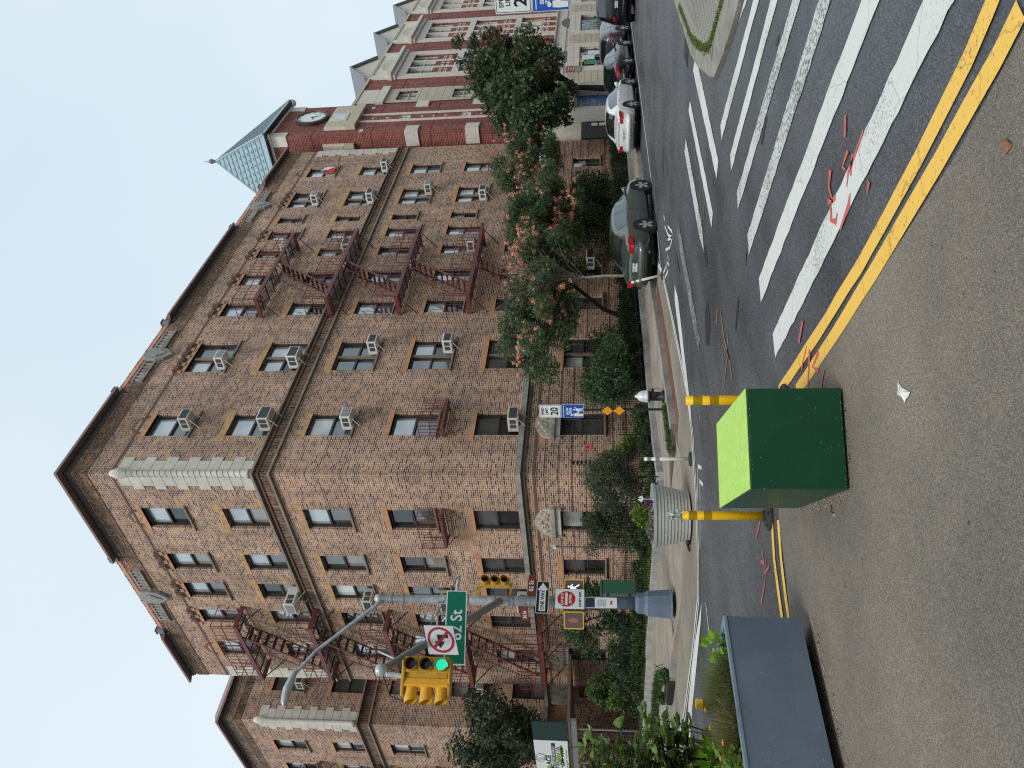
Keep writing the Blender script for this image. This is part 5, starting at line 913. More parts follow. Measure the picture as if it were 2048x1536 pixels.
def sig_head(T, c, d, sz, m, lenses, hoods=True):
    """three lenses, top red; c top-centre, d facing, sz section height"""
    d = Vector(d).normalized(); rt = Vector((0, 0, 1)).cross(d).normalized(); fr = Fr(c, tuple(rt), tuple(d)); R_ = sz*.4
    bd = obj('housing', MB().fb(fr, -sz*.5, sz*.5, -sz*3, 0, -sz*.55, 0), m, T, bevel=.02)
    for k, lm in enumerate(lenses):
        z = -sz*(k+.5); n = 18; pts = [(R_*cos(a), z+R_*sin(a)) for a in np.linspace(0, 2*pi, n+1)[:-1]]
        obj('lens', MB().prism(fr, [(u*.96, z+(w-z)*.96) for u, w in pts], 0, .015), lm, bd); obj('door_rim', MB().prism(fr, [((R_*1.1)*cos(a), z+(R_*1.1)*sin(a)) for a in np.linspace(0, 2*pi, 19)[:-1]], -.005, .012), m, bd)
        mb = MB(); N = 20; ln = sz*1.0
        for i in range(N):
            a0, a1 = [(-1.2+ (pi+2.4)*j/N) for j in (i, i+1)]
            mb.poly([fr.P(R_*1.03*cos(a0), z+R_*1.03*sin(a0), .0), fr.P(R_*1.03*cos(a1), z+R_*1.03*sin(a1), .0), fr.P(R_*1.03*cos(a1), z+R_*1.03*sin(a1)-.05*sz, ln*(.86+.14*sin(a1))), fr.P(R_*1.03*cos(a0), z+R_*1.03*sin(a0)-.05*sz, ln*(.86+.14*sin(a0)))])
        v = obj('visor', mb, m, bd); sm_ = v.modifiers.new('thick', 'SOLIDIFY'); sm_.thickness = .006
    return bd
T = thing('traffic_signal', 'yellow two-way traffic signal with lit green lens hanging at the mast arm end', 'traffic signal', (6.45, 11.5, 4.0)); sz = .25
cc = (6.62, 11.72, 5.06); cvec = Vector((-cc[0], -cc[1], 0)).normalized(); lft = Vector((0, 0, 1)).cross(cvec)
dA = (Vector((-.42, -.9, 0))).normalized(); dB = Vector((-.98, .14, 0)).normalized()
sig_head(T, (6.72, 11.6, 5.02), dA, sz, M_sy2, [M_lr, M_lk, M_lg]); sig_head(T, (6.44, 11.86, 5.02), dB, sz, M_sy, [M_lr, M_lk, M_lk])
obj('hanger', MB().tube([E_, (6.6, 11.72, 5.3), (6.58, 11.74, 5.05)], .04, 8), M_gal, T); fr_ = Fr((6.58, 11.74, 0), tuple(lft), tuple(cvec)); obj('centre_frame', MB().fb(fr_, -.16, .14, 4.3, 5.0, -.18, .02).fb(fr_, -.3, .26, 5.0, 5.06, -.12, .08).fb(fr_, -.3, .26, 4.24, 4.29, -.12, .06), M_sy2, T, bevel=.02)
obj('cable', MB().tube([E_, (6.35, 11.95, 5.25), (6.28, 12.0, 5.0), (6.4, 11.9, 4.85)], .012, 5), M_black, T)
T = thing('traffic_signal', 'small aged yellow traffic signal clamped on the right side of the pole', 'traffic signal', (PX+.3, PY-.2, 3.9)); sig_head(T, (PX+.36, PY-.26, 4.73), (-.25, -.97, 0), .235, M_sy2, [M_lk, M_lk, M_lgo])
obj('mount', MB().box(PX+.05, PX+.4, PY-.16, PY-.1, 4.73, 4.79).box(PX+.05, PX+.4, PY-.16, PY-.1, 3.96, 4.01), M_sy2, T)
# signs
M_gs = mat('street_sign_green', lin((0, 116, 86)), .35, var=.03, spec=.4); M_ws = mat('sign_white', lin((226, 230, 230)), .4, var=.02); M_bs = mat('sign_black', lin((16, 17, 18)), .4, var=0); M_rs = mat('sign_red', lin((186, 28, 46)), .4, var=.03); M_br = mat('historic_sign_brown', lin((120, 44, 38)), .45, var=.05)
M_unused = None; M_blue = mat('sign_blue', lin((22, 84, 178)), .4, var=.03); M_alu = mat('sign_back_aluminium', lin((150, 152, 152)), .4, .5, var=.1)
def rr_(w, h, r, n=5): # rounded rectangle outline
    out = []
    for cx, cz, a0 in ((w/2-r, h/2-r, 0), (-w/2+r, h/2-r, pi/2), (-w/2+r, -h/2+r, pi), (w/2-r, -h/2+r, 3*pi/2)):
        out += [(cx+r*cos(a0+pi/2*i/n), cz+r*sin(a0+pi/2*i/n)) for i in range(n+1)]
    return out
def board(T, fr, w, h, m, border=None, bw=.012, r=.03, o=0):
    b = obj('board', MB().prism(fr, rr_(w, h, r), o, o+.004), border or m, T)
    if border: obj('face', MB().prism(fr, rr_(w-2*bw, h-2*bw, r*.7), o+.004, o+.006), m, T)
    return b
def facing(c, n):
    n = Vector(n).normalized(); u = Vector((0, 0, 1)).cross(n); return Fr(c, tuple(u), tuple(n))
T = thing('street_name_sign', 'large green 82 St sign hanging along the mast arm', 'street sign', (8.68, 13.6, 4.2)); fr = Fr((8.66, 13.5, 4.67), (1, 0, .1), (0, -1, 0)); board(T, fr, 1.66, .42, M_gs, M_ws, .022, .02); text('82 St', .33, fr, .03, -.02, .008, M_ws, T, bold=.004)
obj('bracket', MB().tube([(8.9, 13.56, 4.9), (8.9, 13.7, 5.0)], .02, 6).tube([(8.4, 13.56, 4.85), (8.4, 13.5, 5.05)], .02, 6), M_gal, T)
T = thing('no_left_turn_sign', 'white no left turn sign tilted on the mast arm before the green sign', 'road sign', (8.0, 13.0, 4.3)); frn = Fr((7.98, 12.9, 4.78), (.93, -.22, .3), (-.25, -.95, .1)); board(T, frn, .58, .58, M_ws, M_bs, .01, .03)
mb = MB(); n = 32
for i in range(n): a0, a1 = 2*pi*i/n, 2*pi*(i+1)/n; mb.poly([frn.P(.25*cos(a0), .25*sin(a0), .009), frn.P(.25*cos(a1), .25*sin(a1), .009), frn.P(.205*cos(a1), .205*sin(a1), .009), frn.P(.205*cos(a0), .205*sin(a0), .009)])
mb.poly([frn.P(-.165, .13, .012), frn.P(-.13, .165, .012), frn.P(.165, -.13, .012), frn.P(.13, -.165, .012)]); obj('red_ring', mb, M_rs, T)
obj('arrow', MB().poly([frn.P(.04, -.15, .008), frn.P(.1, -.15, .008), frn.P(.1, .05, .008), frn.P(.04, .05, .008)]).poly([frn.P(-.04, .0, .0082), frn.P(.1, .0, .0082), frn.P(.1, .06, .0082), frn.P(-.04, .06, .0082)]).poly([frn.P(-.16, .03, .0084), frn.P(-.03, -.07, .0084), frn.P(-.03, .13, .0084)]), M_bs, T)
obj('arm_clamp', MB().tube([frn.P(0, .29, -.02), frn.P(0, .5, -.1)], .03, 6).tube([frn.P(0, .1, -.03), frn.P(.1, .5, -.15)], .02, 6), M_gal, T)
Z = lambda X: AT_(X)
f = facing((PX+.36, PY-.13, 3.49), (0, -1, 0)); T = thing('street_name_plate', 'small brown 82 St plate on the right side of the pole', 'street sign', (PX+.3, PY-.1, 3.5)); board(T, f, .6, .17, M_br, None, r=.01); text('82 St', .15, f, -.02, -.005, .006, M_ws, T, bold=.002)
f = facing((PX-.12, PY+.34, 3.66), (-1, 0, 0)); T = thing('street_name_plate', 'small brown 34 Av plate on the left side of the pole', 'street sign', (PX-.1, PY+.3, 3.6)); board(T, f, .6, .17, M_br, None, r=.01); text('34 Av', .14, f, -.04, -.005, .006, M_ws, T, bold=.002)
f = facing((PX-.02, PY-.2, 3.2), (.02, -1, 0)); T = thing('one_way_sign', 'black and white ONE WAY sign with arrow to the right', 'road sign', (PX, PY-.2, 3.2)); board(T, f, .9, .3, M_bs, M_ws, .012, .03)
obj('arrow', MB().prism(f, [(-.39, -.075), (.2, -.075), (.2, -.13), (.41, 0), (.2, .13), (.2, .075), (-.39, .075)], .006, .008), M_ws, T); text('ONE WAY', .125, f, -.085, -.004, .009, M_bs, T, bold=.003, squeeze=.95)
f = facing((PX-.05, PY-.19, 2.55), (0, -1, 0)); T = thing('do_not_enter_sign', 'white square sign with red DO NOT ENTER disc and EXCEPT BIKES below', 'road sign', (PX, PY-.2, 2.3)); board(T, f, .56, .7, M_ws, mat('sign_edge_green', lin((40, 90, 80)), .5), .008, .02)
obj('red_disc', MB().prism(f, [(.215*cos(a), .08+.215*sin(a)) for a in np.linspace(0, 2*pi, 33)[:-1]], .006, .008), M_rs, T); obj('white_bar', MB().fb(f, -.17, .17, .052, .108, .008, .01), M_ws, T); text('DO NOT', .085, f, 0, .175, .01, M_ws, T, bold=.002); text('ENTER', .085, f, 0, -.018, .01, M_ws, T, bold=.002); text('EXCEPT BIKES', .068, f, 0, -.245, .008, M_bs, T, bold=.0015)
f = facing((PX-.12, PY-.17, 1.82), (-.1, -1, 0)); T = thing('parking_notice', 'narrow white notice with dark header on the slate blue pole', 'notice', (PX, PY-.2, 1.5)); board(T, f, .27, .76, M_ws, None, r=.02); obj('header', MB().fb(f, -.125, .125, .14, .36, .005, .007), mat('navy_header', lin((46, 48, 62)), .5, var=.05), T)
for k in range(9): obj('text_line', MB().fb(f, -.1, .07+.03*(k % 2), .08-k*.024, .088-k*.024, .005, .006), M_alu, T)
text('594', .07, f, 0, -.25, .007, M_rs, T, bold=.003)
def ped(c, n, label, fig):
    T = thing('pedestrian_signal', label, 'pedestrian signal', c); f = facing(c, n); obj('housing', MB().fb(f, -.2, .2, -.24, .24, -.18, 0), M_sy2, T, bevel=.03); obj('rim', MB().prism(f, rr_(.42, .48, .04), 0, .03), M_sy, T); obj('face', MB().prism(f, rr_(.36, .42, .02), .03, .035), mat('signal_face', lin((88, 82, 80)), .4, var=.1), T)
    if fig: obj('walking_figure', MB().prism(f, [(.03+.025*cos(a), .13+.025*sin(a)) for a in np.linspace(0, 6, 8)], .036, .04).prism(f, [(-.03, .09), (.05, .09), (.1, .03), (.085, .02), (.04, .06), (.03, -.02), (.09, -.12), (.07, -.14), (0, -.03), (-.06, -.14), (-.085, -.13), (-.03, 0), (-.02, .06), (-.07, .0), (-.085, .01)], .036, .04), mat('walk_white', (.9, .93, .95), .4, var=0, emit=.6), T)
    else: obj('hand_symbol', MB().prism(f, [(-.04, -.1), (.04, -.1), (.06, 0), (.09, .04), (.07, .05), (.04, .03), (.04, .12), (.02, .12), (.015, .04), (.0, .14), (-.02, .14), (-.02, .04), (-.04, .11), (-.055, .1), (-.05, 0)], .036, .04), mat('hand_orange', (.36, .12, .07), .4, var=0, emit=.06), T)
ped((PX+.36, PY-.05, 2.46), (-.5, -.86, 0), 'yellow-rimmed pedestrian signal with white walking figure right of the pole', 1); ped((PX-.33, PY+.25, 2.46), (-.75, -.66, 0), 'yellow-rimmed pedestrian signal with dim orange hand left of the pole', 0)
T = thing('signal_control_box', 'dark green metal control box strapped to the right side of the pole', 'control box', (PX+.3, PY-.1, 1.2)); Mgb = mat('dark_green_enamel', lin((26, 78, 52)), .4, var=.08, coat=.3); f = facing((PX+.34, PY-.12, 1.4), (-.35, -.93, 0)); obj('cabinet', MB().fb(f, -.16, .16, -.42, .38, -.22, .12), Mgb, T, bevel=.015); obj('lid', MB().prism(f, [(-.18, .38), (.18, .38), (.12, .44), (-.12, .44)], -.24, .14), Mgb, T); obj('hinge_strap', MB().fb(f, -.3, -.14, .22, .27, -.1, -.04).fb(f, -.3, -.14, -.3, -.25, -.1, -.04), M_slate, T)
# speed limit signs
def speed_sign(x, y, zt, label, markers=True, post=True):
    T = thing('speed_limit_sign', label, 'road sign', (x, y, .15))
    if post: obj('post', MB().box(x-.025, x+.025, y-.02, y+.02, .15, zt-.02), mat('green_channel_post', lin((24, 44, 36)), .6, var=.1), T)
    f = Fr((x-.04, y, zt-.29), (0, -1, 0), (-1, 0, 0)); b = board(T, f, .45, .57, M_ws, M_bs, .01, .03); fi = Fr((x-.04, y, zt-.29), (0, -1, 0), (-1, 0, 0))
    # black keyline inside the white edge
    obj('white_edge', MB().prism(f, rr_(.45, .57, .03), .0005, .0045), M_ws, T); obj('keyline', MB().prism(f, rr_(.42, .54, .025), .0045, .006), M_bs, T); obj('white_field', MB().prism(f, rr_(.4, .52, .02), .006, .0075), M_ws, T)
    text('SPEED', .1, f, 0, .185, .0085, M_bs, T, bold=.002); text('LIMIT', .1, f, 0, .08, .0085, M_bs, T, bold=.002); text('20', .27, f, 0, -.12, .0085, M_bs, T, bold=.006)
    g_ = Fr((x-.04, y, zt-.87), (0, -1, 0), (-1, 0, 0)); board(T, g_, .45, .57, M_blue, M_ws, .008, .02); obj('top_strip', MB().fb(g_, -.19, .19, .22, .235, .007, .008), M_ws, T); text('SLOW', .085, g_, .0, .13, .008, M_ws, T, bold=.003); text('ZONE', .085, g_, .0, .045, .008, M_ws, T, bold=.003)
    obj('adult_figure', MB().prism(g_, [(-.13+.035*cos(a), .02+.035*sin(a)) for a in np.linspace(0, 6, 10)], .0085, .01).prism(g_, [(-.17, -.03), (-.08, -.03), (-.06, -.12), (.0, -.17), (-.01, -.19), (-.08, -.15), (-.09, -.27), (-.175, -.27), (-.18, -.12)], .0085, .01), M_ws, T)
    obj('child_figure', MB().prism(g_, [(.05+.03*cos(a), -.05+.03*sin(a)) for a in np.linspace(0, 6, 10)], .0085, .01).prism(g_, [(.02, -.09), (.08, -.09), (.14, -.05), (.145, -.07), (.09, -.13), (.1, -.27), (.07, -.27), (.05, -.18), (.03, -.27), (.0, -.27), (.01, -.15), (-.03, -.16), (-.03, -.145)], .0085, .01), M_ws, T)
    if markers:
        for z in (1.6, 1.3): h = Fr((x-.04, y, z), (0, -1, 0), (-1, 0, 0)); mk = obj('yellow_marker', MB().prism(h, [(.15*cos(a), .15*sin(a)) for a in (0, pi/2, pi, 3*pi/2)], 0, .006), mat('marker_amber', lin((236, 162, 24)), .4, var=.03), T, bevel=.004); obj('bolt', MB().prism(h, [(.01*cos(a), .08+.01*sin(a)) for a in np.linspace(0, 6, 6)], .006, .01).prism(h, [(.01*cos(a), -.08+.01*sin(a)) for a in np.linspace(0, 6, 6)], .006, .01), M_black, mk)
speed_sign(15.2, 13.65, 3.37, 'green post with SPEED LIMIT 20 and blue SLOW ZONE signs beside the hydrant')
speed_sign(13.15, 3.2, 3.37, 'SPEED LIMIT 20 over blue SLOW ZONE sign at the photo edge by the island', False)
# hydrant
hx, hy, _ = gp(1327, 792, .15); hx, hy = hx*.925, hy*.925
hx, hy = 15.45, 13.42
T = thing('fire_hydrant', 'black fire hydrant with silver domed top beside the speed sign post', 'hydrant', (hx, hy, .15))
br_ = obj('barrel', MB().lathe((hx, hy, 0), [(.16, .15), (.16, .2), (.12, .22), (.115, .5), (.15, .52), (.15, .56)], 16), M_black, T, smooth=True); obj('bonnet', MB().lathe((hx, hy, 0), [(.165, .56), (.168, .6), (.155, .62), (.15, .7), (.12, .78), (.07, .83), (.04, .85), (.04, .89), (.01, .9)], 18), mat('silver_paint', lin((206, 208, 210)), .4, .2, var=.05), T, smooth=True)
obj('nozzle', MB().tube([(hx, hy, .42), (hx-.12, hy-.16, .42)], .065, 12), M_black, br_); obj('nozzle', MB().tube([(hx, hy, .45), (hx+.14, hy-.14, .45)], .045, 10), M_black, br_); obj('chain', MB().tube([(hx+.14, hy-.14, .4), (hx+.15, hy-.15, .28), (hx+.1, hy-.14, .24)], .008, 5), M_black, br_)
# delineator posts
M_dw = mat('white_delineator', lin((224, 222, 208)), .5, var=.06, scale=9); M_yb = mat('yellow_post', lin((246, 198, 10)), .45, var=.05, scale=6); M_yr = mat('reflective_band', lin((160, 130, 8)), .35, var=.15, scale=30); M_rub = mat('black_rubber', lin((44, 46, 50)), .7, var=.15)
def delin(x, y, h, label, lean=(0, 0)):
    T = thing('delineator_post', label, 'delineator', (x, y, .01)); obj('base', MB().lathe((x, y, 0), [(.15, .012), (.14, .04), (.05, .06)], 14), M_rub, T); tp = (x+lean[0], y+lean[1], h)
    p = obj('post', MB().tube([(x, y, .04), tp], .036, 12), M_dw, T, smooth=True)
    for f0 in (.66, .84): obj('reflective_band', MB().tube([lerp((x, y, .04), tp, f0), lerp((x, y, .04), tp, f0+.09)], .038, 12), M_alu, p)
a = gp(1383, 918); delin(a[0], a[1], .93, 'white delineator post on the buff strip left of the speed sign'); a = gp(1325, 550); delin(a[0]*.99, a[1]*.99, .88, 'leaning white delineator post behind the grey sedan', (-.1, .16))
def bollard(x, y, h, label, base=True):
    T = thing('yellow_flexible_post', label, 'bollard', (x, y, .01)); p = obj('post', MB().lathe((x, y, 0), [(.047, .06), (.046, h-.005), (.04, h)], 20), M_yb, T, smooth=True)
    for z in (h-.31, h-.15): obj('reflective_band', MB().lathe((x, y, 0), [(.049, z), (.049, z+.085)], 20), M_yr, p)
    if base:
        b = obj('base', MB().lathe((x, y, 0), [(.16, .01), (.155, .035), (.06, .06), (.055, .09)], 20), M_rub, T)
        for k in range(5): a = k*1.256+.5; obj('bolt_slot', MB().lathe((x+.11*cos(a), y+.11*sin(a), 0), [(.022, .03), (.022, .052)], 10), M_black, b)
    return T
a = gp(1541, 1032); bollard(a[0], a[1], .93, 'yellow flexible post left of the green block with plastic bag on top'); bpos = a
q = gp(1372, 801, .96); bollard(q[0], q[1], .96, 'yellow flexible post standing behind the green block'); q = gp(1391, 1408, .95); bollard(q[0], q[1], .95, 'yellow post mostly hidden by the planter flowers')
T = thing('plastic_bag', 'crumpled clear plastic bag stuffed on top of the yellow post', 'plastic bag', (bpos[0], bpos[1], .93)); mb = MB(); r_ = random.Random(4)
for k in range(46):
    c = (bpos[0]+r_.gauss(0, .026), bpos[1]+r_.gauss(0, .026), .97+r_.uniform(-.035, .08)); p = [(c[0]+r_.gauss(0, .028), c[1]+r_.gauss(0, .028), c[2]+r_.gauss(0, .028)) for _ in range(3)]; mb.poly(p)
obj('film', mb, mat('clear_plastic', lin((196, 206, 206)), .15, var=.2, scale=30), T)

# ------------------------------------------------------------------ green block, planters
T = thing('green_block', 'dark green painted block with yellow-green top beside the double yellow line', 'block', (4.5, 4.6, 0))
A0 = np.array([4.05, 4.43]); A1 = np.array([4.64, 3.96]); dn = np.array([.9, 1.2]); A2 = A1+dn; A3 = A0+np.array([.88, 1.22]); zt = .72
Mg_ = mat('bottle_green_paint', lin((17, 66, 45)), .4, var=.12, scale=3, spec=.35); Mtop = mat('yellow_green_paint', lin((182, 220, 108)), .5, var=.12, scale=9, stretch=(6, 1, 1))
def rpoly(q, z): return [(p[0], p[1], z) for p in q]
q4 = [A0, A1, A2, A3]; bd = MB().hexa(rpoly(q4, .02), rpoly(q4, zt-.012)); obj('body', bd, Mg_, T, bevel=.008); obj('top', MB().hexa(rpoly(q4, zt-.011), rpoly(q4, zt)), Mtop, T, bevel=.004)
chip = mat('chipped_edge', lin((150, 168, 150)), .8, var=.3); mb = MB(); r_ = random.Random(2)
for k in range(60):
    i = r_.choice([0, 0, 3]); a, b = q4[i], q4[(i+1) % 4]; f_ = r_.random(); x, y = a[0]+(b[0]-a[0])*f_, a[1]+(b[1]-a[1])*f_; z = r_.choice([.03, zt-.03, r_.uniform(.05, .65)]); n_ = np.array([-(b[1]-a[1]), b[0]-a[0]]); n_ = -n_/np.linalg.norm(n_)*-.0015; s_ = r_.uniform(.002, .006); t_ = (b-a)/np.linalg.norm(b-a)
    n_ = np.array([(b-a)[1], -(b-a)[0]]); n_ = n_/np.linalg.norm(n_)*.001; mb.poly([(x+n_[0]-t_[0]*s_, y+n_[1]-t_[1]*s_, z), (x+n_[0]+t_[0]*s_, y+n_[1]+t_[1]*s_, z-s_*.3), (x+n_[0], y+n_[1], z+s_)])
obj('paint_chips', mb, chip, T, kind='stuff')
# grey steel planter box
T0_ = T = thing('steel_planter', 'long blue-grey steel planter box full of grasses and flowers at the lower left', 'planter', (2.9, 6.2, 0)); Msp = mat('blue_grey_steel_paint', lin((102, 115, 130)), .42, var=.13, scale=1.1, spec=.5, bump=.12, bscale=2.5)
q4 = [(4.1, 6.13), (4.18, 7.0), (1.3, 7.3), (1.3, 6.19)]; zt = .745; q_in = [(4.06, 6.17), (4.14, 6.96), (1.34, 7.26), (1.34, 6.23)]
for i in range(4):
    a, b, ai, bi = q4[i], q4[(i+1) % 4], q_in[i], q_in[(i+1) % 4]; obj('side_panel', MB().hexa([(a[0], a[1], .09), (b[0], b[1], .09), (bi[0], bi[1], .09), (ai[0], ai[1], .09)], [(a[0], a[1], zt-.03), (b[0], b[1], zt-.03), (bi[0], bi[1], zt-.03), (ai[0], ai[1], zt-.03)]), Msp, T)
    e = lambda p, k: (p[0]+(p[0]-2.7)*k, p[1]+(p[1]-6.68)*k*2.4); A, B, Ci, Di = e(a, .006), e(b, .006), e(bi, -.006), e(ai, -.006); obj('rim', MB().hexa([(*A, zt-.03), (*B, zt-.03), (*Ci, zt-.03), (*Di, zt-.03)], [(*A, zt), (*B, zt), (*Ci, zt), (*Di, zt)]), mat('rim_paint', lin((128, 144, 160)), .35, var=.05), T, bevel=.004)
for p in ((3.9, 6.4), (1.6, 6.4), (3.9, 6.85), (1.6, 7.0)): obj('foot', MB().box(p[0]-.06, p[0]+.06, p[1]-.06, p[1]+.06, .004, .09), M_rub, T)
obj('soil', MB().sheet(q_in, .5, .66), mat('potting_soil', lin((58, 50, 44)), .95, var=.4, scale=20), T)
def tuft(name, label, c, n, h, w, m, seed, spread=.5, cat='grass tuft', droop=.6, base=.035):
    T = thing(name, label, cat, c); r = np.random.default_rng(seed); mb = MB()
    for _ in range(n):
        a = r.random()*6.283; l = h*(.55+.6*r.random()); out = spread*l*(.25+r.random()); bx, by = c[0]+r.normal(0, base), c[1]+r.normal(0, base); wx, wy = -sin(a)*w, cos(a)*w; P_ = []
        for k in range(5): t = k/4; x = bx+cos(a)*out*t; y = by+sin(a)*out*t; z = c[2]+l*(t-droop*.5*t*t*out/l*1.6); s_ = 1-t*.85; P_.append(((x-wx*s_, y-wy*s_, z), (x+wx*s_, y+wy*s_, z)))
        for k in range(4): mb.poly([P_[k][0], P_[k][1], P_[k+1][1], P_[k+1][0]])
    obj('blades', mb, m, T, kind='stuff'); return T
G_tan = leafmat('straw_grass', lin((150, 142, 96)), lin((118, 122, 72)), lin((168, 160, 120)), .3); G_ol = leafmat('olive_grass', lin((96, 104, 60)), lin((120, 128, 76)), lin((78, 92, 50)), .3)
tuft('grass_tuft', 'straw coloured grass tuft in the middle of the steel planter', (3.22, 6.5, .64), 2600, .34, .0026, G_tan, 71, 1.0, base=.09); tuft('grass_tuft', 'fine olive twiggy grass at the right of the steel planter', (3.66, 6.62, .64), 3200, .33, .0024, G_ol, 72, .8, base=.12)
def bigleaf(name, label, c, R, n, size, m, seed, cat='plant', asp=.5, base=.66): 
    T = thing(name, label, cat, (c[0], c[1], base)); r = np.random.default_rng(seed); mb = MB()
    for _ in range(n):
        d = r.normal(size=3); d /= np.linalg.norm(d); p = np.array(c)+d*np.array(R)*(.4+.6*r.random()); a = d+r.normal(size=3)*.5; a /= np.linalg.norm(a); s_ = np.cross(a, r.normal(size=3)); s_ /= np.linalg.norm(s_); nn = np.cross(a, s_); L_ = size*(.6+.7*r.random()); w = L_*asp
        pts = [(0, 0), (.25, .38), (.55, .5), (.8, .3), (1, 0), (.8, -.3), (.55, -.5), (.25, -.38)]; b = len(mb.v)
        for u, v in pts: mb.v.append(tuple(p+a*L_*u+s_*w*v+nn*(abs(v)*.18*L_-u*u*.15*L_)))
        mb.f += [(b, b+1, b+7), (b+1, b+2, b+6, b+7), (b+2, b+3, b+5, b+6), (b+3, b+4, b+5)]
    obj('leaves', mb, m, T, kind='stuff'); return T
BL = leafmat('bright_leaf', lin((120, 178, 30)), lin((150, 200, 50)), lin((92, 150, 30)), .35, .4); BM = leafmat('rose_leaf', lin((108, 138, 66)), lin((142, 166, 92)), lin((88, 116, 56)), .35, .45); BD = leafmat('purple_leaf', lin((50, 34, 48)), lin((70, 50, 62)), lin((36, 28, 40)), .2)
bigleaf('bright_green_plant', 'bright lime green leafy plant at the right end of the steel planter', (4.0, 6.45, .78), (.08, .1, .09), 26, .1, BL, 73); bigleaf('bright_green_plant', 'bright lime green leafy plant left in the steel planter', (3.08, 6.8, .86), (.24, .12, .15), 170, .11, BL, 74)
bigleaf('silver_green_plant', 'grey-green bushy plant at the back left of the steel planter', (2.95, 6.6, .76), (.2, .2, .12), 240, .08, BM, 75); bigleaf('purple_plant', 'dark purple leaved plant near the planter rim', (2.92, 6.32, .7), (.1, .06, .05), 60, .06, BD, 76); bigleaf('yellow_green_plant', 'pale yellow-green succulent plant at the planter front rim', (2.86, 6.3, .78), (.15, .08, .08), 150, .06, LG_lime, 77)
# tall rose-leaved bush rising from the far left of the planter
T = thing('rose_bush', 'tall leafy rose bush with yellowing leaves rising from the left end of the planter', 'shrub', (2.9, 6.9, .66)); r_ = random.Random(12); mb = MB(); tips = []
for k in range(34):
    b0 = (3.0+r_.uniform(-.4, .3), 6.85+r_.uniform(-.2, .25), .66); tp = (b0[0]+r_.uniform(-.35, .35), b0[1]+r_.uniform(-.3, .35), r_.uniform(1.2, 2.2)); md = lerp(b0, tp, .5); md = (md[0]+r_.uniform(-.08, .08), md[1]+r_.uniform(-.08, .08), md[2]); mb.tube([b0, md, tp], [.009, .007, .004], 5, False)
    for j in range(7): tips.append(tuple(np.array(lerp(md, tp, j/6))+np.array([r_.gauss(0, .05), r_.gauss(0, .05), r_.gauss(0, .04)])))
obj('stems', mb, mat('rose_stem', lin((96, 84, 60)), .7, var=.2), T, kind='stuff'); mb = MB(); r2 = np.random.default_rng(13)
for t_ in tips:
    for j in range(12):
        d = r2.normal(size=3); d[2] = abs(d[2])*.3; d /= np.linalg.norm(d); s_ = np.cross(d, [0, 0, 1.]); s_ /= np.linalg.norm(s_)+1e-6; nn = np.cross(d, s_); L_ = .06+.055*r2.random(); b = len(mb.v); p = np.array(t_)
        for u, v in [(0, 0), (.25, .36), (.55, .42), (.8, .26), (1, 0), (.8, -.26), (.55, -.42), (.25, -.36)]: mb.v.append(tuple(p+d*L_*u+s_*L_*v+nn*(abs(v)*.15*L_)))
        mb.f += [(b, b+1, b+7), (b+1, b+2, b+6, b+7), (b+2, b+3, b+5, b+6), (b+3, b+4, b+5)]
obj('leaves', mb, BM, T, kind='stuff')
G_stem = mat('flower_stem', lin((90, 110, 50)), .7, var=.1)
T = thing('orange_flowers', 'small orange and yellow flower heads among the planter grasses', 'flowers', (3.4, 6.6, .9)); 
for c in ((3.45, 6.55, .93), (3.32, 6.6, .9), (3.02, 6.5, .86), (3.1, 6.4, .84)): obj('stem', MB().tube([(c[0], c[1], .64), c], .003, 4), G_stem, T); obj('flower', MB().lathe(c, [(.002, -.012), (.02, 0), (.026, .01), (.008, .016)], 9), mat('orange_petal', lin((240, 176, 60)), .5, var=.15, scale=60), T)
mb = MB(); r_ = random.Random(31)
for k in range(70):
    x = r_.choice([r_.uniform(1.4, 4.05), r_.gauss(2.7, .05), r_.gauss(2.9, .05)]); z = r_.choice([r_.uniform(.12, .7), .12+r_.random()*.05, .5]); s_ = r_.uniform(.0015, .004); y = 6.13+(4.1-x)*(.06/2.8)-.0015; mb.poly([(x-s_, y, z), (x+s_, y, z-s_*.5), (x+s_*.4, y, z+s_), (x-s_*.6, y, z+s_*.8)])
obj('paint_speck', mb, mat('white_speck', lin((206, 212, 216)), .7, var=.1), T0_, kind='stuff')
# round slatted planter
rc = (11.15, 13.3); rc = (11.45, 13.05)
c0 = gp(1384, 1032); rc = (c0[0]*1.02, c0[1]*1.02)
T = thing('round_planter', 'pale grey tapered round planter made of lapped boards on the buff strip', 'planter', (rc[0], rc[1], 0)); Mrp = mat('pale_grey_board', lin((172, 172, 164)), .5, var=.08, scale=5); Mrp2 = mat('planter_rim_grey', lin((164, 166, 168)), .45, var=.06)
n = 10; h0, h1, r0, r1 = .04, .7, .47, .63
for k in range(n): z0_ = h0+(h1-h0)*k/n; z1_ = h0+(h1-h0)*(k+1)/n; ra = r0+(r1-r0)*k/n; rb = r0+(r1-r0)*(k+1)/n; obj('board', MB().lathe((rc[0], rc[1], 0), [(ra+.024, z0_), (rb+.002, z1_-.001)], 40), Mrp, T)
obj('rim', MB().lathe((rc[0], rc[1], 0), [(.64, .7), (.665, .71), (.665, .76), (.59, .76), (.59, .68)], 40), Mrp2, T); obj('soil', MB().lathe((rc[0], rc[1], 0), [(.6, .69), (.01, .72)], 30), MATS['potting_soil'], T)
V = Vector((-rc[0], -rc[1], 0)).normalized(); Lf = Vector((V.y, -V.x, 0))*-1   # towards the camera, and leftwards in the photo
Lf = Vector((_R[0], _R[1], 0)).normalized()*-1
def off(l, f_, z): return (rc[0]+Lf.x*l+V.x*f_, rc[1]+Lf.y*l+V.y*f_, z)
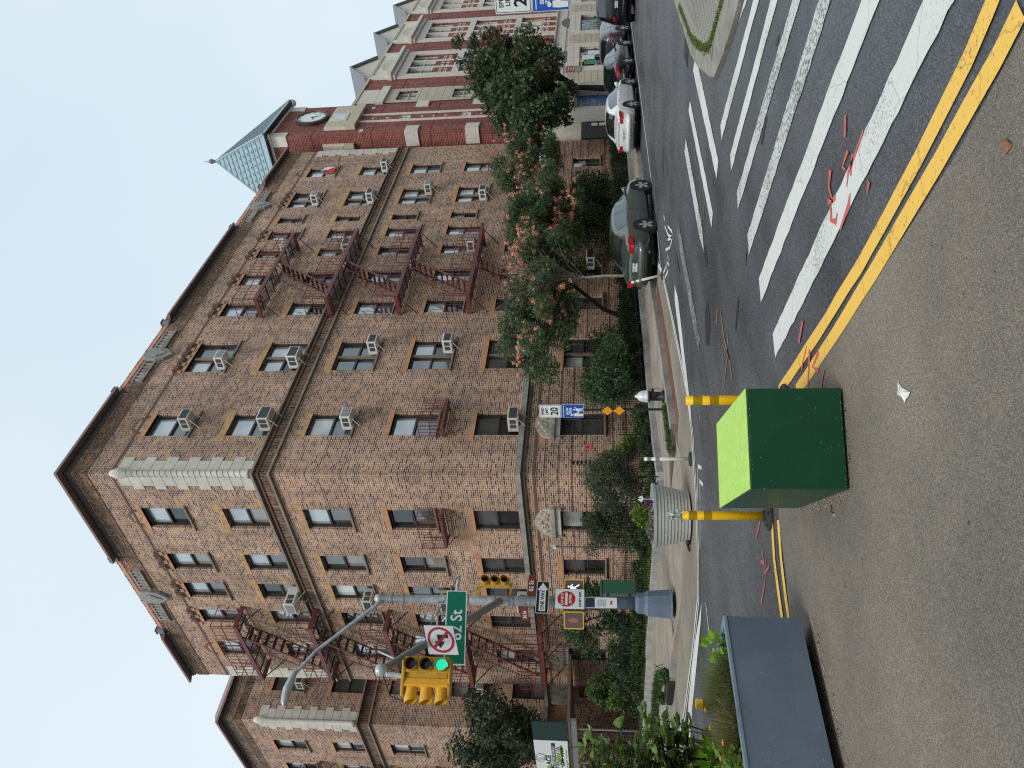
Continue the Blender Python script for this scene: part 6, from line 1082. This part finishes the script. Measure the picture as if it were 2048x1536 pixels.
bigleaf('round_green_bush', 'bright green ball shaped plant in the round planter', off(-.0, .0, .98), (.2, .2, .18), 520, .07, LG_lime, 81, 'shrub', .5, .7); bigleaf('purple_flowers', 'small purple flowers in the round planter', off(-.25, .1, .84), (.12, .12, .08), 200, .05, leafmat('mauve_flower', lin((140, 100, 120)), lin((110, 80, 96)), lin((80, 76, 60)), .2), 82, 'flowers', .5, .7)
bigleaf('silver_foliage', 'silvery grey trailing foliage on the round planter rim', off(.3, .2, .8), (.22, .2, .07), 420, .06, leafmat('silver_leaf', lin((130, 134, 112)), lin((110, 116, 92)), lin((150, 152, 130)), .2), 83, 'plant', .4, .7); bigleaf('silver_foliage', 'silvery foliage at the front of the round planter', off(.02, .42, .78), (.2, .12, .05), 260, .05, MATS['silver_leaf'], 84, 'plant', .4, .7)
T = thing('pinwheel', 'small white paper tag on a stick in the round planter', 'tag', off(-.33, .3, .72)); p = off(-.33, .3, .72); obj('stick', MB().tube([p, (p[0], p[1], .98)], .006, 5), M_ac, T); obj('paper', MB().poly([(p[0], p[1], .94), (p[0]+.05, p[1]-.05, .98), (p[0]+.02, p[1]-.02, 1.06)]).poly([(p[0], p[1], .94), (p[0]-.05, p[1]+.04, .99), (p[0], p[1], 1.07)]), M_ws, T)
# refuse bag
gb_ = gp(1381, 1072); T = thing('refuse_bag', 'black plastic bag slumped at the foot of the round planter', 'bag', (gb_[0], gb_[1], 0)); obj('sack', MB().lathe((gb_[0], gb_[1], 0), [(.14, .005), (.2, .04), (.17, .09), (.07, .12), (.02, .12)], 12), mat('black_plastic', (.012, .012, .014), .3, var=.2, bump=1, bscale=18), T, smooth=True); obj('tie', MB().tube([(gb_[0], gb_[1], .1), (gb_[0]-.25, gb_[1]+.18, .03)], [.05, .02], 6), MATS['black_plastic'], T)
# street drain inlet in the left kerb
dq = (10.5, 18.9); T = thing('kerb_inlet', 'low brown timber-framed drain inlet with weeds in the left kerb', 'drain', (dq[0], dq[1], 0)); Mtm = mat('weathered_timber', lin((70, 58, 46)), .85, var=.3, scale=14)
obj('beam', MB().box(10.36, 10.42, 18.4, 19.5, .02, .2), Mtm, T, bevel=.01); obj('beam', MB().box(10.66, 10.74, 18.4, 19.5, .1, .21), Mtm, T, bevel=.01); obj('end_board', MB().box(10.42, 10.66, 18.4, 18.46, .05, .2), Mtm, T); obj('end_board', MB().box(10.42, 10.66, 19.44, 19.5, .05, .2), Mtm, T); obj('pit', MB().box(10.355, 10.36, 18.45, 19.45, .03, .17), M_dark, T)
o = leafobj('inlet_weeds', leaves([(10.5, 18.25, .26, .16), (10.6, 19.6, .25, .17), (10.7, 18.9, .25, .12)], 900, .08, 88), LG_mid, None, 'stuff', 'green weeds sprouting round the kerb drain inlet'); o['category'] = 'weeds'
# litter
tq = gp(1811, 785); T = thing('crumpled_tissue', 'crumpled white paper tissue lying on the brown asphalt', 'tissue', (tq[0], tq[1], .004)); mb = MB()
pts = [gp(a, b)[:2] for a, b in [(1797, 788), (1800, 776), (1799, 762), (1806, 774), (1818, 781), (1824, 784), (1822, 792), (1817, 797), (1813, 806), (1808, 795)]]; c = np.mean(pts, 0); r_ = random.Random(3)
top = (c[0], c[1], .03)
for i in range(len(pts)): a, b = pts[i], pts[(i+1) % len(pts)]; m_ = ((a[0]+b[0])/2*.6+c[0]*.4, (a[1]+b[1])/2*.6+c[1]*.4, .012+r_.random()*.022); mb.poly([(*a, .006+r_.random()*.008), (*b, .006+r_.random()*.008), m_]).poly([(*a, .01), m_, top]).poly([m_, (*b, .01), top])
obj('paper', mb, M_ac, T)
lq = gp(2016, 290); T = thing('dry_leaf', 'curled dry brown leaf on the asphalt at the photo edge', 'leaf', (lq[0], lq[1], .004)); Ml = mat('dry_leaf_brown', lin((134, 92, 64)), .8, var=.3, scale=60)
obj('blade', MB().poly([(lq[0]-.05, lq[1]-.02, .008), (lq[0], lq[1]-.03, .02), (lq[0]+.05, lq[1], .01), (lq[0]+.01, lq[1]+.02, .018)]).poly([(lq[0]-.05, lq[1]-.02, .008), (lq[0]+.01, lq[1]+.02, .018), (lq[0]-.02, lq[1]+.045, .01)]), Ml, T)
r_ = random.Random(21); mb = MB(); mb2 = MB()
def chipm(mb, x, y, s_, z=.006):
    a = r_.random()*6; mb.poly([(x+s_*cos(a+k*1.57)*(.6+.4*r_.random()), y+s_*sin(a+k*1.57)*(.6+.4*r_.random()), z+r_.random()*.006) for k in range(4)])
def lineitter(a, b, n, sp, mb, s0, s1):
    for _ in range(n): f_ = r_.random(); chipm(mb, a[0]+(b[0]-a[0])*f_+r_.gauss(0, sp), a[1]+(b[1]-a[1])*f_+r_.gauss(0, sp), r_.uniform(s0, s1))
lineitter((4.02, 4.45), (4.85, 5.6), 150, .03, mb, .004, .012); lineitter((4.1, 6.08), (2.4, 6.1), 160, .03, mb, .004, .012); lineitter((4.02, 4.42), (4.6, 3.95), 40, .02, mb2, .004, .01); lineitter((4.1, 6.08), (2.2, 6.1), 120, .04, mb2, .004, .012)
o = obj('gravel_litter', mb, mat('pale_grit', lin((176, 160, 134)), .8, var=.4, scale=90), kind='stuff'); o['label'] = 'pale grit and dry crumbs gathered along the green block and planter'; o['category'] = 'grit'
for _ in range(160): x, y = r_.uniform(1.5, 5), r_.uniform(1, 7); chipm(mb2, x, y, r_.uniform(.002, .007))
o = obj('dark_litter', mb2, M_dark, kind='stuff'); o['label'] = 'dark specks and crumbs scattered over the brown asphalt'; o['category'] = 'grit'
wq = gp(1664, 1022); T = thing('bottle_cap', 'small crushed silver cap and black strip beside the green block', 'litter', (wq[0], wq[1], .004)); obj('cap', MB().lathe((gp(1670, 1030)[0], gp(1670, 1030)[1], .004), [(.014, 0), (.014, .008), (.004, .01)], 10), M_gal, T); obj('strip', MB().tube([gp(1662, 1010, .008), gp(1664, 1018, .008), gp(1661, 1024, .008), gp(1668, 1026, .008)], .004, 5), M_black, T)

# ------------------------------------------------------------------ scaffold shed with company board at the left
T = thing('sidewalk_shed', 'dark green sidewalk shed on steel posts in front of the entrance court', 'sidewalk shed', (15, 30, .15)); Mdg = mat('shed_dark_green', lin((16, 48, 44)), .6, var=.12, scale=3)
obj('parapet_panel', MB().box(14.86, 14.9, 29.55, 31.0, 3.18, 4.55), Mdg, T); obj('deck', MB().box(14.9, 17.8, 29.56, 42, 3.05, 3.17), mat('plank_brown', lin((110, 96, 82)), .8, var=.2), T); obj('beam', MB().box(14.93, 15.05, 29.56, 42, 2.8, 3.04), M_galv2, T)
obj('parapet_panel', MB().box(14.861, 14.9, 31.01, 42, 3.18, 4.55), Mdg, T)
for y in (30.3, 33.2, 36.2): obj('post', MB().tube([(15.0, y, .15), (15.0, y, 2.8)], .04, 8), M_galv2, T)
obj('cross_brace', MB().tube([(15.0, 30.3, 2.6), (15, 33.2, .8)], .025, 6), M_galv2, T)
T = thing('company_board', 'white ACE contractor board with hand of cards drawing and phone number on the shed', 'sign board', (14.8, 33, 3.9)); f = Fr((14.85, 33.3, 3.87), (0, -1, 0), (-1, 0, 0)); obj('board', MB().fb(f, -2.2, 2.28, -.68, .68, 0, .02), M_ws, T)
text('ACE', .3, f, .62, .13, .022, M_bs, T, bold=.012, squeeze=1.5)
sb_ = obj('black_strip', MB().fb(f, -1.0, 2.1, -.17, -.01, .0205, .0215), M_bs, T); text('SIDEWALK SHED PIPE SCAFFOLD', .15, f, .55, -.09, .0225, M_ws, T, bold=.002, squeeze=1.15)
text('347-226-6610', .42, f, .55, -.36, .022, M_bs, T, bold=.012, squeeze=1.02); text('licensed and insured   free estimates', .09, f, .55, -.6, .022, M_bs, T, squeeze=1.5)
for k in range(5):
    a = -.6+k*.3; cx_ = .8+.3*sin(a); cz_ = .4+.06*cos(a); w_, h_ = .15, .17; pts = [(cx_+u*cos(a)+v*sin(a), cz_-u*sin(a)+v*cos(a)) for u, v in ((-w_, -h_), (w_, -h_), (w_, h_), (-w_, h_))]
    obj('card', MB().prism(f, pts, .021+k*.003, .023+k*.003), M_bs, T); obj('card', MB().prism(f, [(cx_+(p[0]-cx_)*.86, cz_+(p[1]-cz_)*.9) for p in pts], .023+k*.003, .0235+k*.003), M_ws, T)

# ------------------------------------------------------------------ parked cars
def interp(st, x):
    X_ = [s_[0] for s_ in st]
    for i in range(len(X_)-1):
        if X_[i] <= x <= X_[i+1]: t = (x-X_[i])/(X_[i+1]-X_[i]); return [st[i][k]+(st[i+1][k]-st[i][k])*t for k in range(1, len(st[i]))]
    return list(st[-1][1:]) if x > X_[-1] else list(st[0][1:])
def car(name, label, loc, rz, paint_m, kind='sedan', Lc=4.65, Wc=1.76, Hc=1.42, plate='', group='cars parked along the right-hand kerb'):
    """local: rear bumper at x=0, nose at x=L; y left positive"""
    T = thing(name, label, 'car', loc, group, rz); h = Hc; w = Wc/2
    if kind == 'sedan': # x, z_bot, w_low, z_belt, w_belt, z_top, w_top
        st = [(0, .42, w*.78, .78, w*.74, .84, w*.5), (.08, .3, w*.88, .9, w*.84, .95, w*.6), (.35, .24, w*.96, .93, w*.93, 1.0, w*.72), (.75, .22, w*.99, .94, w*.97, 1.03, w*.74), (1.25, .22, w, .93, w*.985, h-.08, w*.66), (1.6, .22, w, .92, w*.99, h-.01, w*.67), (2.2, .22, w, .9, w, h, w*.69), (2.7, .22, w, .88, w, h-.03, w*.69), (3.15, .22, w, .86, w*.99, 1.2, w*.7), (3.5, .22, w*.99, .84, w*.98, .95, w*.76), (4.1, .24, w*.97, .76, w*.94, .84, w*.7), (Lc-.15, .28, w*.88, .66, w*.82, .7, w*.55), (Lc, .38, w*.66, .56, w*.6, .6, w*.4)]
        gl = dict(rear=(.78, 1.5), front=(2.75, 3.45), sides=[(1.15, 2.05), (2.1, 3.2)], wheels=(1.02, 3.68), rs=.33)
    else:
        st = [(0, .5, w*.86, 1.0, w*.84, 1.2, w*.7), (.06, .36, w*.94, 1.05, w*.92, 1.3, w*.74), (.35, .3, w*.99, 1.08, w*.97, h-.06, w*.76), (.8, .28, w, 1.08, w, h, w*.78), (2.2, .28, w, 1.06, w, h, w*.79), (2.9, .28, w, 1.04, w, h-.08, w*.78), (3.4, .28, w, 1.02, w*.99, 1.2, w*.78), (4.1, .3, w*.98, .98, w*.95, 1.05, w*.74), (Lc-.15, .34, w*.9, .84, w*.85, .9, w*.6), (Lc, .45, w*.7, .7, w*.64, .75, w*.4)]
        gl = dict(rear=(.08, .34), front=(2.95, 3.36), sides=[(.5, 1.3), (1.38, 2.2), (2.28, 3.05)], wheels=(.95, 3.75), rs=.37)
    xs_ = sorted(set([s_[0] for s_ in st]+list(np.arange(0, Lc, .12)))); NT = 9
    def smooth(x):
        a = [np.array(interp(st, min(Lc, max(0, x+d)))) for d in (-.12, -.06, 0, .06, .12)]; return (a[0]+2*a[1]+3*a[2]+2*a[3]+a[4])/9 if .1 < x < Lc-.1 else a[2]
    def ringp(x):
        zb, wl, zt_, wb, zz, wt = smooth(x); bs = (zb+zt_)/2
        return [(0, zb), (wl*.9, zb), (wl*.985, zb+.06), (w*1.0 if wl > w*.95 else wl*1.02, bs), (wb*1.0, zt_-.09), (wb*.975, zt_), (wb*.97-(wb*.97-wt)*.9, zt_+(zz-zt_)*.82), (wt*.82, zz-.025), (wt*.45, zz), (0, zz+.006)]
    mb = MB(); nn = 10
    for x in xs_:
        R_ = ringp(x); mb.v += [(x, y, z) for y, z in R_]+[(x, -y, z) for y, z in R_[1:-1]][::-1]
    m_ = 18
    for i in range(len(xs_)-1):
        for k in range(m_): mb.f.append((i*m_+k, i*m_+(k+1) % m_, (i+1)*m_+(k+1) % m_, (i+1)*m_+k))
    mb.f.append(tuple(range(m_))[::-1]); mb.f.append(tuple((len(xs_)-1)*m_+k for k in range(m_))); body = obj('body', mb, paint_m, T, smooth=True, local=True)
    def Sp(x, k, f, s_, o=.006): # point on body between ring points k,k+1
        R_ = ringp(x); a, b = R_[k], R_[k+1]; y, z = a[0]+(b[0]-a[0])*f, a[1]+(b[1]-a[1])*f; ny, nz_ = (b[1]-a[1]), -(b[0]-a[0]); l = hypot(ny, nz_) or 1; return (x, s_*(y+ny/l*o), z+nz_/l*o)
    for s_ in (1, -1):
        for a, b in gl['sides']:
            g_ = MB(); N = 8
            for i in range(N):
                x0, x1 = a+(b-a)*i/N, a+(b-a)*(i+1)/N
                def topf(x): R_ = ringp(x); return .93 if R_[6][1]-R_[5][1] > .1 else .2
                g_.poly([Sp(x0, 5, .06, s_), Sp(x1, 5, .06, s_), Sp(x1, 5, topf(x1), s_), Sp(x0, 5, topf(x0), s_)])
            obj('side_window', g_, CARGL, T, local=True)
        for xh in ([1.55, 2.75] if kind == 'sedan' else [1.3, 2.4]): p = Sp(xh, 4, .5, s_, .0); obj('door_handle', MB().box(p[0]-.09, p[0]+.09, p[1]-.015 if s_ < 0 else p[1]-.01, p[1]+.01 if s_ < 0 else p[1]+.015, p[2]-.015, p[2]+.015), paint_m, T, local=True)
        p = Sp(gl['front'][1]-.25, 5, .15, s_, .02); mr_ = obj('mirror', MB().tube([(p[0], p[1], p[2]), (p[0]+.02, p[1]+s_*.2, p[2]+.04)], [.05, .085], 8), paint_m, T, local=True, smooth=True)
        # doors lines
        for xd in ([1.12, 2.08, 3.15] if kind == 'sedan' else [1.34, 2.25, 3.2]):
            g_ = MB(); 
            for k in (2, 3, 4): g_.poly([Sp(xd-.004, k, 0, s_, .002), Sp(xd+.004, k, 0, s_, .002), Sp(xd+.004, k, 1, s_, .002), Sp(xd-.004, k, 1, s_, .002)])
            obj('door_gap', g_, M_black, T, local=True)
    for nm_, (a, b), cut in (('rear_window', gl['rear'], 0), ('windscreen', gl['front'], 0)):
        g_ = MB(); N = 6
        for i in range(N):
            x0, x1 = a+(b-a)*i/N, a+(b-a)*(i+1)/N
            for s_ in (1, -1): g_.poly([Sp(x0, 8, 1, s_, .008), Sp(x1, 8, 1, s_, .008), Sp(x1, 8, 0, s_, .008), Sp(x0, 8, 0, s_, .008)]).poly([Sp(x0, 7, 1, s_, .008), Sp(x1, 7, 1, s_, .008), Sp(x1, 7, .1, s_, .008), Sp(x0, 7, .1, s_, .008)])
        obj(nm_, g_, CARGL, T, local=True)
    rw = gl['rs']; Mt = mat('tyre_rubber', (.015, .015, .016), .8, var=.1); Mr = mat('alloy_rim', lin((176, 178, 180)), .35, .25, var=.05)
    for xw in gl['wheels']:
        for s_ in (1, -1):
            y = s_*(w-.09); wh = obj('wheel', MB().lathe((xw, y, rw), [(rw*.66, -.1*s_), (rw*.95, -.1*s_), (rw, -.07*s_), (rw, .07*s_), (rw*.95, .1*s_), (rw*.68, .1*s_)], 28, 'y'), Mt, T, local=True, smooth=False)
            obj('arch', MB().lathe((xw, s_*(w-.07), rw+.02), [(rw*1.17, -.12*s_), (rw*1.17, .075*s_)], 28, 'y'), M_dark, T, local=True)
            sp = MB()
            for k in range(5):
                a = k*2*pi/5+.3; fr_ = Fr((xw, y+s_*.085, rw), (1, 0, 0), (0, s_, 0)); ca, sa = cos(a), sin(a); sp.prism(fr_, [(-.03*sa, .03*ca), (.03*sa, -.03*ca), (rw*.66*ca+.06*sa, rw*.66*sa-.06*ca), (rw*.66*ca-.06*sa, rw*.66*sa+.06*ca)], 0, .02)
            obj('rim', sp.lathe((xw, y+s_*.085, rw), [(.05, 0), (.05, .025*s_)], 12, 'y').lathe((xw, y+s_*.08, rw), [(rw*.7, 0), (rw*.7, .02*s_), (rw*.64, .02*s_), (rw*.64, 0)], 28, 'y'), Mr, wh, local=True)
    Mtl = mat('tail_light_red', lin((176, 18, 30)), .15, var=.12, scale=20, coat=.5)
    zb_ = .78 if kind == 'sedan' else .95
    for s_ in (1, -1):
        g_ = MB(); 
        pts = [(-.012, s_*w*.5, zb_+.0), (-.012, s_*w*.8, zb_-.03), (.1, s_*w*.93, zb_-.02), (.3, s_*w*.97, zb_+.03), (.3, s_*w*.955, zb_+.12), (.06, s_*w*.86, zb_+.14), (-.004, s_*w*.7, zb_+.12), (-.006, s_*w*.52, zb_+.1)]
        p1 = [(-.012, s_*w*.54, zb_-.04), (-.012, s_*w*.76, zb_-.05), (.02, s_*w*.85, zb_-.04), (.03, s_*w*.84, zb_+.1), (-.006, s_*w*.7, zb_+.1), (-.006, s_*w*.55, zb_+.08)]
        g_.poly(p1); g_.poly([(.02, s_*w*.862, zb_-.04), (.2, s_*w*.965, zb_-.01), (.36, s_*w*.995, zb_+.04), (.34, s_*w*.985, zb_+.12), (.1, s_*w*.92, zb_+.12), (.03, s_*w*.87, zb_+.1)]); g_.poly([p1[2], (.02, s_*w*.862, zb_-.04), (.03, s_*w*.87, zb_+.1), p1[3]])
        obj('tail_light', g_, Mtl, T, local=True); obj('headlight', MB().tube([(Lc-.42, s_*w*.74, .62), (Lc-.2, s_*w*.6, .6)], [.09, .08], 8), M_ac, T, local=True, smooth=True)
    pl = obj('number_plate', MB().box(-.035, -.02, -.155, .155, zb_-.16, zb_-.02), M_ws, T, local=True); rfr = Fr((-.036, 0, zb_-.09), (0, -1, 0), (-1, 0, 0))
    if plate: text(plate, .1, rfr, 0, 0, .002, mat('plate_blue', lin((40, 50, 90)), .5, var=0), pl, local=True, bold=.001)
    obj('plate_recess', MB().box(-.02, .02, -.3, .3, zb_-.19, zb_+.02), paint_m, T, local=True, bevel=.01); obj('bumper', MB().tube([(.12, -w*.9, .5), (-.02, -w*.66, .5), (-.05, 0, .5), (-.02, w*.66, .5), (.12, w*.9, .5)], .1, 8), paint_m, T, local=True, smooth=True)
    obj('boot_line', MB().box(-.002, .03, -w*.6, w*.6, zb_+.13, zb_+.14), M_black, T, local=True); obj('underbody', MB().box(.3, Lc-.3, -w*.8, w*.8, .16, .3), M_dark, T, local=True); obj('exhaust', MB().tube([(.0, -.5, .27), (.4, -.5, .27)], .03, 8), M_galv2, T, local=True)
    return T
def cpaint(n, c, m=.3): return mat(n, c, .32, m, var=.02, coat=.8)
car('grey_sedan', 'grey-green sedan parked behind the leaning white delineator post', (20.75, 12.83, .0), .0, cpaint('grey_green_car_paint', lin((96, 104, 98)), .5), plate='LZW 1021')
car('white_sedan', 'white sedan parked in front of the school doors', (31.5, 13.15, 0), 0, cpaint('white_car_paint', lin((222, 224, 222)), .0), Lc=4.6, Hc=1.43, plate='HJR 4471')
car('black_sedan', 'black sedan parked just ahead of the white sedan', (36.9, 13.15, 0), 0, cpaint('black_car_paint', lin((22, 24, 28)), .2), Hc=1.46, plate='')
car('silver_rimmed_hatchback', 'dark car with red tail lights parked ahead of the black sedan', (42.0, 13.15, 0), 0, cpaint('dark_silver_car_paint', lin((70, 72, 80)), .5), 'suv', 4.5, 1.8, 1.62)
car('black_suv', 'black sport utility vehicle driving away in the lane at the photo edge', (38.7, 10.0, 0), 0, cpaint('black_suv_paint', lin((20, 21, 26)), .2), 'suv', 4.8, 1.95, 1.78, 'KMN 5520', 'vehicles driving in the lane')
for i in range(5): car('parked_car', 'dark parked car farther up the street, number %d beyond the silver-trimmed one' % (i+1) if False else ['dark blue parked car beyond the red-lit one', 'silver parked car far up the street', 'black parked car far up the street', 'white parked car far up the street', 'farthest dark parked car by the school'][i], (47.3+5.4*i, 13.2, 0), 0, [MATS['black_car_paint'], MATS['dark_silver_car_paint'], MATS['black_suv_paint'], MATS['white_car_paint'], MATS['black_car_paint']][i]) if i < 1 else None

# ------------------------------------------------------------------ houses across the two streets, behind the photographer (seen in the panes)
def opposite(name, label, x0, x1, y0, y1, h, faces):
    T = thing(name, label, 'apartment building', ((x0+x1)/2, (y0+y1)/2, 0)); obj('wall', MB().box(x0, x1, y0, y1, 0, h), brick_tan, T); obj('cornice', MB().box(x0-.3, x1+.3, y0-.3, y1+.3, h-.5, h), M_belt, T); w0 = None
    for (fx, fy, ux, uy, L_) in faces:
        for f_ in range(int(h/3)-1):
            for k in range(int(L_/4)):
                cx_, cy_ = fx+ux*(2+4*k), fy+uy*(2+4*k)
                if w0 is None or w0['d'] != abs(ux): w0 = obj('window', MB().box(-.6 if ux else -.03, .6 if ux else .03, -.6 if uy else -.03, .6 if uy else .03, -.8, .8), P_mid, T, local=True); w0['d'] = abs(ux); c = w0
                else: c = w0.copy(); C.objects.link(c); c.parent = T
                c.location = (cx_-(x0+x1)/2, cy_-(y0+y1)/2, 2.2+3*f_)
opposite('apartment_block', 'red brick apartment block across the right-hand street behind the photographer', 13, 95, -34, -12, 17, [(13, -12, 1, 0, 80), (13, -34, 0, 1, 20)])
opposite('apartment_block', 'tan brick apartment block across the left-hand street behind the photographer', -34, -11, 14, 95, 18, [(-11, 14, 0, 1, 80), (-34, 14, 1, 0, 22)])
opposite('apartment_block', 'tan brick apartment block on the corner directly behind the photographer', -34, -11, -34, -12, 18, [(-11, -34, 0, 1, 20), (-34, -12, 1, 0, 22)])
